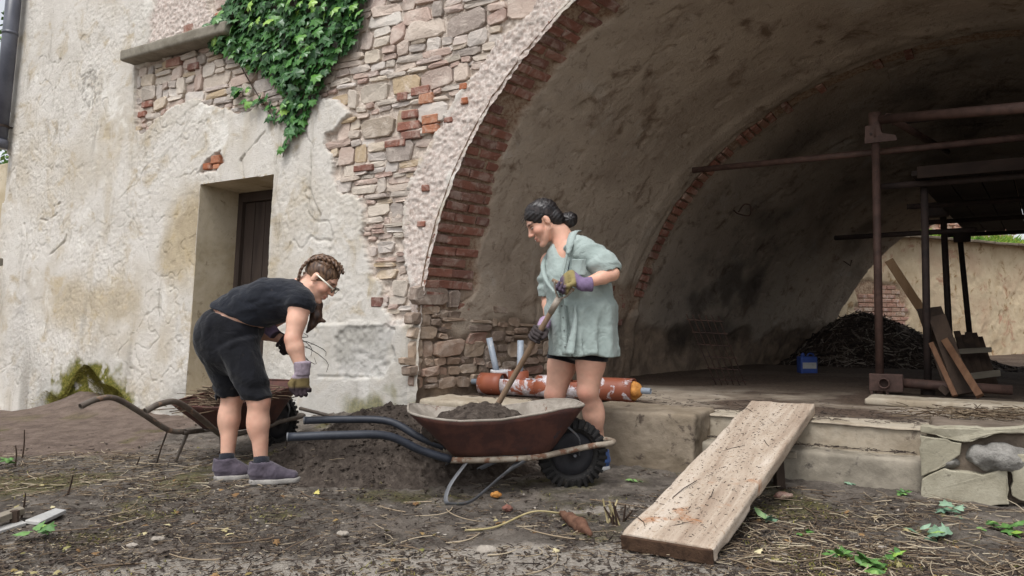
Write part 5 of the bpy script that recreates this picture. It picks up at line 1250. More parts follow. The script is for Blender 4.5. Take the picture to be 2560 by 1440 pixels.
for r, i in enumerate(idx):
    q, d = cand[i]; sz = RNG.uniform(.05, .135) * (.8 if d > -.03 else 1); p, R = leaf_basis(q, .04 + .10 * min(1, -d / .2) if r < 300 else .02 + .07 * min(1, -d / .2))
    if r < 300: inst('leaf', LM[r % 6], IVYM, ivy, p + R[:, 2] * .03, R * sz)
    else:
        v, f = lm[r % 6]; V_.append(p + (v * sz) @ R.T); F_ += [tuple(k + n0 for k in a) for a in f]; n0 += len(v); Tn += [RNG.uniform(0, 1)] * len(v)
props(obj('leaf_mass', new_mesh('leaf_mass', np.concatenate(V_), F_, False, dict(tone=np.array(Tn))), IVYS, ivy), kind='stuff')
mb = MB()
for (pp_) in (((880, -20), (840, 100), (770, 230), (730, 320), (712, 395)), ((760, -20), (740, 120), (735, 260)), ((620, -20), (590, 90), (605, 160), (650, 240), (690, 300)), ((820, -20), (700, 80), (600, 110))):
    mb.tube(spline([W(*uz(*a), .025) for a in pp_], 24), np.linspace(.010, .004, 24), 5)
props(mb.build('stems', STICK, ivy), kind='stuff')
# sprigs of leaves on the ground
GL = m_ivy('ground_leaf', (58, 96, 46), (84, 124, 60), (112, 148, 84), .5); GLB = m_ivy('bluish_leaf', (82, 112, 92), (104, 134, 110), (132, 158, 134), .55); GLY = m_ivy('yellow_leaf', (150, 150, 70), (176, 168, 84), (190, 176, 96), .6)
lmg = []
for mt in (GL, GLB, GLY):
    L_ = []
    for i in range(3): v, f = leaf_mesh('leaf', 50 + i, i != 2); me = new_mesh('leaf', v, f, False); me.materials.append(mt); L_.append(me)
    lmg.append(L_)
for (x, y, n, sz, mt, h, lb) in ((2385, 1292, 9, .075, 1, .06, 'bluish leafy sprig in front of the cheek wall'), (2345, 1352, 8, .075, 1, .05, 'greyish green sprig below the cheek wall, left of the bright one'), (2500, 1335, 10, .085, 0, .05, 'bright green sprig at the right edge, lower right'),
        (2100, 1398, 9, .07, 0, .03, 'flat green leaves lying right of the ramp foot, bottom'), (2180, 1425, 10, .08, 0, .04, 'big green leaves at the bottom edge, right'), (1592, 1212, 6, .05, 0, .05, 'dark green sprig at the foot of the brown block'), (2262, 1242, 10, .045, 0, .03, 'low bright weed left of the cheek wall'),
        (2130, 1212, 6, .045, 1, .03, 'small weed at the foot of the lower step'), (1935, 1306, 4, .08, 1, .02, 'pale grey leaf lying right of the ramp'), (100, 1352, 7, .07, 0, .06, 'dark green ivy sprig at the lower left'), (752, 1072, 9, .05, 2, .10, 'yellowing sprig behind the bending woman, at the heap'),
        (1640, 1172, 6, .05, 0, .05, 'green weed between the brown block and the ramp'), (2240, 1400, 6, .06, 0, .03, 'thin green leaves near the bottom right'), (790, 1243, 1, .05, 2, .01, 'yellow green leaf lying below the soil heap'), (2010, 1338, 4, .04, 0, .02, 'tiny green seedling in the litter right of the ramp'), (20, 1170, 8, .06, 0, .08, 'green weed tuft at the far left edge')):
    b = onz(x, y); rt = thing('leafy_sprig', b, lb, 'sprig')
    for i in range(n):
        a = RNG.uniform(0, 6.28); til = RNG.uniform(-.2, .9); yv = np.array([math.cos(a) * math.cos(til), math.sin(a) * math.cos(til), math.sin(til)]); xv = np.cross(yv, [0, 0, 1.]); xv /= np.linalg.norm(xv); zv = np.cross(xv, yv); s = sz * RNG.uniform(.6, 1.1)
        inst('leaf', lmg[mt][i % 3], None, rt, b + np.array([RNG.normal(0, sz * .45), RNG.normal(0, sz * .35), RNG.uniform(.012, max(h, .016))]), np.stack([xv, yv, zv], 1) * s)
# ------------------------------------------------------------------ litter
_pool = []
def _fill(n=60000):
    R = np.random.default_rng(99); x_ = R.uniform(-120, 2680, n); y_ = 1060 + 390 * R.uniform(size=n) ** .8
    d = _F + np.stack([(x_ - 1280) / FPX, 0 * x_, 0 * x_], -1) + _U * ((720 - y_) / FPX)[:, None]; q = _C + d * ((-HCAM) / d[:, 2])[:, None]
    ue = q[:, :2] - O[:2]; e_ = -(ue @ N[:2]); u_ = ue @ T[:2]
    dens = .30 + .7 * np.exp(-(((x_ - 250) / 420) ** 2 + ((y_ - 1190) / 70) ** 2)) + 1.0 * sstep(1750, 1950, x_) * sstep(1210, 1260, y_) + .35 * (y_ > 1240) - .2 * (y_ > 1390) * (x_ < 1500)
    dens = np.where((x_ < 420) & (y_ < 1110), dens * .12, dens); dens = np.where(heap1(q[:, 0], q[:, 1]) > .02, dens * .25, dens)
    ok = (q[:, 1] < 7) & (e_ > np.where(u_ > .9, .12, .25)) & (R.uniform(size=n) < dens * (.55 + .45 * vn(P3(q[:, 0], q[:, 1]), 2.2, 6)))
    q = q[ok]; q[:, 2] = ground_z(q[:, 0], q[:, 1])[0] + heap1(q[:, 0], q[:, 1]) * .97 + .006; return q
POOL = _fill()
MOSSY = POOL[fbm(P3(POOL[:, 0], POOL[:, 1]), 2.6, 5, 12) + .35 * np.exp(-((POOL[:, 0] + 2.2) ** 2 / 1.4 + (POOL[:, 1] - 5.0) ** 2 / .5)) > .2]
def gpt(R): return POOL[R.integers(len(POOL))] + np.array([R.normal(0, .01), R.normal(0, .01), 0]), np.array([0, 0, 1.])
v, f, t = sticks(7000, gpt, (.012, .09), (.0010, .0026), 31, .12); props(obj('straw_litter', new_mesh('straw_litter', v, f, False, dict(tone=.2 + .7 * t)), STICK), 'scattered straw and twig litter on the soil', 'litter', None, 'stuff')
v, f, t = sticks(6500, gpt, (.012, .08), (.0014, .0035), 33, .10); props(obj('dark_litter', new_mesh('dark_litter', v, f, False, dict(tone=t * .7)), TWIGD), 'scattered dark bits of bark and root on the soil', 'litter', None, 'stuff')
v, f, t = sticks(70, gpt, (.2, .5), (.0022, .0045), 37, .18, 4, 6); props(obj('long_stems', new_mesh('long_stems', v, f, False, dict(tone=.4 + .5 * t)), STICK), 'long dry stems lying criss-cross on the soil', 'litter', None, 'stuff')
RIGHT = POOL[(POOL[:, 0] > .9) & (POOL[:, 1] < 4.5)]
v, f, t = sticks(600, lambda R: (RIGHT[R.integers(len(RIGHT))] + np.array([R.normal(0, .03), R.normal(0, .03), R.uniform(0, .02)]), np.array([0, 0, 1.])), (.06, .22), (.0016, .0036), 39, .14, 3, 3); props(obj('straw_mat', new_mesh('straw_mat', v, f, False, dict(tone=.25 + .75 * t)), STICK), 'thick mat of straw and cut stems right of the ramp', 'litter', None, 'stuff')
LEFT = POOL[(POOL[:, 0] < -1.6) & (POOL[:, 1] > 4.2) & (POOL[:, 1] < 5.6)]
v, f, t = sticks(700, lambda R: (LEFT[R.integers(len(LEFT))] + np.array([R.normal(0, .03), R.normal(0, .03), R.uniform(0, .015)]), np.array([0, 0, 1.])), (.04, .16), (.0014, .0032), 40, .14, 3, 3); props(obj('straw_mat', new_mesh('straw_mat', v, f, False, dict(tone=.25 + .75 * t)), STICK), 'thin mat of straw around the older wheelbarrow legs', 'litter', None, 'stuff')
def terr(R):
    u_ = R.uniform(.2, 4.6); e_ = -.3 - abs(R.normal(0, .5)); return G(u_, e_, TZ + .012), np.array([0, 0, 1.])
v, f, t = sticks(900, terr, (.02, .12), (.001, .003), 41, .12); props(obj('terrace_litter', new_mesh('terrace_litter', v, f, False, dict(tone=t * .8)), TWIGD), 'bits of straw and bark along the terrace edge', 'litter', None, 'stuff')
def terr2(R): q = onz(2470, 1046, TZ) ; return q + np.array([R.normal(0, .28), R.normal(.02, .10), abs(R.normal(.03, .02))]), np.array([0, 0, 1.])
v, f, t = sticks(420, terr2, (.03, .2), (.0015, .004), 43, .2); props(obj('twig_pile', new_mesh('twig_pile', v, f, False, dict(tone=t * .8)), STICK), 'low pile of dry twigs on the terrace above the cheek wall', 'twig pile', None, 'stuff')
def step_l(R): return G(R.uniform(2.3, 3.5), R.uniform(-.22, -.15), .205), np.array([0, 0, 1.])
v, f, t = sticks(160, step_l, (.02, .12), (.0012, .003), 47, .12); props(obj('step_litter', new_mesh('step_litter', v, f, False, dict(tone=t * .6)), TWIGD), 'leaf and twig litter on the lower step', 'litter', None, 'stuff')
def clods(n, fn, rr, seed, mat, name, label):
    R = np.random.default_rng(seed); V_, F_ = [], []; c = 0; base = np.array([(1, 0, 0), (-1, 0, 0), (0, 1, 0), (0, -1, 0), (0, 0, 1), (0, 0, -1)], float); tri = [(0, 2, 4), (2, 1, 4), (1, 3, 4), (3, 0, 4), (2, 0, 5), (1, 2, 5), (3, 1, 5), (0, 3, 5)]
    for i in range(n):
        p, _ = fn(R); r = R.uniform(*rr) * R.uniform(.4, 1); V_.append(p + base * r * R.uniform(.6, 1.3, (6, 1)) * [1.2, 1.2, .7]); F_ += [tuple(k + c for k in t_) for t_ in tri]; c += 6
    return props(obj(name, new_mesh(name, np.concatenate(V_), F_, False), mat), label, 'litter', None, 'stuff')
clods(5200, gpt, (.004, .014), 51, SOIL, 'soil_crumbs', 'crumbs of dark soil scattered over the yard')
clods(700, gpt, (.004, .010), 52, PEB, 'gravel', 'small pale gravel scattered over the yard')
def hpt(R):
    x, y = hx + R.normal(.05, .45), hy + R.normal(-.05, .35); return np.array([x, y, gz1(x, y) + .008]), np.array([0, 0, 1.])
clods(2600, hpt, (.004, .015), 53, SOIL, 'heap_crumbs', 'crumbs and clods on the soil heap')
def leafbits(n, seed):
    R = np.random.default_rng(seed); V_, F_, Tn = [], [], []; c = 0
    for i in range(n):
        p, _ = gpt(R); v, f = lm[i % 6]; s = R.uniform(.015, .04); a = R.uniform(0, 6.28); M = rotm((0, 0, 1), a) @ rotm((1, 0, 0), R.normal(0, .35)) @ rotm((0, 1, 0), R.normal(0, .3)); V_.append(p + np.array([0, 0, .006]) + (v * s) @ M.T); F_ += [tuple(k + c for k in q) for q in f]; c += len(v); Tn += [R.uniform()] * len(v)
    return np.concatenate(V_), F_, np.array(Tn)
v, f, t = leafbits(120, 61); props(obj('fallen_leaves', new_mesh('fallen_leaves', v, f, False, dict(tone=t)), m_tone('fallen_leaf', [(0, (96, 70, 48)), (.5, (140, 112, 76)), (.7, (112, 112, 66)), (.85, (160, 148, 110)), (1, (196, 186, 150))])), 'small fallen leaves scattered over the yard', 'litter', None, 'stuff')
# moss and grass tufts
def tuft(R): return MOSSY[R.integers(len(MOSSY))]
R2 = np.random.default_rng(71); vs, fs, tn = [], [], []
for i in range(2200):
    b = tuft(R2) if i < 1400 else vs_prev + np.array([R2.normal(0, .03), R2.normal(0, .03), 0]); vs_prev = b if i < 1400 or i % 3 == 0 else vs_prev; hgt = R2.uniform(.005, .016); a = R2.uniform(0, 6.28); s = np.array([math.cos(a), math.sin(a), 0]) * .003; l = np.array([R2.normal(0, .012), R2.normal(0, .012), hgt]); n0 = len(vs)
    vs += [b - s, b + s, b + l]; fs.append((n0, n0 + 1, n0 + 2)); tn += [R2.uniform(.2, 1)] * 3
props(obj('moss_tufts', new_mesh('moss_tufts', np.array(vs), fs, False, dict(tone=np.array(tn))), m_tone('yard_moss', [(0, (74, 74, 36)), (.5, (104, 102, 50)), (1, (134, 128, 66))])), 'sparse moss and short grass on the soil', 'moss', None, 'stuff')
# mossy bank against the wall
vs, fs, tn = [], [], []
for i in range(5200):
    u_ = RNG.normal(-4.55, .42); zt_ = .06 + .36 * math.exp(-((u_ + 4.55) / .45) ** 2) + .06 * math.sin(u_ * 9); z_ = zt_ - abs(RNG.normal(0, .06)); e_ = .012 + (zt_ - z_) * .35
    b = W(u_, z_, e_); a = RNG.uniform(0, 6.28); s = T * .006; l = -N * RNG.uniform(.01, .035) + np.array([RNG.normal(0, .01), 0, RNG.uniform(-.01, .025)]); n0 = len(vs); vs += [b - s, b + s, b + l]; fs.append((n0, n0 + 1, n0 + 2)); tn += [RNG.uniform(0, .75)] * 3
props(obj('wall_moss', new_mesh('wall_moss', np.array(vs), fs, False, dict(tone=np.array(tn))), m_tone('wall_moss', [(0, (84, 76, 34)), (.5, (124, 116, 48)), (1, (156, 146, 70))])), 'yellow green moss over the soil bank at the wall foot', 'moss', None, 'stuff')
# ================================================================== the two women
SKIN = Mat('skin', .5, .35); SKIN.color(SKIN.attr('skin_tone', 'Color')); SKIN.p.inputs['Subsurface Weight'].default_value = .12; SKIN.p.inputs['Subsurface Radius'].default_value = (.8, .35, .2); SKIN.p.inputs['Subsurface Scale'].default_value = .02
SKIN.bump(SKIN.noise(140, 3, .6), .001, .4); SKIN = SKIN.m
def m_cloth(name, a, b, sc=5, rough=.9, weave=380):
    m = Mat(name, rough, .2); n = m.noise(sc, 5, .6, .4); w = m.noise(weave, 2, .5); c = m.mix(m.rng(n, .35, .65), a, b); c = m.mix(m.math('MULTIPLY', m.rng(m.noise(22, 6, .7, .2, None, (4, 1, 6)), .62, .74), .35), c, m.mix(.5, c, (120, 108, 96))); m.color(c); m.bump(m.math('ABSOLUTE', m.math('SUBTRACT', m.noise(7, 3, .55, .9), .5)), .035, .5).bump(m.math('ABSOLUTE', m.math('SUBTRACT', m.noise(17, 3, .55, .6, None, (3, 1, 2)), .5)), .012, .4).bump(w, .0012, .5)
    m.p.inputs['Sheen Weight'].default_value = .15; return m.m
TEE = m_cloth('black_tshirt', (20, 23, 30), (27, 30, 38)); SHORT = m_cloth('black_shorts', (13, 14, 19), (21, 22, 28)); SHIRT = m_cloth('sage_shirt', (140, 152, 148), (154, 166, 162)); SOCK = m_cloth('dark_sock', (22, 24, 32), (30, 32, 40)); TANK = m_cloth('dark_top', (26, 36, 52), (34, 46, 64))
def m_hair(name, a, b):
    m = Mat(name, .42, .5); w = m.noise(60, 4, .6, .3, (1, 1, .25)); c = m.mix(m.rng(w, .35, .68), a, b); m.color(c); m.bump(w, .004, .8); return m.m
HAIR_D, HAIR_B = m_hair('dark_hair', (18, 15, 16), (40, 34, 34)), m_hair('brown_hair', (62, 44, 34), (122, 94, 72))
GLOVE = Mat('work_glove', .9, .15); _n = GLOVE.noise(40, 5, .7); _c = GLOVE.attr('tone_col', 'Color'); GLOVE.color(GLOVE.mix(GLOVE.math('MULTIPLY', GLOVE.rng(_n, .45, .7), .45), _c, GLOVE.mix(.55, _c, (40, 34, 34)))); GLOVE.bump(_n, .003, .6); GLOVE = GLOVE.m
EYEW, LENSR = m_flat('eye', (176, 164, 154), (190, 178, 168), 9, .3, 0.0), m_flat('white_temple', (226, 220, 206), (234, 228, 214), 5, .4, 0.0); IRIS = m_flat('dark_iris', (40, 28, 22), (50, 36, 28), 9, .3, 0.0); DARKP = m_flat('dark_plastic', (36, 32, 32), (46, 42, 42), 9, .4, 0.0)
GLASS = bpy.data.materials.new('clear_lens'); GLASS.use_nodes = True; _p = GLASS.node_tree.nodes['Principled BSDF']; _p.inputs['Base Color'].default_value = (.9, .92, .93, 1); _p.inputs['Transmission Weight'].default_value = 1.0; _p.inputs['Roughness'].default_value = .02; _p.inputs['IOR'].default_value = 1.1

class Head:
    def __init__(s, c, f, u, sc=1.0):
        s.c = np.asarray(c, float); s.f = np.asarray(f, float) / np.linalg.norm(f); u = np.asarray(u, float); u = u - s.f * (u @ s.f); s.u = u / np.linalg.norm(u); s.s = np.cross(s.u, s.f); s.k = sc; s.R = np.stack([s.f, s.s, s.u], 1)
    def P(s, x, y, z): return s.c + s.k * (s.f * x + s.s * y + s.u * z)
    def E(s, vx, c, r, k=.012, op='u'): vx.ell(s.P(*c), np.array(r) * s.k, s.R, k, op)
    def C(s, vx, a, b, ra, rb, k=.01, op='u'): vx.cone(s.P(*a), s.P(*b), ra * s.k, rb * s.k, k, op)
    def local(s, X): return ((np.asarray(X) - s.c) @ s.R) / s.k
    def build(s, vx):
        E, C = s.E, s.C
        E(vx, (-.012, 0, .036), (.098, .074, .088), .02); E(vx, (.036, 0, -.03), (.056, .054, .082), .03)
        for q in (-1, 1):
            C(vx, (.005, q * .05, -.05), (.066, q * .014, -.100), .018, .015, .02); E(vx, (.058, q * .040, -.026), (.028, .024, .024), .02)
            E(vx, (-.010, q * .076, -.004), (.017, .009, .031), .008); E(vx, (.004, q * .082, -.002), (.006, .006, .014), .004, 's')
        E(vx, (.078, 0, -.106), (.018, .022, .016), .018); E(vx, (.080, 0, .030), (.016, .046, .012), .015)
        C(vx, (.088, 0, .014), (.108, 0, -.020), .009, .011, .012); E(vx, (.112, 0, -.026), (.012, .011, .010), .008)
        for q in (-1, 1): E(vx, (.100, q * .012, -.030), (.010, .008, .008), .006); E(vx, (.099, q * .032, .008), (.012, .017, .011), .014, 's')
        E(vx, (.090, 0, -.055), (.013, .024, .008), .008); E(vx, (.087, 0, -.072), (.013, .021, .009), .008); C(vx, (.108, -.016, -.0625), (.108, .016, -.0625), .0035, .0035, .004, 's')
        C(vx, (-.030, 0, -.05), (-.055, 0, -.15), .049, .049, .03)
    def eyes(s, root, open_=.6):
        for q in (-1, 1):
            vx = MB(); n = 12; v, f = [], []
            for i in range(7):
                for j in range(n): a, b = math.pi * i / 6, 2 * math.pi * j / n; v.append(s.P(.0765 + .0115 * math.cos(a), q * .031 + .0125 * math.sin(a) * math.cos(b), .006 + .0125 * math.sin(a) * math.sin(b) * open_))
            f = [(i * n + j, i * n + (j + 1) % n, (i + 1) * n + (j + 1) % n, (i + 1) * n + j) for i in range(6) for j in range(n)]
            e = obj('eye', (np.array(v), f, True), EYEW, root); d = MB().tube([s.P(.0868, q * .030, .002), s.P(.0888, q * .030, .002)], .0055, 10).build('iris', IRIS, e)
def skin_cols(H, base, spots):
    base = np.array(lin(base)[:3])
    def fn(X):
        c = np.repeat(base[None], len(X), 0); n = fbm(X, 9, 3, 2); c *= (1 + .14 * n + .06 * vn(X, 60, 4))[:, None]; rn = (.22 * sstep(-.2, .5, fbm(X, 16, 4, 61)))[:, None]; c = c * (1 - rn) + np.array(lin((206, 138, 118))[:3]) * rn; dirt = sstep(.25, .6, fbm(X, 6, 4, 31)) * sstep(.75, .25, X[:, 2]) * .28; c = c * (1 - dirt[:, None]) + np.array(lin((112, 88, 72))[:3]) * dirt[:, None]
        red = np.array(lin((196, 116, 96))[:3])
        for p, r, w in spots:
            k = w * np.exp(-(((X - p) ** 2).sum(1)) / r ** 2); c = c * (1 - k[:, None]) + red * k[:, None]
        L = H.local(X); x, y, z = L.T; inside = (np.abs(x) < .2) & (np.abs(y) < .12) & (np.abs(z) < .2)
        lip = inside * np.exp(-(((z + .063) / .012) ** 2 + (y / .026) ** 2)) * sstep(.082, .09, x); k = (.75 * lip)[:, None]; c = c * (1 - k) + np.array(lin((168, 84, 78))[:3]) * k
        brow = inside * np.exp(-(((z - .034 + .004 * (np.abs(y) / .03)) / .006) ** 2 + ((np.abs(y) - .034) / .02) ** 2)) * (x > .06); k = np.clip(1.1 * brow, 0, .9)[:, None]; c = c * (1 - k) + np.array(lin((46, 34, 30))[:3]) * k
        lash = inside * np.exp(-(((z - .014) / .004) ** 2 + ((np.abs(y) - .031) / .016) ** 2)) * (x > .07); k = np.clip(.9 * lash, 0, .8)[:, None]; c = c * (1 - k) + np.array(lin((44, 32, 28))[:3]) * k
        ch = inside * np.exp(-(((z + .025) / .03) ** 2 + ((np.abs(y) - .045) / .03) ** 2)) * (x > .02); k = (.30 * ch)[:, None]; c = c * (1 - k) + np.array(lin((206, 122, 104))[:3]) * k
        return dict(skin_tone=c)
    return fn
def bounds(pts, pad): p = np.asarray(pts, float); return p.min(0) - pad, p.max(0) + pad
def glove_cols(c, w, cuff=(150, 134, 150), mid=(118, 104, 76), tip=(58, 48, 52), a=.075, b=.02):
    A, B, C_ = [np.array(lin(q)[:3]) for q in (cuff, mid, tip)]
    def fn(X):
        t = (X - c) @ w + .004 * fbm(X, 30, 2, 4); k1 = sstep(a - .006, a + .006, t)[:, None]; k2 = sstep(b - .01, b + .012, t)[:, None]
        return dict(tone_col=A * k1 + (1 - k1) * (B * k2 + C_ * (1 - k2)))
    return fn
def fist(name, c, bar, wrist, parent, cols, side=1):        # gloved hand closed round a bar
    b = np.asarray(bar, float); b /= np.linalg.norm(b); w = np.asarray(wrist, float) - c; L = np.linalg.norm(w); w0 = w / L; w = w0 - b * (w0 @ b); w /= np.linalg.norm(w); n = np.cross(b, w) * side
    vx = Vox(*bounds([c, c + w0 * .2, c + b * .06, c - b * .06], .075), .004)
    vx.ell(c + w * .046 + n * .012, (.050, .046, .026), np.stack([w, b, n], 1), .02)
    for i, (o, l) in enumerate(((-.033, .9), (-.011, 1.0), (.011, .98), (.032, .85))):
        k = c + b * o; P = [k + w * .050 + n * .024, k + w * .010 + n * .042, k - w * .034 * l + n * .026, k - w * .040 * l - n * .010, k - w * .012 - n * .032]
        vx.chain(P, [.011, .0112, .0108, .010, .009], .003)
    sg = 1; P = [c + w * .06 + b * .036 * sg - n * .006, c + w * .022 + b * .044 * sg - n * .032, c - w * .012 + b * .026 * sg - n * .042, c - w * .030 + b * .008 - n * .038]; vx.chain(P, [.019, .016, .014, .011], .01)
    vx.limb(c + w * .085, c + w0 * .105 + w * .0, (.036, .028), (.038, .032), b, .02); vx.limb(c + w0 * .10, c + w0 * .165, (.040, .036), (.048, .044), b, .012, 'u', .25)
    vx.shift(lambda X: .003 * fbm(X, 45, 3, 5)); return vx.build(name, GLOVE, parent, 1, glove_cols(c, w0, *cols))
def open_hand(name, wr, d, across, nrm, parent, cols, curl=.9, L=1.0):   # gloved hand hanging loosely, fingers bent
    d = np.asarray(d, float) / np.linalg.norm(d); a = np.asarray(across, float); a = a - d * (a @ d); a /= np.linalg.norm(a); n = np.cross(d, a); n = n if n @ np.asarray(nrm) > 0 else -n
    vx = Vox(*bounds([wr - d * .09, wr + d * .22, wr + a * .06, wr - a * .07], .07), .004); vx.limb(wr + d * .02, wr + d * .095, (.040, .026), (.047, .024), a, .02)
    for o, l, cu in ((-.036, .72, 1.25), (-.012, .95, 1.0), (.012, 1.0, .9), (.035, .86, .75)):
        k = wr + d * (.098 - abs(o) * .25) + a * o; q = [k]; ang = .25
        for seg in (.040, .028, .022): ang += curl * .55 * cu; q.append(q[-1] + (d * math.cos(ang) + n * math.sin(ang) + a * o * .8) * seg * l * L)
        vx.chain(q, [.0118, .0115, .0105, .009], .003)
    k = wr + d * .035 + a * .042; vx.chain([k, k + d * .032 + a * .022 + n * .008, k + d * .062 + a * .020 + n * .022, k + d * .080 + a * .010 + n * .030], [.018, .015, .013, .010], .012)
    vx.limb(wr - d * .055, wr + d * .015, (.050, .044), (.042, .036), a, .012, 'u', .25); vx.shift(lambda X: .003 * fbm(X, 45, 3, 5)); return vx.build(name, GLOVE, parent, 1, glove_cols(wr, -d, *cols))
def shoe(name, heel, toe, parent, cup, csole, lace=True, w=.046):
    heel, toe = np.asarray(heel, float), np.asarray(toe, float); d = toe - heel; L = np.linalg.norm(d); d /= L; a = np.cross([0, 0, 1.], d); a /= np.linalg.norm(a); u = np.array([0, 0, 1.]); B = lambda x, z, y=0: heel + d * x * L + u * z + a * y; R = np.stack([d, a, u], 1)
    rt = thing(name, heel, None, None); attach(rt, parent)
    vx = Vox(*bounds([heel, toe], [.08, .08, .16]), .005); vx.limb(B(.13, .058), B(.52, .056), (.041, .052), (w * .98, .046), a, .02); vx.limb(B(.5, .052), B(.86, .042), (w, .046), (w * .86, .030), a, .03); vx.limb(B(.18, .06), B(.20, .125), (.043, .062), (.046, .062), a, .02, 'u', .3); vx.limb(B(.44, .085), B(.28, .120), (.036, .03), (.042, .03), a, .03)
    vx.box(B(.5, -.01), (L, .2, .026), R, .002, .004, 's'); vx.limb(B(.21, .11), B(.21, .19), (.037, .052), (.038, .054), a, .006, 's', .2); vx.shift(lambda X: .002 * fbm(X, 40, 3, 5)); vx.build('upper', cup, rt, 1)
    vx = Vox(*bounds([heel, toe], [.08, .08, .08]), .005); vx.limb(B(.12, .016), B(.5, .016), (.043, .040), (w * .95, .046), a, .02); vx.limb(B(.5, .016), B(.88, .022), (w * 1.06, .05), (w * .85, .042), a, .03); vx.box(B(.5, .096), (L, .2, .062), R, .002, .004, 's'); vx.box(B(.5, -.055), (L, .2, .055), R, .002, .004, 's'); vx.build('sole', csole, rt, 1)
    if lace:
        mb = MB()
        for i in range(4): x = .36 + i * .065; z = .104 - i * .011; mb.tube(spline([B(x - .01, z - .012, .024), B(x, z + .003, 0), B(x + .012, z - .012, -.024)], 7), .0028, 5)
        mb.tube(spline([B(.33, .108, 0), B(.34, .125, .025), B(.37, .108, .035), B(.335, .11, .0), B(.35, .12, -.03), B(.39, .10, -.035)], 14), .0025, 5); props(mb.build('laces', m_flat('lace', (96, 90, 98), (110, 104, 110), 9), rt), kind='stuff')
    return rt

# ------------------------------------------------------------------ woman bending over the heap (faces right)
YN, YF, YC = 4.53, 4.68, 4.62
pB = at(640, 1210, YC); pB[2] = 0
B_ = thing('person', pB, 'person in black t-shirt, black shorts and glasses bending forward beside the soil heap', 'person')
pit = math.radians(40); fB = np.array([math.cos(pit), -.06, -math.sin(pit)]); uB = np.array([math.sin(pit), 0, math.cos(pit)]); HB = Head(at(801, 697, 4.63), fB, uB, 1.06)
nk, knN, anN, knF, anF = at(648, 1000, YN), None, at(653, 1164, YN + .0), None, at(567, 1160, YF - .04)
knN, knF = at(646, 1003, YN - .01), at(580, 992, YF)
hipN, hipF = at(600, 865, YN + .02), at(560, 862, YF - .03)
shN, shF = at(752, 755, 4.49), at(752, 745, 4.82); elN, wrN = at(732, 848, 4.42), at(754, 922, 4.42); elF, wrF = at(652, 826, 4.88), at(700, 846, 4.80)
allB = [HB.c, hipN, hipF, anN, anF, wrN, wrF, at(492, 840, YC), elF, elN]
vx = Vox(*bounds(allB, .17), .005); HB.build(vx); dY = np.array([0, 1., 0])
for hip, kn, an, dirY in ((hipN, knN, anN, YN), (hipF, knF, anF, YF)):
    vx.cone(hip, kn, .080, .062, .02); vx.ell(kn + [.016, 0, -.005], (.050, .054, .058), None, .02)
    cf = kn * .66 + an * .34; vx.cone(kn, cf, .062, .058, .02); vx.ell(cf + [-.020, 0, .0], (.054, .057, .105), None, .03); vx.cone(cf, an, .056, .036, .02); vx.cone(an, an + [.01, 0, -.04], .034, .028, .01)
tor = [at(572, 822, YC), at(622, 772, YC), at(680, 750, YC), at(728, 748, YC)]
vx.limb(tor[0], tor[1], (.160, .155), (.135, .128), dY, .05); vx.limb(tor[1], tor[2], (.135, .128), (.145, .118), dY, .05); vx.limb(tor[2], tor[3], (.145, .118), (.150, .110), dY, .05)
vx.chain([tor[3], at(768, 718, 4.64), HB.P(-.05, 0, -.10)], [.075, .052, .048], .04)
for sh, el, wr in ((shN, elN, wrN), (shF, elF, wrF)):
    up = sh * .5 + el * .5; vx.cone(tor[3] * .4 + sh * .6, sh, .075, .072, .05); vx.cone(sh, up, .068, .056, .03); vx.cone(up, el, .056, .046, .02); md = el * .72 + wr * .28; vx.cone(el, md, .047, .049, .015); vx.cone(md, wr, .049, .030, .015)
vx.build('body', SKIN, B_, 2, skin_cols(HB, (210, 166, 144), [(elN + [-.06, -.02, 0], .035, .5), (knN + [.07, 0, 0], .05, .2)]))
HB.eyes(B_, .45)
# shorts
vx = Vox(*bounds([hipN, hipF, knN, knF, at(492, 840, YC), at(540, 760, YC)], .19), .0055)
vx.limb(at(562, 862, YC), at(604, 786, YC), (.162, .156), (.146, .132), dY, .06); vx.limb(at(590, 855, YC), at(614, 822, YC), (.160, .118), (.148, .105), dY, .05); vx.ell(at(538, 835, YN + .03), (.115, .105, .13), None, .05); vx.ell(at(530, 838, YF - .03), (.10, .105, .13), None, .05)
vx.limb(at(548, 805, YC), at(590, 785, YC), (.155, .075), (.152, .085), dY, .05)
wl_d = at(665, 822, YC) - at(525, 766, YC); wl_d /= np.linalg.norm(wl_d); wl_n = np.cross(wl_d, dY); wl_n = wl_n if wl_n[2] > 0 else -wl_n; wl_R = np.stack([wl_d, dY, wl_n], 1)
vx.box((at(665, 822, YC) + at(525, 766, YC)) / 2 + wl_n * .15, (.30, .3, .15), wl_R, .002, .004, 's')
vx.limb(hipN + [-.01, 0, 0], at(644, 1000, YN - .005), (.112, .125), (.094, .086), dY, .05, 'u', .3); vx.limb(hipF, at(578, 992, YF), (.115, .128), (.094, .090), dY, .05, 'u', .3)
vx.box(at(650, 1003, YN) - [0, 0, .09], (.3, .13, .09), rotm((0, 1, 0), .05), .002, .004, 's'); vx.box(at(570, 992, YF) - [0, -.05, .09], (.16, .10, .09), rotm((0, 1, 0), -.05), .002, .004, 's')
vx.shift(lambda X: .012 * (.5 - np.abs(fbm(X * [1, 1, .5], 9, 3, 3)) * 1.6) + .005 * np.sin(X[:, 2] * 60 + X[:, 0] * 40 + 9 * fbm(X, 5, 2, 7)) * sstep(.75, .55, X[:, 2])); vx.build('shorts', SHORT, B_, 1)
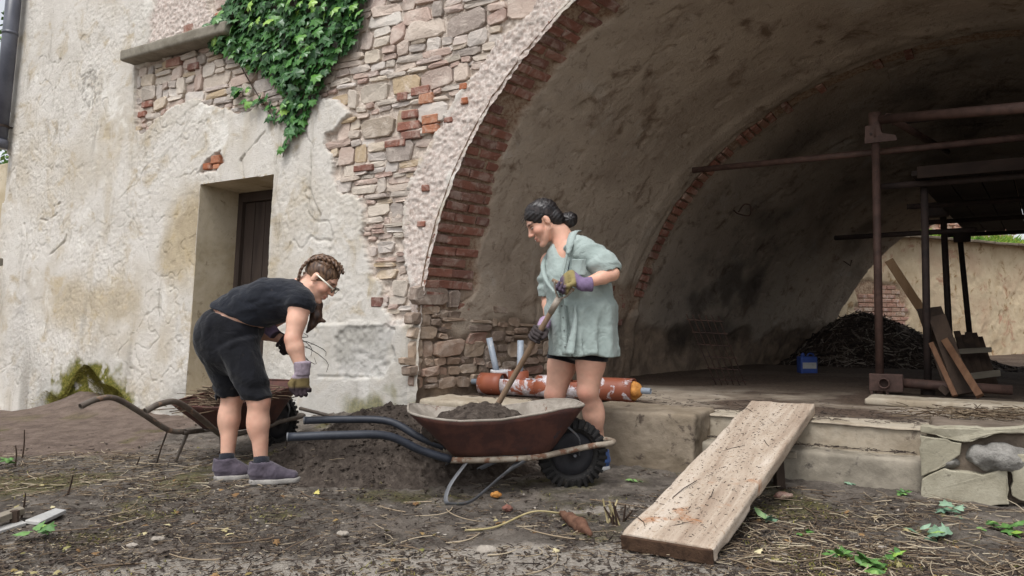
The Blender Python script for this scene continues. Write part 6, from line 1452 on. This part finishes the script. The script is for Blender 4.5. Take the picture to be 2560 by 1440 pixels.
# t-shirt
vx = Vox(*bounds([tor[1], tor[2], tor[3], shN, shF, at(590, 760, YC)], .2), .0055)
vx.limb(at(612, 780, YC), tor[2], (.164, .150), (.164, .137), dY, .05, 'u', .35); vx.limb(tor[2], tor[3], (.164, .137), (.168, .125), dY, .05); vx.limb(at(566, 806, YC), at(640, 766, YC), (.166, .152), (.162, .146), dY, .04, 'u', .3)
vx.box((at(668, 826, YC) + at(529, 754, YC)) / 2 - wl_n * .155, (.30, .3, .15), wl_R, .002, .004, 's')
for sh, el in ((shN, elN), (shF, elF)): vx.cone(tor[3] * .4 + sh * .6, sh, .092, .086, .05); vx.limb(sh, sh + (el - sh) * .16, (.084, .084), (.082, .080), dY, .03, 'u', .2)
HBn = HB.P(-.055, 0, -.15); vx.cone(at(765, 722, 4.64), at(790, 700, 4.64), .066, .066, .02, 's'); vx.cone(at(757, 726, 4.64), at(772, 712, 4.64), .080, .066, .03)
vx.cone(HB.P(-.03, 0, -.06), HB.P(-.05, 0, -.135), .061, .064, .01, 's')
vx.shift(lambda X: .010 * (.4 - np.abs(fbm(X * [.8, 1, 1.8], 8, 3, 13)) * 1.6) + .0025 * np.sin(X[:, 0] * 55 + X[:, 2] * 35 + 8 * fbm(X, 4, 2, 5)) * sstep(-1.45, -1.65, X[:, 0])); vx.build('t_shirt', TEE, B_, 1)
mb = MB()
for x0, y0 in ((560, 770), (612, 778)): mb.box(at(x0, y0, 4.475 if x0 > 600 else 4.49), (.014, .012, .06), rotm((0, 1, 0), .5))
mb.box(at(494, 833, 4.62), (.012, .05, .035)); props(mb.build('belt_loops', SHORT, B_), kind='stuff')
# feet
PUR, SOLEG = m_cloth('grey_purple_shoe', (74, 68, 78), (92, 84, 94), 16), m_flat('grey_sole', (138, 134, 130), (160, 156, 150), 14, .8, .003, None, .2, (70, 62, 54))
for hl, to, an in ((onz(624, 1212, .012), onz(750, 1205, .012), anN), (onz(535, 1204, .012) + [0, .02, 0], onz(642, 1196, .012) + [0, .02, 0], anF)):
    shoe('shoe', hl, to, B_, PUR, SOLEG); d = (to - hl) / np.linalg.norm(to - hl)
    a = hl + d * .062 + [0, 0, .07]; an2 = np.array([an[0], an[1], max(an[2], .12)]); MB().tube([a, a * .5 + an2 * .5 + [0, 0, .03], an2 + [0, 0, .045]], [.046, .046, .045], 18).build('sock', SOCK, B_, True)
# gloves, roots in the far hand
open_hand('glove', wrN + [.004, 0, -.018], at(752, 1000, 4.42) - wrN + [.0, 0, 0], (-.9, -.45, 0), (.2, -.6, 0), B_, ((150, 138, 148), (112, 98, 66), (44, 36, 40), -.035, -.085), 1.0)
gF = at(712, 862, 4.78); fist('glove', gF, (.75, .15, -.6), wrF - [.02, 0, -.012], B_, ((150, 134, 166), (70, 60, 66), (46, 38, 40), .095, .02))
rts = thing('root_bundle', gF, 'bundle of thin torn roots held in the gloved hand', 'roots')
for i in range(11):
    e_ = at(795 + RNG.uniform(-60, 25), 855 + RNG.uniform(-15, 75), 4.76 + RNG.uniform(-.12, .12)); m_ = (gF + e_) / 2 + np.array([0, RNG.normal(0, .03), RNG.uniform(.0, .05)]); MB().tube(spline([gF - (e_ - gF) * .15, gF, m_, e_, e_ + RNG.normal(0, .03, 3)], 12), np.linspace(.0045, .0012, 12), 5).build('root', STICK if i % 3 == 0 else TWIGD, rts, True)
# hair: scalp, two plaits along the head, loose tail hanging below
vx = Vox(*bounds([HB.c], .19), .0045); HB.E(vx, (-.016, 0, .042), (.103, .080, .091), .01); HB.E(vx, (.118, 0, -.035), (.072, .14, .116), .01, 's'); HB.E(vx, (.03, 0, -.09), (.08, .14, .085), .01, 's')
def strands(H): return lambda X: .0015 * np.sin(H.local(X)[:, 1] * 330 + 4 * fbm(X, 12, 2, 3)) + .003 * fbm(X, 40, 2, 9)
vx.shift(strands(HB)); vx.build('hair', HAIR_B, B_, 1)
for sg, nm in ((-1, 'plait'), (1, 'plait')):
    path = spline([HB.P(.070, sg * .030, .106), HB.P(.02, sg * .050, .126), HB.P(-.05, sg * .056, .104), HB.P(-.098, sg * .054, .050), HB.P(-.106, sg * .050, -.018), HB.P(-.078, sg * .052, -.078), HB.P(-.05, sg * .055, -.12)], 34); vx = Vox(*bounds(path, .05), .0042)
    for i in range(0, 33):
        t_ = path[i + 1] - path[i]; t_ /= np.linalg.norm(t_); out_ = path[i] - HB.P(-.012, 0, .03); out_ -= t_ * (out_ @ t_); out_ /= np.linalg.norm(out_); si = np.cross(t_, out_)
        k2 = 1 if i % 2 else -1; d_ = t_ - si * .85 * k2; vx.ell(path[i] + si * .009 * k2 + out_ * .002, (.0165, .0085, .0105), frame(d_, out_), .002)
    vx.build(nm, HAIR_B, B_, 0)
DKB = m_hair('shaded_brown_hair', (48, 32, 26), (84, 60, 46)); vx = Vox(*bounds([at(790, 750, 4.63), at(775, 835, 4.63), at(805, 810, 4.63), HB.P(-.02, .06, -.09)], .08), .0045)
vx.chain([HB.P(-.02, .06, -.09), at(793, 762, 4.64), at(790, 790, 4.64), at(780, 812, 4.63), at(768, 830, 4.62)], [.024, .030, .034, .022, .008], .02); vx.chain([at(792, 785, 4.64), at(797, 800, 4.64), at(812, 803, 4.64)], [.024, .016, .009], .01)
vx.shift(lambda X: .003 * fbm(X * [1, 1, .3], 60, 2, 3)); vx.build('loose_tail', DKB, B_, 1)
# glasses
gl = thing('glasses', HB.P(.10, 0, .006), None, None); attach(gl, B_)
for q in (-1, 1):
    MB().tube([HB.P(.112, q * .062, .010), HB.P(.05, q * .078, .014), HB.P(-.012, q * .080, .016)], [.0058, .0052, .0035], 8).build('temple', LENSR, gl, True)
    rim = [HB.P(.113 - .006 * abs(math.cos(t)), q * (.034 + .026 * math.cos(t)), .004 + .018 * math.sin(t)) for t in np.linspace(0, 2 * math.pi, 20)]; MB().tube(rim, .0026, 6, False).build('rim', DARKP, gl, True)
    n_ = 19; obj('lens', (np.array(rim[:n_]), [tuple(range(n_))], False), GLASS, gl)
MB().tube([HB.P(.114, -.010, .010), HB.P(.116, 0, .012), HB.P(.114, .010, .010)], .0024, 6).build('bridge', DARKP, gl)

# ------------------------------------------------------------------ woman with the shovel (faces left, turned half to the camera)
ZC = 4.86; pS = at(1480, 1180, ZC); pS[2] = 0
S_ = thing('person', pS, 'person in an open sage green shirt with dark bun, holding a shovel behind the wheelbarrow', 'person')
pit = math.radians(34); fS = np.array([-math.cos(pit), -.10, -math.sin(pit)]); uS = np.array([-math.sin(pit), 0, math.cos(pit)]); HS = Head(at(1359, 556, 4.88), fS, uS, 1.10)
sd = np.array([.78, -.62, 0])                               # across the shoulders, far to near
hpN, hpF = at(1482, 845, 4.83), at(1420, 845, 4.98); kN, kF = at(1470, 978, 4.82), at(1388, 985, 4.95); aN, aF = at(1502, 1140, 4.95), at(1372, 1130, 5.13)
sN, sF = at(1472, 630, 4.76), at(1376, 655, 5.0); eN, wN = at(1530, 684, 4.66), at(1458, 711, 4.60); eF, wF = at(1372, 745, 5.0), at(1372, 797, 4.90)
allS = [HS.c + [0, 0, .05], aN, aF, eN, sF, wF, wN, kF]
vx = Vox(*bounds(allS, .16), .005); HS.build(vx)
for hip, kn, an in ((hpN, kN, aN), (hpF, kF, aF)):
    vx.cone(hip, kn * .5 + hip * .5, .108, .092, .02); vx.cone(kn * .5 + hip * .5, kn, .092, .066, .02); vx.ell(kn + [-.020, -.014, 0], (.048, .052, .056), None, .02)
    cf = kn * .64 + an * .36; vx.cone(kn, cf, .063, .060, .02); vx.ell(cf + [.022, 0, .0], (.056, .058, .11), None, .03); vx.cone(cf, an, .058, .036, .02); vx.cone(an, an + [-.02, 0, -.05], .036, .034, .02)
tS = [at(1452, 835, ZC), at(1448, 770, ZC), at(1432, 690, ZC), at(1425, 640, ZC)]
vx.limb(tS[0], tS[1], (.175, .135), (.145, .110), sd, .05); vx.limb(tS[1], tS[2], (.145, .110), (.150, .115), sd, .05); vx.limb(tS[2], tS[3], (.150, .115), (.150, .085), sd, .05)
ch = np.array([-.62, -.78, 0]); 
for q in (-.07, .07): vx.ell(tS[2] + sd * q + ch * .075 + [0, 0, -.01], (.062, .062, .062), None, .04)
vx.chain([tS[3] + [0, 0, .03], at(1408, 612, 4.87), HS.P(-.055, 0, -.10)], [.075, .052, .048], .04)
for sh, el, wr in ((sN, eN, wN), (sF, eF, wF)):
    vx.cone(tS[3], sh, .07, .062, .05); vx.cone(sh, el, .056, .044, .03); md = el * .7 + wr * .3; vx.cone(el, md, .044, .044, .015); vx.cone(md, wr, .044, .029, .015)
vx.build('body', SKIN, S_, 2, skin_cols(HS, (208, 162, 140), [(kN + [-.03, -.06, -.01], .05, .35), (kF + [-.03, -.06, 0], .05, .3)]))
HS.eyes(S_, .22)
MB().tube([HS.P(.0985, -.013, -.0615), HS.P(.1015, 0, -.063), HS.P(.0985, .013, -.0615)], [.0016, .003, .0016], 6).build('teeth', m_flat('teeth', (214, 206, 194), (222, 214, 202), 9, .4, 0.0), S_, True)
# tank top and shorts
vx = Vox(*bounds([tS[0], tS[2]], .22), .006); vx.limb(tS[1], tS[2] + [0, 0, -.03], (.152, .118), (.158, .122), sd, .04, 'u', .4)
for q in (-.07, .07): vx.ell(tS[2] + sd * q + ch * .078 + [0, 0, -.025], (.066, .066, .060), None, .03)
vx.build('dark_top', TANK, S_, 2)
mb = MB()
for q in (-.075, .06): mb.tube(spline([tS[2] + sd * q + ch * .145 + [0, 0, .02], tS[2] + sd * q * .95 + ch * .115 + [0, 0, .10], tS[3] + sd * q * .8 + ch * .065 + [0, 0, .085]], 10), .006, 6, True, (1.3, .5))
props(mb.build('straps', TANK, S_, True), kind='stuff')
vx = Vox(*bounds([tS[0], hpN, hpF, kN, kF], .19), .006); vx.limb(tS[0] + [0, 0, .02], tS[0] + [0, 0, -.04], (.175, .135), (.175, .135), sd, .05)
for hip, kn in ((hpN, kN), (hpF, kF)): vx.limb(hip, hip + (kn - hip) * .40, (.112, .112), (.108, .106), sd, .03, 'u', .2)
vx.shift(lambda X: .004 * fbm(X, 14, 3, 3)); vx.build('shorts', SHORT, S_, 1)
# loose open shirt
vx = Vox(*bounds([at(1350, 600, ZC), at(1555, 900, ZC), sN, eN, sF], .24), .0058); ex = np.array([.97, -.24, 0])
cs = [at(1424, 632, ZC), at(1440, 690, ZC), at(1452, 770, ZC), at(1462, 905, ZC)]
vx.limb(cs[0], cs[1], (.150, .105), (.205, .150), ex, .04); vx.limb(cs[1], cs[2], (.205, .155), (.222, .185), ex, .05); vx.limb(cs[2], cs[3], (.222, .185), (.232, .212), ex, .05, 'u', .4)
vx.limb(sN + [-.12, .05, .03], sN + [-.02, 0, .0], (.07, .07), (.074, .08), (0, 1, 0), .05); vx.cone(tS[3] + [0, 0, .02], sF, .08, .066, .05)
def folds(X):
    z = X[:, 2]; x = X[:, 0]; y = X[:, 1]; lo = sstep(1.15, .8, z)
    return (.012 * np.sin(x * 34 + 5 * fbm(X * [1, 1, .25], 5, 2, 3) + y * 20) * lo + .015 * (.4 - np.abs(fbm(X * [1.2, 1.2, .45], 7, 3, 8)) * 1.7) + .009 * np.sin((x + z * .9) * 46 + 7 * fbm(X, 4, 2, 21)) * sstep(.45, .62, x) * sstep(1.1, 1.25, z) + .004 * fbm(X, 34, 2, 5))
vx.shift(folds)
# hollow under the hem, open sleeves and front
vx.limb(at(1462, 862, ZC), at(1462, 1000, ZC), (.190, .165), (.208, .186), ex, .02, 's', .3)
vx.box(at(1462, 893, ZC) - [0, 0, .14], (.4, .4, .15), rotm((0, 1, 0), .02), .002, .004, 's')
vx.ell(at(1482, 924, 4.64), (.095, .10, .085), rotm((0, 1, 0), -.12), .03, 's')
nkv = HS.P(-.055, 0, -.15); vx.chain([at(1402, 585, 4.82), at(1396, 625, 4.72), at(1392, 668, 4.66), at(1396, 712, 4.66)], [.066, .076, .066, .020], .012, 's')
vx.chain([at(1384, 628, 4.72), at(1376, 660, 4.70), at(1388, 705, 4.66)], [.060, .062, .024], .012, 's')
vx.chain([at(1398, 640, 4.62), at(1392, 690, 4.56)], [.060, .030], .012, 's')
vx.box(at(1426, 835, 4.63), (.004, .07, .17), rotm((0, 1, 0), -.10), .001, .004, 's')
vx.build('shirt', SHIRT, S_, 1)
for nm, a_, b_, c_, ra, rb, rc in (('sleeve', sN + np.array([-.07, .02, .015]), sN * .4 + eN * .6 + np.array([.0, 0, .02]), eN + np.array([-.01, 0, -.03]), (.080, .082), (.078, .086), (.078, .090)), ('sleeve', sF + np.array([.03, 0, .01]), sF * .5 + eF * .5 + np.array([-.01, 0, 0]), at(1364, 744, 4.99), (.072, .070), (.064, .062), (.058, .058))):
    vx = Vox(*bounds([a_, b_, c_], .14), .0055); vx.limb(a_, b_, ra, rb, (0, 1, 0), .04); vx.limb(b_, c_, rb, rc, (0, 1, 0), .04, 'u', .3); d_ = c_ - b_; d_ = d_ / np.linalg.norm(d_)
    vx.shift(lambda X: .007 * np.sin((X - a_) @ d_ * 60 + 6 * fbm(X, 6, 2, 3)) + .008 * fbm(X, 12, 3, 5)); vx.limb(c_ - d_ * .05, c_ + d_ * .08, (rc[0] - .014, rc[1] - .014), (rc[0] - .008, rc[1] - .008), (0, 1, 0), .008, 's', .3); vx.build(nm, SHIRT, S_, 1)
pq = at(1447, 668, 4.655); strip_pk = [pq + np.array([0, 0, .05]), pq, pq - np.array([0, .004, .05])]
def strip(name, pts, w, side, mat, parent, th=.004):
    P = spline(pts, 18); W_ = np.interp(np.linspace(0, 1, 18), np.linspace(0, 1, len(w)), w); sd_ = np.asarray(side, float); v = []
    for i in range(18):
        t = P[min(i + 1, 17)] - P[max(i - 1, 0)]; t /= np.linalg.norm(t); s_ = sd_ - t * (sd_ @ t); s_ /= np.linalg.norm(s_); n = np.cross(t, s_); v += [P[i] - s_ * W_[i] / 2, P[i] + n * .006, P[i] + s_ * W_[i] / 2]
    f = [(i * 3 + j, i * 3 + j + 1, (i + 1) * 3 + j + 1, (i + 1) * 3 + j) for i in range(17) for j in range(2)]
    o = obj(name, (np.array(v), f, True), mat, parent); m = o.modifiers.new('thick', 'SOLIDIFY'); m.thickness = th; m.offset = 0; return o
strip('collar', [at(1446, 578, 4.92), at(1434, 582, 4.80), at(1426, 606, 4.72), at(1420, 636, 4.68)], [.040, .050, .050, .022], (1, -.2, .1), SHIRT, S_)
strip('front_edge', [at(1419, 630, 4.69), at(1411, 668, 4.66), at(1402, 705, 4.64), at(1398, 722, 4.65)], [.014, .016, .016, .014], (1, -.2, .1), SHIRT, S_)
strip('front_flap', [at(1438, 760, 4.655), at(1437, 810, 4.645), at(1430, 850, 4.63), at(1424, 885, 4.615)], [.012, .03, .045, .055], (1, -.45, 0), SHIRT, S_)
strip('collar', [at(1388, 618, 5.0), at(1364, 646, 4.92), at(1358, 672, 4.84), at(1368, 705, 4.75), at(1391, 735, 4.66)], [.024, .030, .032, .026, .018], (1, .3, .2), SHIRT, S_)
pk = [at(1397, 722, 4.66), at(1405, 770, 4.66), at(1410, 820, 4.655), at(1413, 888, 4.655)]; strip('placket', pk, [.034] * 4, (1, -.1, 0), SHIRT, S_)
for i in range(5): q = spline(pk, 11)[1 + 2 * i]; MB().tube([q + [0, -.007, 0], q + [0, -.011, 0]], .0055, 10).build('button', m_flat('shirt_button', (88, 92, 90), (104, 108, 106), 9, .5) if i == 0 else bpy.data.materials['shirt_button'], S_)
strip('pocket', strip_pk, [.085, .085, .08], (1, -.25, 0), SHIRT, S_, .003)
# gloves and shovel
SH0, SH1 = at(1396, 748, 4.62), at(1225, 1045, 4.86); sdir = SH1 - SH0; sdir /= np.linalg.norm(sdir); hF = at(1342, 832, 4.72)
t_ = (hF - SH0) @ sdir; hF = SH0 + sdir * t_
SHAFT = m_flat('worn_wood_shaft', (112, 92, 74), (138, 116, 96), 8, .7, .003, (1, 1, .2)); GRIPM = m_metal('grip_steel', (158, 148, 136), (128, 116, 104), (104, 78, 60), .6, .6)
shv = thing('shovel', SH1, 'long-handled shovel with steel d-grip held by the woman in the green shirt', 'shovel')
MB().tube(spline([SH0, SH0 + sdir * .2, SH0 + sdir * .5, SH1], 14), np.linspace(.0165, .0185, 14), 12).build('shaft', SHAFT, shv, True)
MB().tube([SH0 - sdir * .01, SH0 + sdir * .10], [.021, .019], 12).build('grip_socket', GRIPM, shv, True)
g0, g1 = at(1386, 702, 4.60), at(1432, 724, 4.58)
MB().tube(spline([SH0, SH0 * .5 + g0 * .5 + [-.006, 0, 0], g0], 8), [.012, .011, .010, .010, .010, .010, .011, .013], 8, True, (1.2, .6)).build('grip_arm', GRIPM, shv, True); MB().tube(spline([SH0, SH0 * .5 + g1 * .5 + [.0, 0, -.014], g1], 8), [.012, .011, .010, .010, .010, .010, .011, .013], 8, True, (1.2, .6)).build('grip_arm', GRIPM, shv, True)
MB().tube([g0 - (g1 - g0) * .12, g1 + (g1 - g0) * .08], .011, 10).build('grip_bar', SHAFT, shv, True)
MB().tube([SH1 - sdir * .04, SH1 + sdir * .10], [.021, .016], 10).build('socket', GRIPM, shv, True)
bx = np.cross(sdir, [0, 0, 1.]); bx /= np.linalg.norm(bx); bz = np.cross(bx, sdir); v, f = [], []
for i in range(7):
    t = i / 6; hw = .10 * (1 - .75 * max(0, t - .6) ** 1.2 / .4 ** 1.2 * .8)
    for j in range(7): x = (j / 6 - .5) * 2; v.append(SH1 + sdir * (.08 + .26 * t) + bx * hw * x + bz * (-.035 * (1 - x * x)))
f = [(i * 7 + j, i * 7 + j + 1, (i + 1) * 7 + j + 1, (i + 1) * 7 + j) for i in range(6) for j in range(6)]
o = obj('blade', (np.array(v), f, True), GRIPM, shv); m = o.modifiers.new('thick', 'SOLIDIFY'); m.thickness = .003
fist('glove', (g0 * .45 + g1 * .55), g1 - g0, wN + [.02, 0, 0], S_, ((118, 102, 130), (136, 124, 84), (88, 76, 92), .068, .0), -1)
fist('glove', hF, -sdir, wF + [.005, 0, .02], S_, ((160, 138, 164), (104, 98, 96), (66, 60, 60), .078, .03), 1)
# feet
BLU, SOLB = m_cloth('blue_shoe', (42, 66, 116), (54, 82, 134), 12), m_flat('pale_sole', (150, 150, 152), (170, 170, 170), 12, .8, .003)
for hl, to, an in ((onz(1523, 1176, 0) + [0, .02, 0], onz(1420, 1192, 0) + [0, .03, 0], aN), (onz(1398, 1160, 0), onz(1303, 1163, 0), aF)):
    shoe('shoe', hl, to, S_, BLU, SOLB); d = (to - hl) / np.linalg.norm(to - hl); a = hl + d * .065 + [0, 0, .07]; MB().tube([a, a + [0, 0, .04], a * .35 + an * .65], [.044, .045, .047], 16).build('sock', SOCK, S_, True)
# hair and bun
vx = Vox(*bounds([HS.c, HS.P(-.14, 0, -.08)], .15), .0045); HS.E(vx, (-.016, 0, .046), (.106, .084, .093), .01); HS.E(vx, (-.07, 0, -.02), (.055, .072, .06), .03); HS.E(vx, (.122, 0, -.040), (.075, .14, .120), .012, 's'); HS.E(vx, (.035, 0, -.10), (.075, .14, .088), .012, 's'); HS.E(vx, (.004, .083, -.012), (.022, .03, .036), .006, 's'); HS.E(vx, (.004, -.083, -.012), (.022, .03, .036), .006, 's')
vx.shift(lambda X: .0014 * np.sin(HS.local(X)[:, 2] * 300 + HS.local(X)[:, 0] * 60 + 5 * fbm(X, 10, 2, 3)) + .003 * fbm(X, 40, 2, 9)); vx.build('hair', HAIR_D, S_, 1)
vx = Vox(*bounds([HS.P(-.135, 0, -.075)], .11), .0045); HS.E(vx, (-.136, 0, -.070), (.050, .050, .046), .01); HS.C(vx, (-.085, 0, -.03), (-.125, 0, -.06), .03, .035, .015)
vx.shift(lambda X: .003 * np.sin(np.arctan2(HS.local(X)[:, 2] + .07, HS.local(X)[:, 0] + .136) * 7 + HS.local(X)[:, 1] * 120 + 3 * fbm(X, 14, 2, 3))); vx.build('bun', HAIR_D, S_, 1)
MB().tube([HS.P(-.115 + .034 * math.cos(t) * .6, .034 * math.sin(t), -.050 + .034 * math.cos(t) * .8) for t in np.linspace(0, 2 * math.pi, 16)], .008, 6, False).build('hair_tie', DARKP, S_)
mb = MB()
for i in range(16): a = HS.P(RNG.uniform(.03, .085), RNG.uniform(-.08, .06), RNG.uniform(.04, .1)); mb.tube(spline([a, a + HS.f * .03 + HS.u * RNG.uniform(-.02, .01), a + HS.f * .055 + HS.u * RNG.uniform(-.045, -.01)], 6), .0009, 3)
props(mb.build('flyaway_hair', HAIR_D, S_), kind='stuff')

def strand_set(H, mat, parent, n, ends, seed, name='hair_strands'):
    R = np.random.default_rng(seed); mb = MB()
    for i in range(n):
        a = R.uniform(-1.25, 1.25); y0 = .078 * math.sin(a); z0 = .046 + .085 * math.cos(a) * R.uniform(.85, 1.02); x0 = .062 - .035 * abs(a); e = ends[R.integers(len(ends))]
        P = []
        for t in np.linspace(0, 1, 9):
            x = x0 + (e[0] - x0) * t; y = y0 + (e[1] + R.normal(0, .004) - y0) * t ** 1.6; z = z0 + (e[2] - z0) * t
            q = np.array([(x + .016) / .109, y / .086, (z - .044) / .096]); l = np.linalg.norm(q); q = q / max(l, 1e-6) * (1.0 + .012 * R.uniform())
            P.append(H.P(q[0] * .109 - .016, q[1] * .086, q[2] * .096 + .044))
        mb.tube(P, [.0006, .0014, .0016, .0016, .0016, .0016, .0014, .0012, .0008], 3)
    return props(mb.build(name, mat, parent), kind='stuff')
strand_set(HS, m_hair('hair_sheen', (30, 26, 27), (62, 54, 54)), S_, 150, [(-.105, .0, -.02), (-.10, .03, -.04), (-.10, -.03, -.04)], 5)
strand_set(HB, m_hair('brown_sheen', (84, 62, 48), (140, 110, 86)), B_, 110, [(-.02, -.05, .12), (-.06, -.055, .10), (-.02, .05, .12), (-.09, -.05, .05)], 6)
